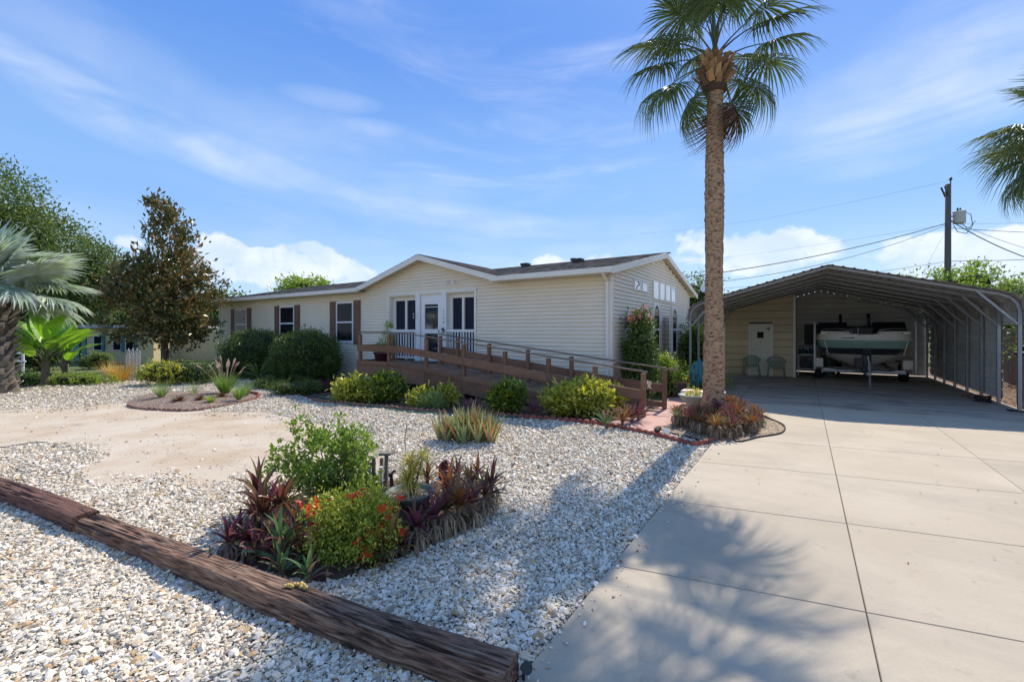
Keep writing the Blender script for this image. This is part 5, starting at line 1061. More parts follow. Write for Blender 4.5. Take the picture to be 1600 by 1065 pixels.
def sabal(label, X, Y, hc, r0, lean, seed, frs, name='sabal_palm', bt=True, dead=((-1.0, -1.15),), s=1., trunkr=(.205, .19, .18, .175, .17, .165)):
    random.seed(seed); t = thing(name, label, 'palm tree', 'L', (X, Y, 0)); b = MB(); n_ = len(trunkr) - 1
    ringtrunk(b, [(lean[0] * i / n_, lean[1] * i / n_, hc * .93 * i / n_ - .02) for i in range(n_ + 1)], trunkr); b.build('trunk', M['bark'], t, smooth=True)
    cx, cy = lean; b = MB(); b.lathe([(.17, 0), (.2, .25), (.14, .6), (.05, .9)], (cx, cy, hc * .92), 12); b.build('crown_shaft', M['petiole'], t)
    b = MB(); boots(b, (cx, cy, 0), .19, hc * .925, hc * .995, 56, .30, .12, .75); b.build('old_leaf_bases', M['boot'], t)
    b = MB(); b.lathe([(.19, -.06), (.235, 0), (.22, .16)], (cx, cy, hc * .92), 16); b.build('fibre_collar', M['soil'], t)
    for (azm, elv, v, z, sc2) in frs:
        pe, fr, hb = FRM[v]; rot = (random.uniform(-.35, .35), -elv, azm); k = s * sc2
        o = link_mesh('petiole', pe, t, (cx, cy, z), rot, (k, k, k)); link_mesh('frond', fr, o, hb, (random.uniform(-.35, .35), random.uniform(-.1, .18), 0), (.95, .95, .95))
    for (azm, elv) in dead:
        o = link_mesh('petiole', FDEAD[0], t, (cx, cy, hc * .99), (0, -elv, azm), (s, s, s)); link_mesh('frond', FDEAD[1], o, FDEAD[2])
    return t
random.seed(5)
frs = []
for k in range(11): frs.append((k * 2.399 + .2, random.uniform(.75, 1.35), random.choice((0, 0, 1)), 7.55 + random.uniform(0, .3), random.uniform(.85, 1.)))
for k in range(9): frs.append((k * 2.399 + 1.1, random.uniform(.2, .62), random.choice((1, 2)), 7.45, random.uniform(.9, 1.)))
for az_, el_, v_ in ((0.05, .05, 2), (.7, -.05, 2), (-.35, .15, 2), (3.0, .0, 2), (3.5, .15, 2), (2.4, -.0, 3), (1.6, -.1, 3), (-.15, -.5, 3), (3.3, -.45, 3), (2.95, -.95, 3), (.25, -1.0, 3)):
    frs.append((az_, el_, v_, 7.32, .92 if el_ > -.5 else .8))
sabal('tall cabbage palm with orange brown leaf bases rising from the bromeliad bed by the driveway', 4.16, 9.12, 7.35, .2, (.03, 0), 3, frs, dead=((-.1, -.95), (.5, -1.15)))
random.seed(8); fr2 = []
for k in range(12): fr2.append((k * 2.399, random.uniform(.7, 1.3), random.choice((0, 1)), 6.6, .95))
for k in range(18): fr2.append((k * 2.399 + .7, random.uniform(-.15, .5), random.choice((1, 2)), 6.5, 1.))
for k in range(12): fr2.append((k * 2.399 + 1.9, random.uniform(-.6, -.2), 3, 6.35, .9))
sabal('cabbage palm whose drooping fronds enter the right edge of the photo above the carport', 13.7, 10.6, 6.5, .2, (0, 0), 4, fr2, s=1.0, dead=())
# ================================================================== BISMARCK PALM
bis = thing('bismarck_palm', 'silvery blue fan palm with a stubby boot covered trunk at the left edge', 'palm tree', 'L', (-15.0, 12.9, 0))
random.seed(12); b = MB(); b.lathe([(.45, -.02), (.34, .4), (.29, 1.2), (.27, 2.2), (.24, 2.8)], (0, 0, 0), 16); b.build('trunk', M['trunk'], bis)
b = MB(); boots(b, (0, 0, 0), .27, 0.05, 2.75, 150, .34, .15, .85); b.build('old_leaf_bases', mat('grey_boot', (.30, .26, .21), (.42, .37, .31), (.14, .12, .10), island=True, rough=.9), bis)
BF = []
for dr_ in (.10, .20, .36):
    bp_, bb_ = fan(58, 1.25, 1.25, .115, 2.8, dr_, .15, .45, .12); BF.append((bp_.mesh('petiole', mat('pale_petiole', (.42, .46, .36), (.34, .38, .28), rough=.5)), bb_.mesh('frond', M['bismarck']), bp_.hub))
for k in range(25):
    e_ = 1.35 - 1.6 * k / 25; v_ = min(2, int(k / 9)); pe, fr, hb = BF[v_]; s_ = random.uniform(.82, .98)
    o = link_mesh('petiole', pe, bis, (0, 0, 2.75), (random.uniform(-.5, .5), -e_, k * 2.399 + .3), (s_, s_, s_)); link_mesh('frond', fr, o, hb, (random.uniform(-.7, .7), random.uniform(-.15, .55), 0))
# ================================================================== TREES
def tree(name, label, loc, h, blobs, nclump, per, cr, Ln, Wd, m, tr=.18, nb=9, seed=1, group=None, inner=.35, fork=.35, up=.3, dense=0, stm='trunk', simple=True, cat='tree', zmin=None):
    t = thing(name, label, cat, 'L', loc, group); b = MB(); Cc = crown(b, blobs, nclump, per, cr, Ln, Wd, seed=seed, inner=inner, up=up, simple=simple, zmin=zmin); b.build('crown', M[m], t)
    if dense: core(blobs, dense, seed).build('shade_core', M['coredark'], t, smooth=True)
    r = random.Random(seed); b = MB(); B = np.array(blobs); top = Vector(B[:, :3].mean(0)); f0 = Vector((top.x * fork, top.y * fork, h * fork))
    b.tube([(0, 0, -.1), f0 * .5, f0, f0.lerp(top, .5), top], [tr * 1.3, tr, tr * .85, tr * .55, tr * .15], 9, False); b.build('trunk', M[stm], t, smooth=True)
    for i in r.sample(range(len(Cc)), nb):
        q = Vector(Cc[i]); z_ = r.uniform(.25, .8); p = f0.lerp(top, z_ * .9) if q.z > f0.z else f0 * .8; mid = p.lerp(q, .5) + Vector((0, 0, .1 * h * r.uniform(-.3, .6)))
        b = MB(); b.tube([p, mid, q], [tr * .4, tr * .25, tr * .08], 6, False); b.build('limb', M[stm], t, smooth=True)
    return t
mg = [(-.25, 0, 7.1, .5, .45, .7), (.35, 0, 6.9, .4, .4, .6), (.1, 0, 6.1, .85, .8, .8), (.25, 0, 5.2, 1.3, 1.2, 1.0), (.5, 0, 4.2, 1.75, 1.6, 1.2), (-.9, 0, 4.3, 1.4, 1.3, .9), (-1.5, 0, 3.4, 1.35, 1.2, 1.1), (.2, 0, 3., 2.1, 1.9, 1.2), (.9, 0, 3.6, 1.5, 1.4, 1.1), (0, 0, 1.7, 1.7, 1.6, .8), (-1.2, 0, 2.1, 1.5, 1.3, .9), (1.2, 0, 2.1, 1.2, 1.1, .8), (-2.0, 0, 3.7, .9, .9, .7)]
tree('magnolia_tree', 'dark magnolia with bronze leaf undersides standing left of the house', (-15.55, 19.8, 0), 7.5, mg, 620, 20, .34, .24, .105, 'magnolia', .13, 26, 21, inner=.25, up=.7, simple=False, zmin=.7)
tree('oak_tree', 'large feathery green tree filling the upper left edge behind the silvery palm', (-41, 33, 0), 14, [(0, 0, 10.5, 4.9, 5.5, 4.4), (3.6, 1, 8.2, 3.6, 4, 3.2), (-4, -1, 9, 5, 5, 4), (5.2, 0, 5.8, 2.8, 3, 2.3), (0, -2, 6, 5, 4, 3), (-3, 0, 12.2, 3.5, 3.5, 2.4)], 2300, 22, .95, .30, .15, 'oak', .4, 14, 22, dense=.45, inner=.45)
tree('oak_tree', 'round green treetop between the big feathery tree and the magnolia', (-29.6, 31, 0), 8, [(0, 0, 6.3, 1.8, 2., 1.8), (-1.4, 0, 5.2, 1.9, 2.0, 1.9), (.9, 0, 5.0, 1.5, 1.9, 1.7), (-.8, 0, 3.6, 2.2, 2.4, 1.6)], 800, 20, .6, .26, .11, 'oak', .2, 8, 23, dense=.45, inner=.45)
tree('shade_tree', 'rounded light green treetop showing above the roof ridge of the house', (-14.6, 31.0, 0), 6, [(0, 0, 4.7, 1.8, 1.6, .9), (-1.2, 0, 4.4, 1.1, 1.1, .7), (1.3, 0, 4.5, 1.1, 1.1, .8)], 190, 18, .4, .24, .13, 'lime', .15, 6, 24, dense=.5)
tree('shade_tree', 'dark treetop seen behind the right end of the house roof', (11.0, 27, 0), 6, [(0, 0, 4.0, 1.6, 1.5, 1.2), (-.3, 0, 2.5, 2., 1.8, 1.5)], 260, 18, .45, .2, .09, 'oak', .15, 6, 25, dense=.55)
for k, (x, y, h, w_, lab, mt) in enumerate(((24.6, 25.5, 5.5, 1.9, 'bushy green tree just left of the utility pole behind the carport', 'shrub'), (27.6, 26.5, 5.9, 1.6, 'taller green tree just behind the utility pole', 'shrub'), (29.8, 26, 5.0, 1.6, 'bright green round tree right of the utility pole', 'lime'), (33.2, 27, 4.9, 2.6, 'leafy tree at the right edge beyond the carport', 'lime'), (21.6, 27, 4.4, 1.6, 'low leafy tree left of the group behind the carport', 'shrub'))):
    tree('shade_tree', lab, (x, y, 0), h, [(0, 0, h * .78, w_, w_, h * .2), (w_ * .5, 0, h * .6, w_ * .8, w_ * .8, h * .2), (-w_ * .5, 0, h * .62, w_ * .8, w_ * .8, h * .2), (0, 0, h * .35, w_ * 1.2, w_, h * .3)], 330, 18, .45, .22, .11, mt, .15, 7, 30 + k, dense=.5)
for k, (x, y, h, w_, lab) in enumerate(((15.5, 9.4, 3.3, 1.6, 'shrubby tree outside the front right carport post'), (16.5, 12.0, 3.6, 1.8, 'shrubby tree beyond the right carport wall'), (18.0, 14.5, 3.8, 2.0, 'shrubby tree farther back along the right carport wall'))):
    tree('yard_tree', lab, (x, y, 0), h, [(0, 0, h * .7, w_, w_, h * .25), (.3, 0, h * .35, w_ * 1.1, w_, h * .3)], 320, 18, .35, .13, .06, 'oak', .08, 6, 40 + k, dense=.55)
# distant tree belt, each tree its own object
BT0 = 1
base_t = tree('distant_tree', 'distant tree in the belt beyond the neighbouring lots', (-60, 75, 0), 8, [(0, 0, 5.5, 3.6, 3.4, 2.6), (2, 0, 4, 3, 3, 2.2), (-2.2, 0, 3.8, 3, 3, 2.2)], 240, 16, .9, .6, .3, 'oak', .25, 4, 50, group='belt of distant trees', dense=.7)
for k in range(1, 44):
    a_ = math.radians(-56 + 112 * k / 43); R_ = 70 + 14 * math.sin(k * 2.1); dup(base_t, (R_ * math.sin(a_) * 1.1, R_ * math.cos(a_) + 6, 0), k * 1.7, scale=random.uniform(.6, .95))

for k, x in enumerate((-46, -30, -17, -4, 9, 22, 38)):  # unseen trees added behind the camera, darkening reflections in the window glass
    dup(base_t, (x, -30 - 5 * (k % 2), 0), k * 1.3, scale=random.uniform(.6, .8), label='unseen tree added behind the camera to reflect in the window glass', group='trees added for reflections')
# ================================================================== SHRUBS BY THE HOUSE
def HW(x, y, z=0): return (*W(x, y), z)
hx, hy = G(378, 591); bush('round_hedge', 'large clipped dark green round shrub under the second window', 'shrub', (hx, hy + .9, 0), [(0, 0, .92, 1.22, 1.1, .88), (0, 0, .5, 1.18, 1.05, .5)], 2300, 14, .11, .06, .035, 'hedge', dense=.9, seed=3, inner=.88, group='clipped hedges')
hx, hy = G(461, 599); bush('round_hedge', 'larger clipped dark green shrub between the hedge and the brown ramp', 'shrub', (hx, hy + .8, 0), [(0, 0, .92, 1.12, 1.05, .88), (0, 0, .5, 1.12, 1.05, .5)], 2500, 14, .11, .06, .035, 'hedge', dense=.9, seed=4, inner=.88, group='clipped hedges')
# cycad-like plant between them
t = thing('yucca', 'dark green spiky plant between the two round clipped shrubs', 'plant', 'L', (*G(405, 600), 0)); random.seed(2); b = MB(); rosette(b, 46, .95, .05, .2, 1.3, 5, .2, .5, (0, 0, .25)); b.build('leaves', M['hedge'], t); b = MB(); b.tube([(0, 0, 0), (0, 0, .3)], .06, 8); b.build('stem', M['trunk'], t)
def lowbush(u, v, w_, h, m, lab, seed, n=170, per=14, L_=.07, W_=.03, name='low_shrub', cat='shrub', **k):
    x, y = G(u, v); return bush(name, lab, cat, (x, y + w_ * .3, 0), [(0, 0, h * .55, w_, w_ * .7, h * .45), (w_ * .4, 0, h * .4, w_ * .6, w_ * .6, h * .4), (-w_ * .4, .05, h * .4, w_ * .6, w_ * .6, h * .4)], n, per, .1, L_, W_, m, seed=seed, dense=k.pop('dense', .7), **k)
lowbush(455, 617, .75, .36, 'hedge', 'low spreading juniper like shrub in front of the larger round hedge', 61, 260, 16, .09, .015, up=.8)
lowbush(415, 607, .5, .3, 'hedge', 'low dark shrub left of the spreading juniper by the hose', 62)
lowbush(290, 600, .9, .75, 'hedge', 'dark shrub at the right foot of the magnolia', 63, 300)
lowbush(245, 602, .75, .8, 'croton', 'yellow green shrub at the left foot of the magnolia trunk', 64, 240, L_=.09, W_=.04)
lowbush(325, 594, .8, .6, 'hedge', 'dark shrub between the magnolia and the first round hedge', 65, 260)
lowbush(500, 612, .4, .25, 'brompurple', 'low purple leaved plant at the left end of the yellow croton', 66, 110, 12, .12, .02, up=1.)
# crotons in front of ramp
def croton(u, v, w_, h, lab, seed, m='croton', n=150, m2='crotong', d=.4):
    x, y = G(u, v); t = bush('croton_bush', lab, 'shrub', (x, y + d, 0), [(0, 0, h * .55, w_ * .8, w_ * .6, h * .42), (w_ * .45, 0, h * .5, w_ * .5, w_ * .5, h * .36), (-w_ * .5, 0, h * .42, w_ * .5, w_ * .5, h * .34)], n, 15, .13, .125, .052, m, seed=seed, up=.6, inner=.5, simple=False, nst=14, group='croton bushes before the ramp')
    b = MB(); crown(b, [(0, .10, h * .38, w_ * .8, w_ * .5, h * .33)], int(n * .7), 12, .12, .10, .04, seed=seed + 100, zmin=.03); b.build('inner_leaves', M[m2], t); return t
croton(548, 632, .62, .62, 'yellow croton bush at the left corner of the ramp landing', 71)
croton(595, 632, .50, .74, 'dark green croton with yellow tips between two yellow crotons', 72, 'crotong', 170)
croton(690, 640, .28, .46, 'small sparse yellow croton with bare gaps below the middle of the ramp', 73, n=70)
croton(652, 642, .2, .42, 'thin yellow green croton left of the small sparse one', 74, n=45)
croton(793, 650, .36, .72, 'dark green croton with a flat yellow tipped top in front of the ramp', 75, 'crotong', 170)
croton(912, 655, .74, .74, 'largest bright yellow croton bush before the lower ramp', 76, n=290)
croton(960, 650, .38, .62, 'yellow croton partly hidden behind the largest one near the ramp foot', 77, n=90, d=.6)
lowbush(672, 640, .28, .32, 'paleg', 'pale feathery fern between the small crotons', 78, 120, 16, .12, .012, up=.9, dense=0)
def strapplant(name, u, v, n, L_, w_, m, lab, seed, el=(.5, 1.4), dro=.5, cat='plant', z=.0, group=None, d=0., skirt=0):
    random.seed(seed); x, y = G(u, v); t = thing(name, lab, cat, 'L', (x, y + d, 0), group); b = MB(); rosette(b, n, L_, w_, el[0], el[1], 5, .25, dro, (0, 0, z)); b.build('rosette', M[m], t)
    if z > .05:
        b = MB(); b.tube([(0, 0, -.01), (0, 0, z + .04)], .025, 6); b.build('stem', M['trunk'], t)
    return t
for k, (u, v, m, lab) in enumerate(((740, 650, 'brompurple', 'dark purple spiky plant under the ramp left of the flat topped croton'), (835, 655, 'brompurple', 'dark purple spiky plant between the flat topped and the largest croton'), (765, 640, 'crotong', 'small dark leafy plant under the ramp near the purple spikes'), (975, 668, 'bromrust', 'reddish strap leaved plant by the front end post of the ramp'), (990, 664, 'brompurple', 'purple strap leaved plant touching the front end post'), (950, 672, 'bromgreen', 'green strap leaved plant at the right foot of the largest croton'), (1000, 660, 'brompurple', 'tall narrow purple plant at the ramp foot'), (640, 600, 'hedge', 'small upright green sprig before the ramp fascia'))):
    strapplant('spiky_plant', u, v, 26, .5 if k != 7 else .3, .035, m, lab, 200 + k, (.5, 1.5), .35, d=.12 if k != 7 else .2, z=.08)
# side wall shrubs
bush('flowering_shrub', 'tall shrub with pink flowers at the top climbing the house corner', 'shrub', HW(.50, .75), [(0, 0, 1.4, .36, .6, .6), (.05, 0, .8, .42, .65, .7), (0, .1, 2.0, .3, .4, .35)], 520, 16, .16, .085, .042, 'hedge', dense=.6, seed=81, flower=('pink', 26, .07, .86))
bush('leafy_shrub', 'lighter green shrub right of the pink flowered one along the side wall', 'shrub', HW(.75, 2.1), [(0, 0, .5, .4, .6, .5), (0, .3, .8, .3, .5, .3)], 200, 14, .15, .09, .045, 'shrub', dense=.5, seed=82, flower=('plume', 10, .06, .4))
bush('leafy_shrub', 'dark shrub by the back tall window of the side wall', 'shrub', HW(.7, 7.0), [(0, 0, .9, .7, 1.0, .9), (0, .4, 1.5, .5, .7, .7)], 330, 14, .18, .11, .05, 'hedge', dense=.6, seed=83)
bush('leafy_shrub', 'tall dark shrub filling the gap behind the left carport posts', 'shrub', HW(1.5, 13.6), [(0, 0, 1.1, 1.0, 1.0, 1.1), (-.8, .4, 1.0, .8, .7, 1.0), (.9, 0, 1.0, .8, .8, 1.0)], 420, 14, .2, .13, .06, 'hedge', dense=.65, seed=84)
bush('ground_cover', 'bright lime ground cover plants along the side of the house', 'plant', HW(1.15, 4.8), [(0, 0, .25, .7, 1.7, .28), (-.2, 1.5, .35, .6, 1., .35)], 300, 14, .14, .08, .04, 'lime', dense=.5, seed=85)
bush('leafy_shrub', 'round lime shrub beside the left carport posts', 'shrub', HW(.6, 8.8), [(0, 0, .5, .6, .6, .45)], 170, 14, .13, .08, .04, 'lime', dense=.6, seed=86)
# far left plants
def birdplant(X, Y, lab, seed, n=11, s=1.):
    random.seed(seed); t = thing('bird_of_paradise', lab, 'plant', 'L', (X, Y, 0)); b = MB(); b.tube([(0, 0, -.02), (.03, 0, .9 * s)], [.12 * s, .08 * s], 9); b.build('trunk', M['trunk'], t)
    lf = MB(); V = []; sec = 7
    for i in range(sec + 1):
        q = i / sec; w_ = .23 * math.sin(math.pi * (q * .86 + .07)) ** .7; V += [(q * .95, -w_, -.25 * q * q + w_ * .35), (q * .95, 0, -.25 * q * q), (q * .95, w_, -.25 * q * q + w_ * .35)]
    lf.add(V, [(i * 3 + k, i * 3 + k + 1, i * 3 + k + 4, i * 3 + k + 3) for i in range(sec) for k in range(2)]); me = lf.mesh('leaf_blade', M['banana'])
    pt = MB(); pt.tube([(0, 0, 0), (.35, 0, 0.05), (.7, 0, .0)], [.03, .022, .012], 5, False); mp_ = pt.mesh('leaf_stalk', M['petiole'])
    for k in range(n):
        e_ = random.uniform(.85, 1.5); o = link_mesh('leaf_stalk', mp_, t, (.03, 0, .75 * s * random.uniform(.5, 1.1)), (random.uniform(-.4, .4), -e_, k * 2.4), (s, s, s)); link_mesh('leaf_blade', me, o, (.7, 0, 0), (0, random.uniform(.1, .5), 0))
birdplant(*G(70, 602), 'taller paddle leaved bird of paradise with a shaggy trunk near the silvery palm', 1, 18, 1.05)
birdplant(*G(100, 597), 'shorter paddle leaved bird of paradise to the right of the taller one', 2, 14, .85)
bush('ground_cover', 'mounded lime green ground cover under the bird of paradise plants', 'plant', (*G(115, 600), 0), [(0, 0, .15, 1.6, .5, .22), (-1.4, -.2, .15, 1.0, .5, .25)], 300, 14, .12, .07, .035, 'lime', dense=.6, seed=91)
t = thing('straw_grass', 'clump of orange straw coloured grass left of the magnolia', 'grass', 'L', (*G(187, 595), 0)); random.seed(1); b = MB(); tuft(b, 420, .85, .010, .75, .3, r0=.22); b.build('blades', M['orangeg'], t)
pk = thing('picket_fence', 'short run of grey white upright pickets behind the straw grass', 'fence', 'W', (*G(205, 592), 0))
for k in range(11):
    x, y = G(196 + 2.2 * k, 592 - .2 * k); b = MB(); b.prism([(x - .035, 0), (x + .035, 0), (x + .035, .85 + .1 * (k % 3)), (x, .95 + .1 * (k % 3)), (x - .035, .85 + .1 * (k % 3))], 'y', y, y + .02); b.build('picket', M['picket'], pk)
smallthing('garden_rock', 'pale boulder left of the straw coloured grass', 'rock', M['rock'], lambda b: b.add([((G(166, 590)[0]) + x * .45, G(166, 590)[1] + y * .3, z * .3) for x, y, z in ((-1, 0, 0), (-.3, -1, 0), (.8, -.7, 0), (1, .4, 0), (0, 1, 0), (-.5, 0, .8), (.1, -.4, 1), (.6, .1, .8), (0, .5, .7))], [(0, 1, 6, 5), (1, 2, 7, 6), (2, 3, 7), (3, 4, 8, 7), (4, 0, 5, 8), (5, 6, 7, 8)]), frame='W', loc=(*G(166, 590), 0), bev=.03)
# neighbour cottage
ch = thing('cottage', 'low pale yellow cottage with aqua door and teal shutters behind the plants', 'house', 'W', (-24, 25, 0))
ux = lambda u, Y: (u - 800) / 690 * Y
def chp(name, m, f, par=ch, **k): b_ = MB(); f(b_); return b_.build(name, m, par, **k)
chp('wall', M['stucco'], lambda b: b.box(ux(136, 25), ux(240, 25), 25, 31, -.02, 1.95)); chp('wall', M['stucco'], lambda b: b.box(ux(104, 26.5), ux(136, 26.5), 26.5, 31, -.02, 1.5))
chp('roof', M['flatroof'], lambda b: b.box(ux(60, 25), ux(245, 25), 24.6, 31.4, 1.96, 2.12), bev=.02)
chp('roof', M['flatroof'], lambda b: b.box(ux(96, 26.3), ux(137, 26.3), 26.2, 31.2, 1.52, 1.6))
dd = chp('door', M['aqua'], lambda b: b.box(ux(115, 26.45), ux(134.5, 26.45), 26.44, 26.5, 0, 1.38)); b = MB(); b.box(ux(124.5, 26.4), ux(125.1, 26.4), 26.42, 26.44, 0, 1.38); b.build('seam', M['aquatrim'], dd)
for u0 in (146, 176, 196):
    w_ = chp('window', M['white'], lambda b: b.box(ux(u0, 24.97), ux(u0 + 13, 24.97), 24.96, 25.0, .7, 1.55)); b = MB(); b.box(ux(u0 + 1, 24.95), ux(u0 + 12, 24.95), 24.94, 24.957, .75, 1.5); b.build('pane', M['glass'], w_)
    b = MB(); b.box(ux(u0 + 13.3, 24.95), ux(u0 + 17.3, 24.95), 24.93, 24.98, .65, 1.6); b.build('shutter', M['aquatrim'], ch)
smallthing('pipe_post', 'thin dark post standing in front of the aqua door', 'post', M['dark'], lambda b: b.tube([(ux(125.5, 22), 22, 0), (ux(125.5, 22), 22, 1.95)], .05, 7), frame='W', loc=(ux(125.5, 22), 22, 0), bev=0)
lowbush(150, 577, .55, .9, 'shrub', 'dark green shrub under the cottage window', 93, 200)
lowbush(135, 576, .4, .6, 'hedge', 'small dark shrub beside the aqua door', 94, 120)
fw = thing('garden_wall', 'long cream garden wall behind the magnolia', 'wall', 'W', (-17, 27, 0)); b = MB(); b.box(-22.5, -14.8, 27, 27.2, -.02, 1.75); b.build('wall_panel', M['stucco'], fw); b = MB(); b.box(-22.55, -14.75, 26.96, 27.24, 1.75, 1.85); b.build('coping', M['trim'], fw)
rf = thing('rail_fence', 'white horizontal pipe rail between the silvery palm and the paddle leaved plants', 'fence', 'W', (ux(30, 19), 19, 0))
for z in (.5, .85): b = MB(); b.tube([(ux(-40, 19), 19, z), (ux(40, 19), 19, z)], .04, 6); b.build('rail', M['white'], rf)
for u in (-20, 8, 36): b = MB(); b.tube([(ux(u, 19), 19, 0), (ux(u, 19), 19, .9)], .045, 6); b.build('post', M['white'], rf)
for k, (u, v, h, w_) in enumerate(((12, 590, 2.4, 1.3), (62, 586, 2.5, 1.0), (-70, 590, 2.4, 2.5))):
    Yh = 20.5; x, y = (u - 800) / 690 * Yh, Yh - 5; tree('hedgerow_shrub', ('tall dark shrub behind the white pipe rail', 'tall dark shrub between the two paddle leaved plants and the cottage', 'tall dark shrub beyond the left edge')[k], (x, y + 5, 0), h, [(0, 0, h * .6, w_, 1.2, h * .4), (0, 0, h * .3, w_ * 1.1, 1.2, h * .3)], 330, 14, .35, .14, .06, 'hedge', .08, 4, 95 + k, dense=.75, cat='shrub')
# ================================================================== ISLAND BED PLANTS
def hair(name, lab, u, v, n, L_, m, seed, spread=.7, w_=.006, plume=0, r0=.05, dr_=.3, z=.05):
    random.seed(seed); x, y = G(u, v, z); t = thing(name, lab, 'grass', 'L', (x, y, z)); b = MB(); tuft(b, n, L_, w_, spread, dr_, r0=r0); b.build('blades', M[m], t)
    for k in range(plume):
        a_ = random.uniform(0, 6.28); ti = random.uniform(.1, .75); Lp = L_ * random.uniform(1.15, 1.5); d = Vector((math.cos(a_) * math.sin(ti), math.sin(a_) * math.sin(ti), math.cos(ti))); q = d * Lp
        q2 = q + Vector((d.x, d.y, d.z - .35)).normalized() * .17; b = MB(); b.tube([(0, 0, .02), q * .5 + Vector((0, 0, .02)), q], .0025, 4, False); b.build('plume_stalk', M['plume'], t)
        b = MB(); b.tube([q, q.lerp(q2, .3), q.lerp(q2, .7), q2], [.004, .016, .013, .003], 6, False); b.build('plume', M['plume'], t)
    return t
hair('fountain_grass', 'fountain grass with pinkish plumes in the small island bed', 352, 614, 420, .62, 'grass', 1, .6, .008, 24, .10)
hair('grass_tuft', 'fine pale green grass tuft at the left of the island bed', 252, 621, 230, .5, 'paleg', 2, .75)
hair('grass_tuft', 'small wispy tuft behind the brown bromeliads in the island bed', 303, 616, 70, .5, 'paleg', 3, .8)
hair('grass_tuft', 'short lime tuft at the front of the island bed', 329, 628, 160, .22, 'lime', 4, .9, .008)
hair('grass_tuft', 'green tuft near the right tip of the island bed', 373, 624, 200, .42, 'grass', 5, .6)
hair('grass_tuft', 'taller wispy green tuft just behind the right tip of the island bed', 385, 617, 160, .5, 'paleg', 6, .7)
for k, (u, v, s, lab) in enumerate(((280, 627, .25, 'largest brown spiky bromeliad in the island bed'), (312, 625, .2, 'middle brown spiky bromeliad in the island bed'), (346, 620, .2, 'brown spiky bromeliad beneath the fountain grass'))):
    random.seed(k + 40); x, y = G(u, v, .06); t = thing('bromeliad', lab, 'plant', 'L', (x, y, .05), 'brown bromeliads in the island bed'); b = MB(); rosette(b, 48, s, .035, .05, 1.3, 4, .3, .1); b.build('rosette', M['brownbrom'], t)
# ================================================================== ALOE CLUMP
random.seed(77); ax_, ay_ = G(730, 694); t = thing('aloe_clump', 'wide clump of reddish green aloe standing alone in the white gravel', 'plant', 'L', (ax_, ay_ + .28, 0))
for k in range(19):
    a_ = k * 2.4; r_ = .50 * math.sqrt(k / 19); x, y = r_ * math.cos(a_) * 1.02, r_ * math.sin(a_) * .62; s = 1.05 - .35 * r_ / .5; b = MB()
    for j in range(17):
        aa = j * 2.4; st_ = strap(.60 * s * random.uniform(.75, 1.15), .055, random.uniform(1.0, 1.55), 4, .35, -.25 * random.random() + .05); b.add(rot_pts(st_.v, aa, 0, 1, (x + .02 * math.cos(aa), y + .02 * math.sin(aa), 0)), st_.f)
    b.build('rosette', M['aloe'], t)
smallthing('metal_rod', 'thin dark rod standing upright in the gravel between the bed and the aloe', 'rod', M['twig'], lambda b: b.tube([(*G(634, 705), -.02), (G(634, 705)[0] - .015, G(634, 705)[1], .2), (G(634, 705)[0] + .02, G(634, 705)[1], .41)], .006, 5), frame='W', loc=(*G(634, 705), 0), bev=0)
# ================================================================== BROMELIADS
def leafset(mn):
    out = []
    for (L_, w_, ar, dr_) in ((.30, .042, .9, .35), (.26, .045, .5, .5), (.34, .038, 1.3, .15), (.22, .04, 1.2, .2)):
        out.append(strap(L_, w_, ar, 5, .3, dr_).mesh('leaf', M[mn]))
    return out
LS = {k: leafset(k) for k in ('brom', 'bromgreen', 'brompurple', 'bromrust')}
def skirtm(b, h, r, n=60):
    for k in range(n):
        a_ = random.uniform(0, 6.28); w_ = .02; t0 = h * random.uniform(.55, 1.05); r0_, r1_ = r * .35, r * random.uniform(.7, 1.15); zb = t0 - h * random.uniform(.5, 1.) ; zb = max(.0, zb); ca, sa = math.cos(a_), math.sin(a_); tw = random.uniform(-.4, .4)
        P = [(r0_, t0), ((r0_ + r1_) / 2 + .02, t0 * .8 + zb * .2), (r1_, zb + .3 * (t0 - zb)), (r1_ * .9, zb)]; V = []
        for i, (rr, z) in enumerate(P):
            ww = w_ * (1 - .2 * i) / 2; aa = a_ + tw * i / 4; V += [(rr * math.cos(aa) + sa * ww, rr * math.sin(aa) - ca * ww, z), (rr * math.cos(aa) - sa * ww, rr * math.sin(aa) + ca * ww, z)]
        b.add(V, [(0, 1, 3, 2), (2, 3, 5, 4), (4, 5, 7, 6)])
def bromeliad(u, v, z, n, m, s, lab, seed, r=.11, lift=1., yo=0.):
    random.seed(seed); x, y = G(u, v); t = thing('bromeliad', lab, 'plant', 'L', (x, y + yo, 0), 'strap leaved plants in the front bed')
    if z > .08:
        b = MB(); skirtm(b, z * random.uniform(.8, 1.1), r * random.uniform(.8, 1.15), 46); b.build('dead_leaf_skirt', M['straw'], t)
    b = MB(); b.tube([(0, 0, -.01), (0, 0, max(.04, z) + .02)], .022, 6); b.build('stem', M['twig'], t)
    for k in range(n):
        f = k / n; vi = 1 if f < .35 else (0 if f < .7 else (2 if random.random() < .6 else 3)); sc2 = s * random.uniform(.8, 1.1)
        link_mesh('leaf', LS[m][vi], t, (0, 0, max(.03, z) + .03 * f), (random.uniform(-.2, .2), -random.uniform(0, .45) * lift, k * 2.4 + random.uniform(-.3, .3)), (sc2, sc2 * 1.15, sc2))
    return t
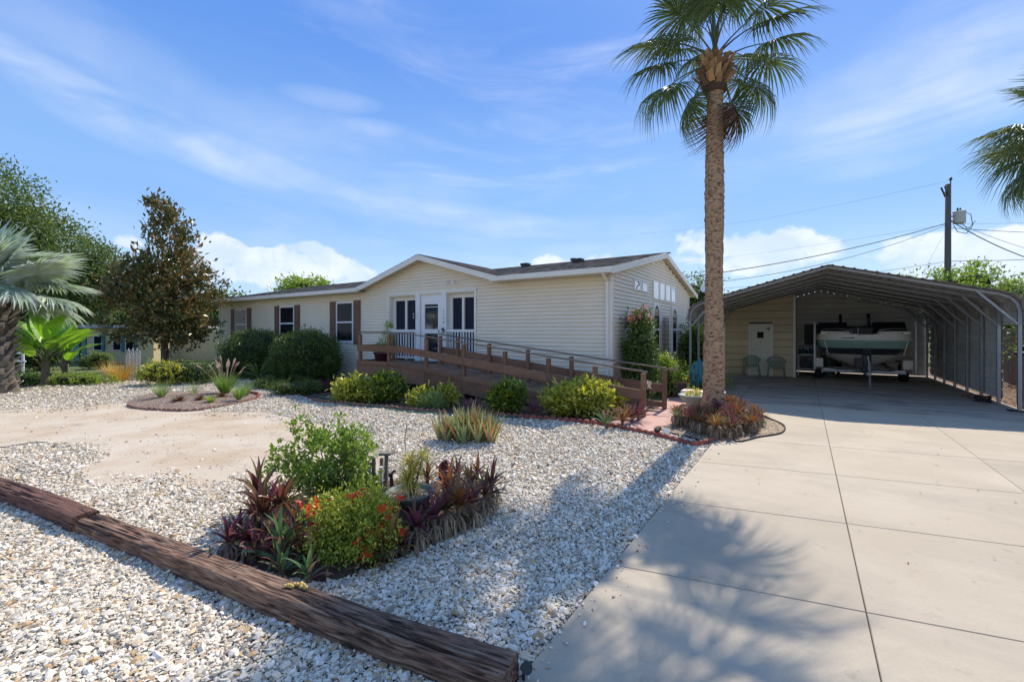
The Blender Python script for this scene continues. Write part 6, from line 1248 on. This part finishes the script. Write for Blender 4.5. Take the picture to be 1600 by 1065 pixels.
BL = [(358, 872, .12, 16, 'brompurple', .8, 'leftmost purple bromeliad with a pale dry skirt in the front bed'),
      (388, 868, .11, 15, 'brompurple', .8, 'purple bromeliad just right of the leftmost one'),
      (372, 850, .10, 14, 'brom', .7, 'dark bromeliad behind the two leftmost purple ones'),
      (412, 850, .22, 20, 'brom', 1.15, 'tall dark red bromeliad at the left rear of the front bed'),
      (440, 842, .26, 20, 'brom', 1.15, 'tall dark red bromeliad close under the green shrub'),
      (404, 822, .26, 18, 'brom', 1.15, 'rearmost tall dark red bromeliad at the left'),
      (462, 862, .14, 16, 'brom', 1.0, 'dark red bromeliad behind the red flowered shrub'),
      (432, 886, .04, 16, 'bromgreen', 1.05, 'broad dark green bromeliad close behind the timber'),
      (452, 876, .10, 14, 'bromgreen', 1.0, 'dark green bromeliad with red undersides left of the red flowered shrub'),
      (412, 884, .04, 12, 'brompurple', .85, 'short purple bromeliad touching the timber'),
      (482, 912, .03, 11, 'bromgreen', .85, 'small green and pink bromeliad at the front corner beside the fungus'),
      (612, 878, .08, 12, 'bromrust', .9, 'rust and yellow bromeliad at the right foot of the red flowered shrub'),
      (598, 890, .04, 10, 'brom', .6, 'small dull red bromeliad low on the front right edge'),
      (650, 858, .17, 16, 'brompurple', .9, 'purple bromeliad with straw skirt in front of the green bowl'),
      (678, 846, .18, 16, 'brompurple', .85, 'purple bromeliad with straw skirt right of the green bowl'),
      (716, 830, .21, 22, 'bromrust', 1.05, 'rust orange bromeliad above a thick straw skirt'),
      (736, 820, .20, 16, 'brompurple', .9, 'purple bromeliad above straw skirt between the rust one and the corner'),
      (758, 806, .19, 15, 'brom', 1.05, 'tall dark bromeliad with shaggy skirt at the right corner of the front bed'),
      (700, 790, .16, 18, 'bromrust', 1.1, 'orange brown bromeliad behind the rust one near the red lava rock'),
      (735, 778, .14, 16, 'brom', .95, 'dark bromeliad at the rear right of the front bed'),
      (668, 762, .08, 13, 'brom', .9, 'dark bromeliad at the rear behind the green bowl'),
      (590, 778, .08, 12, 'brompurple', .6, 'small red purple bromeliad between the shrub and the green bowl')]
BL += [(426, 866, .12, 15, 'brom', .9, 'dark red bromeliad in the middle of the left side of the front bed'),
      (398, 842, .2, 15, 'brompurple', .9, 'purple bromeliad at the far left rear edge of the front bed'),
      (470, 880, .05, 12, 'brom', .75, 'small dark bromeliad at the left foot of the red flowered shrub'),
      (440, 902, .03, 11, 'bromgreen', .7, 'short green bromeliad close to the timber near the fungus'),
      (396, 880, .05, 11, 'brompurple', .75, 'small purple bromeliad at the timber between two larger ones'),
      (665, 838, .16, 13, 'bromrust', .75, 'small rust bromeliad between the two purple ones by the green bowl'),
      (698, 836, .2, 14, 'brom', .85, 'dark red bromeliad squeezed between the purple and the rust one'),
      (768, 792, .2, 14, 'brom', .85, 'dark bromeliad at the far right rear corner of the front bed'),
      (746, 760, .12, 13, 'bromrust', .85, 'rust bromeliad farthest back at the right of the front bed'),
      (716, 765, .14, 15, 'brompurple', .9, 'purple bromeliad right of the red lava rock'),
      (630, 868, .06, 11, 'brompurple', .7, 'small purple bromeliad in front of the stump')]
for i, a_ in enumerate(BL): bromeliad(*a_, seed=300 + i)
# red flowered ixora, green shrub and the pale tufted plant
x, y = G(532, 893)
bush('red_flowered_shrub', 'low bushy shrub with small red orange flowers in the front planting bed', 'shrub', (x, y + .25, 0), [(0, 0, .27, .32, .26, .22), (.14, -.05, .20, .26, .22, .18), (-.14, -.02, .36, .2, .2, .14), (.12, .02, .38, .2, .18, .12), (0, -.1, .14, .34, .2, .13)], 520, 18, .07, .034, .019, 'ixora', seed=101, flower=('red', 42, .046, .05), nst=24, str_=.006, inner=.3)
x, y = G(500, 822)
bush('green_shrub', 'tall open shrub with fresh green leaves at the back of the front bed', 'shrub', (x, y + .45, 0), [(-.12, 0, .50, .40, .34, .26), (.12, 0, .56, .28, .28, .26), (-.32, 0, .36, .34, .26, .2), (.05, 0, .26, .42, .34, .22), (-.36, .05, .72, .16, .12, .12), (.02, 0, .80, .07, .10, .16), (-.55, 0, .55, .12, .10, .07), (.12, 0, .74, .12, .1, .14), (-.2, 0, .74, .10, .1, .14), (-.44, 0, .82, .05, .05, .08), (-.62, 0, .42, .14, .12, .08)], 300, 12, .085, .066, .030, 'shrub', seed=102, nst=40, str_=.011, inner=.2, simple=False)
def headplant(name, u, v, heads, m, lab, seed, L_=.22, w_=.012, n=40, z0=0.):
    random.seed(seed); x, y = G(u, v); t = thing(name, lab, 'plant', 'L', (x, y, z0))
    for (dx, dy, z) in heads:
        b = MB(); b.tube([(dx * .15, dy * .2, -.01), (dx * .6, dy * .6, z * .5), (dx, dy, z)], [.016, .012, .009], 6); b.build('stem', M['twig'], t); b = MB(); rosette(b, n, L_, w_, -.4, 1.4, 4, .2, .9, (dx, dy, z)); b.build('leaf_head', M[m], t)
    return t
headplant('ponytail_plant', 556, 765, [(-.06, 0, .48), (.10, .03, .58), (.03, .08, .4), (.14, .0, .44)], 'paleg', 'pale green plant with fine drooping leaves on thin stems behind the red flowers', 5, .24, .012, 60)
px_, py_ = G(637, 833)
smallthing('stump', 'dark hollow stump carrying the green bowl in the front bed', 'stump', M['trunk'], lambda b: b.tube([(px_ - .02, py_ + .08, -.02), (px_, py_ + .08, .1), (px_, py_ + .08, .21)], [.17, .14, .15], 14), frame='W', loc=(px_, py_, 0), bev=0, smooth=True)
pot = thing('plant_bowl', 'wide dark green bowl on the stump holding a yellow dracaena', 'pot', 'L', (px_, py_ + .08, .21)); b = MB(); b.lathe([(.10, 0), (.17, .04), (.205, .10), (.225, .13), (.22, .142), (.20, .135), (.18, .09), (.02, .08)], (0, 0, 0), 28); b.build('bowl', M['greenpot'], pot, smooth=True); b = MB(); b.lathe([(.001, .085), (.185, .10), (.001, .101)], (0, 0, 0), 20); b.build('soil', M['chips'], pot)
t = headplant('dracaena', 640, 833, [(-.02, .0, .16), (.03, .02, .22), (0, -.02, .10), (.11, .03, .34), (.0, .03, .30)], 'yellowleaf', 'yellow leaved dracaena growing in the green bowl', 6, .17, .019, 40); t.location = (px_, py_ + .08, .30)
t = headplant('low_plant', 566, 795, [(0, 0, .05)], 'bromgreen', 'small leafy plant in the black bowl behind the red flowers', 7, .12, .02, 18)
bx_, by_ = G(566, 795); smallthing('black_bowl', 'low black bowl behind the red flowered shrub', 'pot', M['black'], lambda b: b.lathe([(.06, 0), (.12, .06), (.14, .10), (.13, .105), (.10, .05), (.01, .045)], (bx_, by_, .06), 20), frame='W', loc=(bx_, by_, .06), bev=0, smooth=True)
t.location.z = .08
wx, wy = G(584, 778)
wd = thing('wooden_stand', 'small weathered grey wooden stand with pale columns behind the front shrubs', 'stand', 'W', (wx, wy, 0)); M['grey'] = mat('grey_weathered_wood', (.16, .14, .12), (.26, .23, .20), scale=9, rough=.95, bump=.4, stretch=(4, 4, .5))
for dx, dy, h in ((-.10, .06, .38), (0.0, .0, .44), (.13, .02, .46), (.05, .12, .40)):
    b = MB(); b.box(wx + dx - .018, wx + dx + .018, wy + dy - .018, wy + dy + .018, 0, h); b.build('post', M['grey'], wd, bev=.003)
b = MB(); b.box(wx + .06, wx + .19, wy - .03, wy + .07, .465, .49); b.build('cap', M['grey'], wd, bev=.003); b = MB(); b.box(wx - .13, wx + .02, wy - .01, wy + .02, .36, .385); b.build('crossbar', M['grey'], wd, bev=.003)
for dx in (-.055, .07): b = MB(); b.tube([(wx + dx, wy + .03, 0), (wx + dx, wy + .03, .33)], .022, 9); b.build('column', M['white'], wd)
tx, ty = G(606, 768)
tt = thing('turtle_figure', 'small dark turtle like garden figure beside the wooden stand', 'figurine', 'W', (tx, ty, .12))
b = MB(); b.lathe([(.03, 0), (.055, .02), (.05, .045), (.02, .065)], (tx, ty, .17), 12); b.build('shell', M['dark'], tt, smooth=True); b = MB(); b.tube([(tx + .04, ty - .02, .20), (tx + .075, ty - .035, .24), (tx + .09, ty - .04, .25)], [.014, .014, .02], 7); b.build('head', M['dark'], tt, smooth=True)
for dx, dy in ((-.035, -.03), (.035, -.03), (-.035, .03), (.035, .03)): b = MB(); b.tube([(tx + dx, ty + dy, .19), (tx + dx * 1.3, ty + dy * 1.2, .05)], .012, 6); b.build('leg', M['dark'], tt)
def rock(u, v, s, m, lab, seed, name='rock', h=1., z0=0):
    x, y = G(u, v); r = random.Random(seed); b = MB(); n1, n2 = 10, 6; V = []
    for j in range(n2 + 1):
        for i in range(n1):
            t_ = math.pi * j / n2; p_ = 2 * math.pi * i / n1; d = Vector((math.sin(t_) * math.cos(p_), math.sin(t_) * math.sin(p_), math.cos(t_))); f = s * (1 + .45 * mnoise.noise(d * 1.7 + Vector((seed, 0, 0)))); V.append((x + d.x * f, y + d.y * f, z0 + s * .35 * h + d.z * f * h))
    b.add(V, [(j * n1 + i, j * n1 + (i + 1) % n1, (j + 1) * n1 + (i + 1) % n1, (j + 1) * n1 + i) for j in range(n2) for i in range(n1)]); return b.top(name, m, 'W', (x, y, z0), lab, 'rock')
rock(693, 748, .075, M['lava'], 'upright dark red lava rock at the back of the front bed', 3, 'lava_rock', 1.7, .05)
rock(688, 835, .07, M['rock'], 'pale grey rock between the straw skirts in the front bed', 5, h=1.2)
rock(622, 862, .06, M['rock'], 'dark grey rock beneath the green bowl', 6)
rock(540, 915, .03, M['rock'], 'small pale rock at the front tip of the bed', 8)
# thin sprouts
for k, (u, v, h, lab) in enumerate(((530, 690, .3, 'thin flowering sprout rising behind the green shrub'), (548, 720, .3, 'thin bare sprout rising right of the green shrub'))):
    x, y = G(u, v); t = thing('sprout', lab, 'plant', 'L', (x, y, 0)); b = MB(); b.tube([(0, 0, 0), (.02, 0, h * .5), (.05, 0, h)], .004, 4); b.build('stem', M['twig'], t); b = MB(); crown(b, [(.05, 0, h, .04, .04, .05)], 6, 5, .03, .04, .02, seed=k); b.build('leaves', M['shrub'], t)
# ================================================================== PALM BED BROMELIADS
PBM = []
for k, m in enumerate(('bromrust', 'brom', 'bromrust', 'brompurple', 'bromrust', 'bromgreen')):
    random.seed(500 + k); b = MB(); rosette(b, 18, .28, .036, .45, 1.4, 4, .3, .3, (0, 0, .17)); me1 = b.mesh('rosette', M[m]); b = MB(); skirtm(b, .18, .11, 60); PBM.append((me1, b.mesh('dead_leaf_skirt', M['straw'])))
random.seed(9); pts = []; tries = 0
while len(pts) < 46 and tries < 4000:
    tries += 1; x, y = random.uniform(1.85, 3.55), random.uniform(-2.75, .25)
    if pip(np.array([x]), np.array([y]), [(1.85, -1.9), (2.5, -2.65), (2.95, -2.75), (3.35, -2.0), (3.45, -1.2), (3.2, -.4), (2.6, .2), (2.35, .1), (2.35, -1.0)])[0] and all(math.hypot(x - a_, y - c_) > .155 for a_, c_ in pts) and math.hypot(x - 2.49, y + .73) > .28: pts.append((x, y))
for k, (x, y) in enumerate(pts):
    w_ = W(x, y); t = thing('bromeliad', 'rust purple bromeliad over a dry skirt in the ring around the tall palm trunk', 'plant', 'L', (*w_, .03), 'bromeliads around the palm'); t.rotation_euler = (0, 0, k * 1.3); s_ = random.uniform(.85, 1.2); t.scale = (s_, s_, s_)
    m1, m2 = PBM[k % 6]; link_mesh('rosette', m1, t); link_mesh('dead_leaf_skirt', m2, t)
smallthing('plant_tag', 'small white plant label on a stake in the left of the palm bed', 'sign', M['white'], lambda b: b.obox((*G(1042, 673, .2), .2), (Vector((1, 0, -.4)), Vector((0, 1, .3)), Vector((.4, 0, 1))), (.05, .004, .03)), frame='W', loc=(*G(1042, 673, .2), 0), bev=0)
smallthing('spotlight', 'small black spotlight at the left corner of the palm bed', 'light', M['black'], lambda b: (b.tube([(*G(1028, 682), .0), (*G(1028, 682), .09)], .01, 6), b.tube([(G(1028, 682)[0] - .03, G(1028, 682)[1] - .02, .10), (G(1028, 682)[0] + .04, G(1028, 682)[1] + .04, .15)], [.05, .035], 10)), frame='W', loc=(*G(1028, 682), 0), bev=0)
# ================================================================== SIDE YARD ITEMS
def potlathe(name, lab, cat, m, u, v, prof, sc2=1.): 
    x, y = G(u, v); b = MB(); b.lathe([(r * sc2, z * sc2) for r, z in prof], (x, y, .0), 20); return b.top(name, m, 'W', (x, y, 0), lab, cat, smooth=True)
PP = [(.10, 0), (.17, .26), (.19, .27), (.19, .32), (.165, .32), (.15, .28), (.01, .27)]
potlathe('terracotta_pot', 'terracotta pot just behind the back end post of the ramp', 'pot', M['terra'], 1031, 616, PP, 1.25)
potlathe('blue_pot', 'dark teal glazed pot right of the terracotta pot', 'pot', M['bluepot'], 1044, 616, PP, 1.25)
bx_, by_ = G(1058, 618); wbx = thing('barrel_planter', 'dark reddish square planter left of the pale urn', 'planter', 'W', (bx_, by_, 0)); b = MB(); b.box(bx_ - .19, bx_ + .19, by_ - .19, by_ + .19, 0, .36); b.build('box', M['maroon'], wbx, bev=.01); b = MB(); b.box(bx_ - .21, bx_ + .21, by_ - .21, by_ + .21, .36, .40); b.build('rim', M['terra'], wbx, bev=.01); b = MB(); crown(b, [(0 + bx_, by_, .43, .16, .14, .06)], 16, 8, .06, .07, .04, seed=1); b.build('succulents', M['straw'], wbx)
ux_, uy_ = G(1083, 642)
ur = thing('urn_planter', 'low pale green fluted urn with yellow succulents left of the palm trunk', 'planter', 'W', (ux_, uy_, 0))
b = MB(); nn = 32; prof = [(.14, 0), (.15, .05), (.09, .10), (.10, .16), (.22, .24), (.27, .32), (.31, .35), (.31, .37), (.25, .37), (.22, .34), (.01, .33)]; V = []
for r, z in prof:
    for k in range(nn): rr = r * (1 + (.05 if k % 2 else -.02) * (1 if .12 < z < .36 else .3)); V.append((ux_ + rr * math.cos(2 * math.pi * k / nn), uy_ + rr * math.sin(2 * math.pi * k / nn), z))
b.add(V, [(i * nn + k, i * nn + (k + 1) % nn, (i + 1) * nn + (k + 1) % nn, (i + 1) * nn + k) for i in range(len(prof) - 1) for k in range(nn)]); b.build('urn', M['urn'], ur, smooth=True)
b = MB(); crown(b, [(ux_, uy_, .40, .2, .2, .09)], 40, 9, .05, .05, .03, seed=9); b.build('succulents', M['yellowleaf'], ur)
# teal adirondack chair
tx_, ty_ = G(1101, 614); ac = thing('lounge_chair', 'teal rounded back garden chair behind the palm trunk', 'chair', 'W', (tx_, ty_, 0))
for k in range(5):
    dx = -.22 + .11 * k; h = .76 - .12 * abs(k - 2) ** 1.3 * .6; b = MB(); b.obox((tx_ + dx, ty_ + .28, .28 + h / 2 - .05), (Vector((1, 0, 0)), Vector((0, 1, -.25)), Vector((0, .25, 1))), (.05, .01, h / 2)); b.build('back_slat', M['teal'], ac, bev=.02)
for k in range(4): b = MB(); b.box(tx_ - .26, tx_ + .26, ty_ - .25 + k * .12, ty_ - .15 + k * .12, .36 - .02 * k, .38 - .02 * k); b.build('seat_slat', M['teal'], ac, bev=.004)
for s in (-1, 1):
    b = MB(); b.box(tx_ + s * .34 - .06, tx_ + s * .34 + .06, ty_ - .32, ty_ + .3, .56, .585); b.build('armrest', M['teal'], ac, bev=.01); b = MB(); b.box(tx_ + s * .30 - .015, tx_ + s * .30 + .015, ty_ - .28, ty_ - .18, 0, .56); b.build('leg', M['teal'], ac); b = MB(); b.beam((tx_ + s * .29, ty_ - .2, .33), (tx_ + s * .29, ty_ + .45, .06), .03, .12); b.build('leg', M['teal'], ac)
smallthing('garden_bench', 'low pale slab bench between the ramp end post and the palm bed', 'bench', M['trim'], lambda b: (b.box(1.55, 2.5, .55, .95, .30, .36), b.box(1.65, 1.8, .65, .85, .0, .298), b.box(2.25, 2.4, .65, .85, .0, .298)), loc=(2, .75, 0))
# landing pot with plant
lpx, lpy = -7.35, -1.05; pt_ = thing('landing_planter', 'dark purple pot with a leafy plant on the ramp landing', 'planter', 'H', (lpx, lpy, .8)); b = MB(); b.lathe([(.20, 0), (.24, .25), (.27, .26), (.27, .33), (.24, .33), (.22, .28), (.01, .27)], (lpx, lpy, .8), 20); b.build('pot', M['maroon'], pt_, smooth=True)
b = MB(); crown(b, [(lpx + .25, lpy, 1.55, .22, .2, .28), (lpx - .05, lpy, 1.3, .18, .18, .2), (lpx + .4, lpy, 1.15, .12, .1, .15), (lpx + .32, lpy, 1.95, .12, .12, .12)], 75, 10, .08, .07, .028, seed=4, up=.8); b.build('foliage', M['lime'], pt_)
b = MB(); stems(b, (lpx, lpy, 1.08), [(lpx + .25, lpy, 1.7), (lpx + .32, lpy, 2.0), (lpx - .05, lpy, 1.4), (lpx + .4, lpy, 1.2)], .01); b.build('stem', M['twig'], pt_)
# ================================================================== RIGHT FENCE, POLE, WIRES
fn = thing('wooden_fence', 'weathered brown board fence beyond the right side of the carport', 'fence', 'H', (9.9, 3, 0))
for k in range(70):
    y = 1.0 + k * .155; h = 1.85 + random.uniform(-.02, .02); b = MB(); b.box(9.88 + random.uniform(-.004, .004), 9.902, y, y + .148, .02, h); b.build('fence_board', M['fence'], fn)
for z in (.4, 1.5): b = MB(); b.box(9.905, 9.95, 1.0, 11.9, z, z + .09); b.build('rail', M['fence'], fn)
UX, UY = (1481.5 - 800) / 690 * 25, 25.
up_ = thing('utility_pole', 'wooden utility pole with a grey transformer behind the carport', 'utility pole', 'W', (UX, UY, 0))
PX_ = lambda u, v, Y=25.: ((u - 800) / 690 * Y, Y, CAM_H + (HZ - v) / 690 * Y)
b = MB(); b.tube([(UX - .05, UY, 0), (UX, UY, PX_(0, 288)[2])], [.17, .125], 12); b.build('shaft', M['pole'], up_, smooth=True)
b = MB(); p = PX_(1499, 352, 24.9); b.lathe([(.20, 0), (.27, .02), (.27, .62), (.29, .63), (.29, .67), (.1, .72)], (p[0], p[1], p[2] + .1), 18); tf = b.build('transformer', M['transf'], up_, smooth=False)
for dx in (-.1, .05): b = MB(); b.lathe([(.03, 0), (.05, .04), (.03, .08), (.05, .12), (.03, .16), (.01, .2)], (p[0] + dx, p[1], p[2] + .8), 8); b.build('bushing', M['dark'], tf)
b = MB(); b.tube([(UX, UY - .12, p[2] + .5), (p[0] - .2, UY - .1, p[2] + .5)], .04, 6); b.tube([(UX, UY - .12, p[2] + .2), (p[0] - .2, UY - .1, p[2] + .2)], .04, 6); b.build('bracket', M['galv'], up_)
b = MB(); q = PX_(1484, 282); b.tube([(UX + .14, UY, q[2] - .8), (UX + .14, UY, q[2])], .03, 6); b.lathe([(.03, 0), (.10, .05), (.04, .1), (.08, .15), (.02, .2)], (UX + .14, UY, q[2]), 10); b.build('top_insulator', M['dark'], up_)
b = MB(); q = PX_(1471, 301); b.obox((q[0], UY - .1, q[2]), (Vector((1, 0, -2.2)), Vector((0, 1, 0)), Vector((2.2, 0, 1))), (.30, .03, .03)); b.obox((q[0] + .18, UY - .1, q[2] + .08), (Vector((1, 0, -2.2)), Vector((0, 1, 0)), Vector((2.2, 0, 1))), (.28, .02, .02)); b.tube([(q[0] + .1, UY - .1, q[2]), (UX, UY, q[2] - .1)], .025, 5); b.build('cutout_switch', M['dark'], up_)
def wire(a_, c_, sag, lab, r=.02, n=14, name='power_line', rm='rubber'):
    A, B = Vector(a_), Vector(c_); b = MB(); b.tube([A.lerp(B, i / n) - Vector((0, 0, sag * 4 * (i / n) * (1 - i / n))) for i in range(n + 1)], r * .6, 5, False); return b.top(name, M[rm], 'W', tuple(A), lab, 'power line', 'overhead lines')
P1 = PX_(1478, 349); P2 = PX_(1486, 345)
wire(P1, (7.0, 21, 4.2), .35, 'thick twisted service line dropping from the pole toward the house', .035)
wire((P1[0], P1[1], P1[2] - .1), (9.5, 21, 4.1), .45, 'second service line dropping left from the pole behind the carport roof', .022)
wire(P2, PX_(1720, 430, 22), .5, 'thick double line sagging from the pole down to the right edge', .04)
wire((P2[0], P2[1], P2[2] + .05), PX_(1720, 415, 22), .3, 'thin line beside the thick one sagging to the right edge', .018)
wire(PX_(1482, 356), PX_(1750, 366, 30), .1, 'nearly level line running right from the pole below the transformer', .025)
wire(PX_(1100, 452, 40), PX_(1482, 408, 28), .25, 'low line running behind the carport roof to the pole', .02)
wire(PX_(1482, 408, 28), PX_(1750, 397, 28), .1, 'low line continuing right from the pole above the trees', .028)
wire(PX_(1484, 282), PX_(1000, 365, 48), .5, 'faint top line running left from the pole top past the palm', .010, rm='galv')
wire(PX_(1482, 350), PX_(1750, 340, 32), .1, 'faint line running right just above the transformer', .012, rm='galv')
wire(PX_(1482, 350), PX_(900, 425, 50), .4, 'faint line running left across the clouds', .010, rm='galv')
wire(PX_(1478, 360), PX_(1440, 430, 24), .0, 'thin guy wire slanting down left from the pole', .010, rm='galv')
lp = [PX_(1490, 352, 24.8), PX_(1496, 362, 24.8), PX_(1510, 365, 24.8), PX_(1520, 352, 24.8), PX_(1517, 335, 24.8), PX_(1505, 330, 24.8), PX_(1500, 345, 24.8), PX_(1512, 358, 24.8), PX_(1524, 345, 24.8)]
b = MB(); b.tube(lp, .018, 5); b.build('drop_loops', M['rubber'], up_)

# dry leaf litter, nobody could count it
def litter(name, n, sampler, m, L_, frame='W', z=.012):
    P = sampler(n); n = len(P); D = RNG.normal(size=(n, 3)) * [1, 1, .15]; Nn = RNG.normal(size=(n, 3)) * .35 + [0, 0, 1]; b = MB(); leaves(b, P, D, Nn, L_ * RNG.uniform(.5, 1.3, n), L_ * .45, simple=True, droop=-.15); o = b.top(name, m, 'W', (0, 0, 0), None, None, kind='stuff'); return o
def samp_poly(poly, z):
    Q = np.array([W(*p) for p in poly]); lo, hi = Q.min(0), Q.max(0)
    def f(n):
        X = RNG.uniform(lo[0], hi[0], n * 3); Y = RNG.uniform(lo[1], hi[1], n * 3); k = pip(X, Y, Q); X, Y = X[k][:n], Y[k][:n]; return np.stack([X, Y, np.full(len(X), z) + RNG.uniform(0, .01, len(X))], 1)
    return f
M['drylitter'] = leafm('dry_litter', (.30, .18, .09), (.42, .28, .16), (.20, .11, .06), transl=.1, rough=.9)
litter('leaf_litter', 1100, samp_poly(FB, .05), M['drylitter'], .045)
litter('leaf_litter', 1500, samp_poly(BED, .012), M['drylitter'], .06)
litter('leaf_litter', 220, samp_poly([(2.8, -2.9), (2.8, -10), (-6, -10), (-12, -5), (-5, -3.6)], .018), M['drylitter'], .04)
litter('leaf_litter', 600, samp_poly([(8.2, 3.6), (9.8, 3.6), (9.8, 12), (8.2, 12)], .012), M['drylitter'], .09)
litter('leaf_litter', 26, samp_poly([(2.95, -9), (5.5, -9), (6.5, 2), (3.2, -3.3)], .036), M['drylitter'], .035)
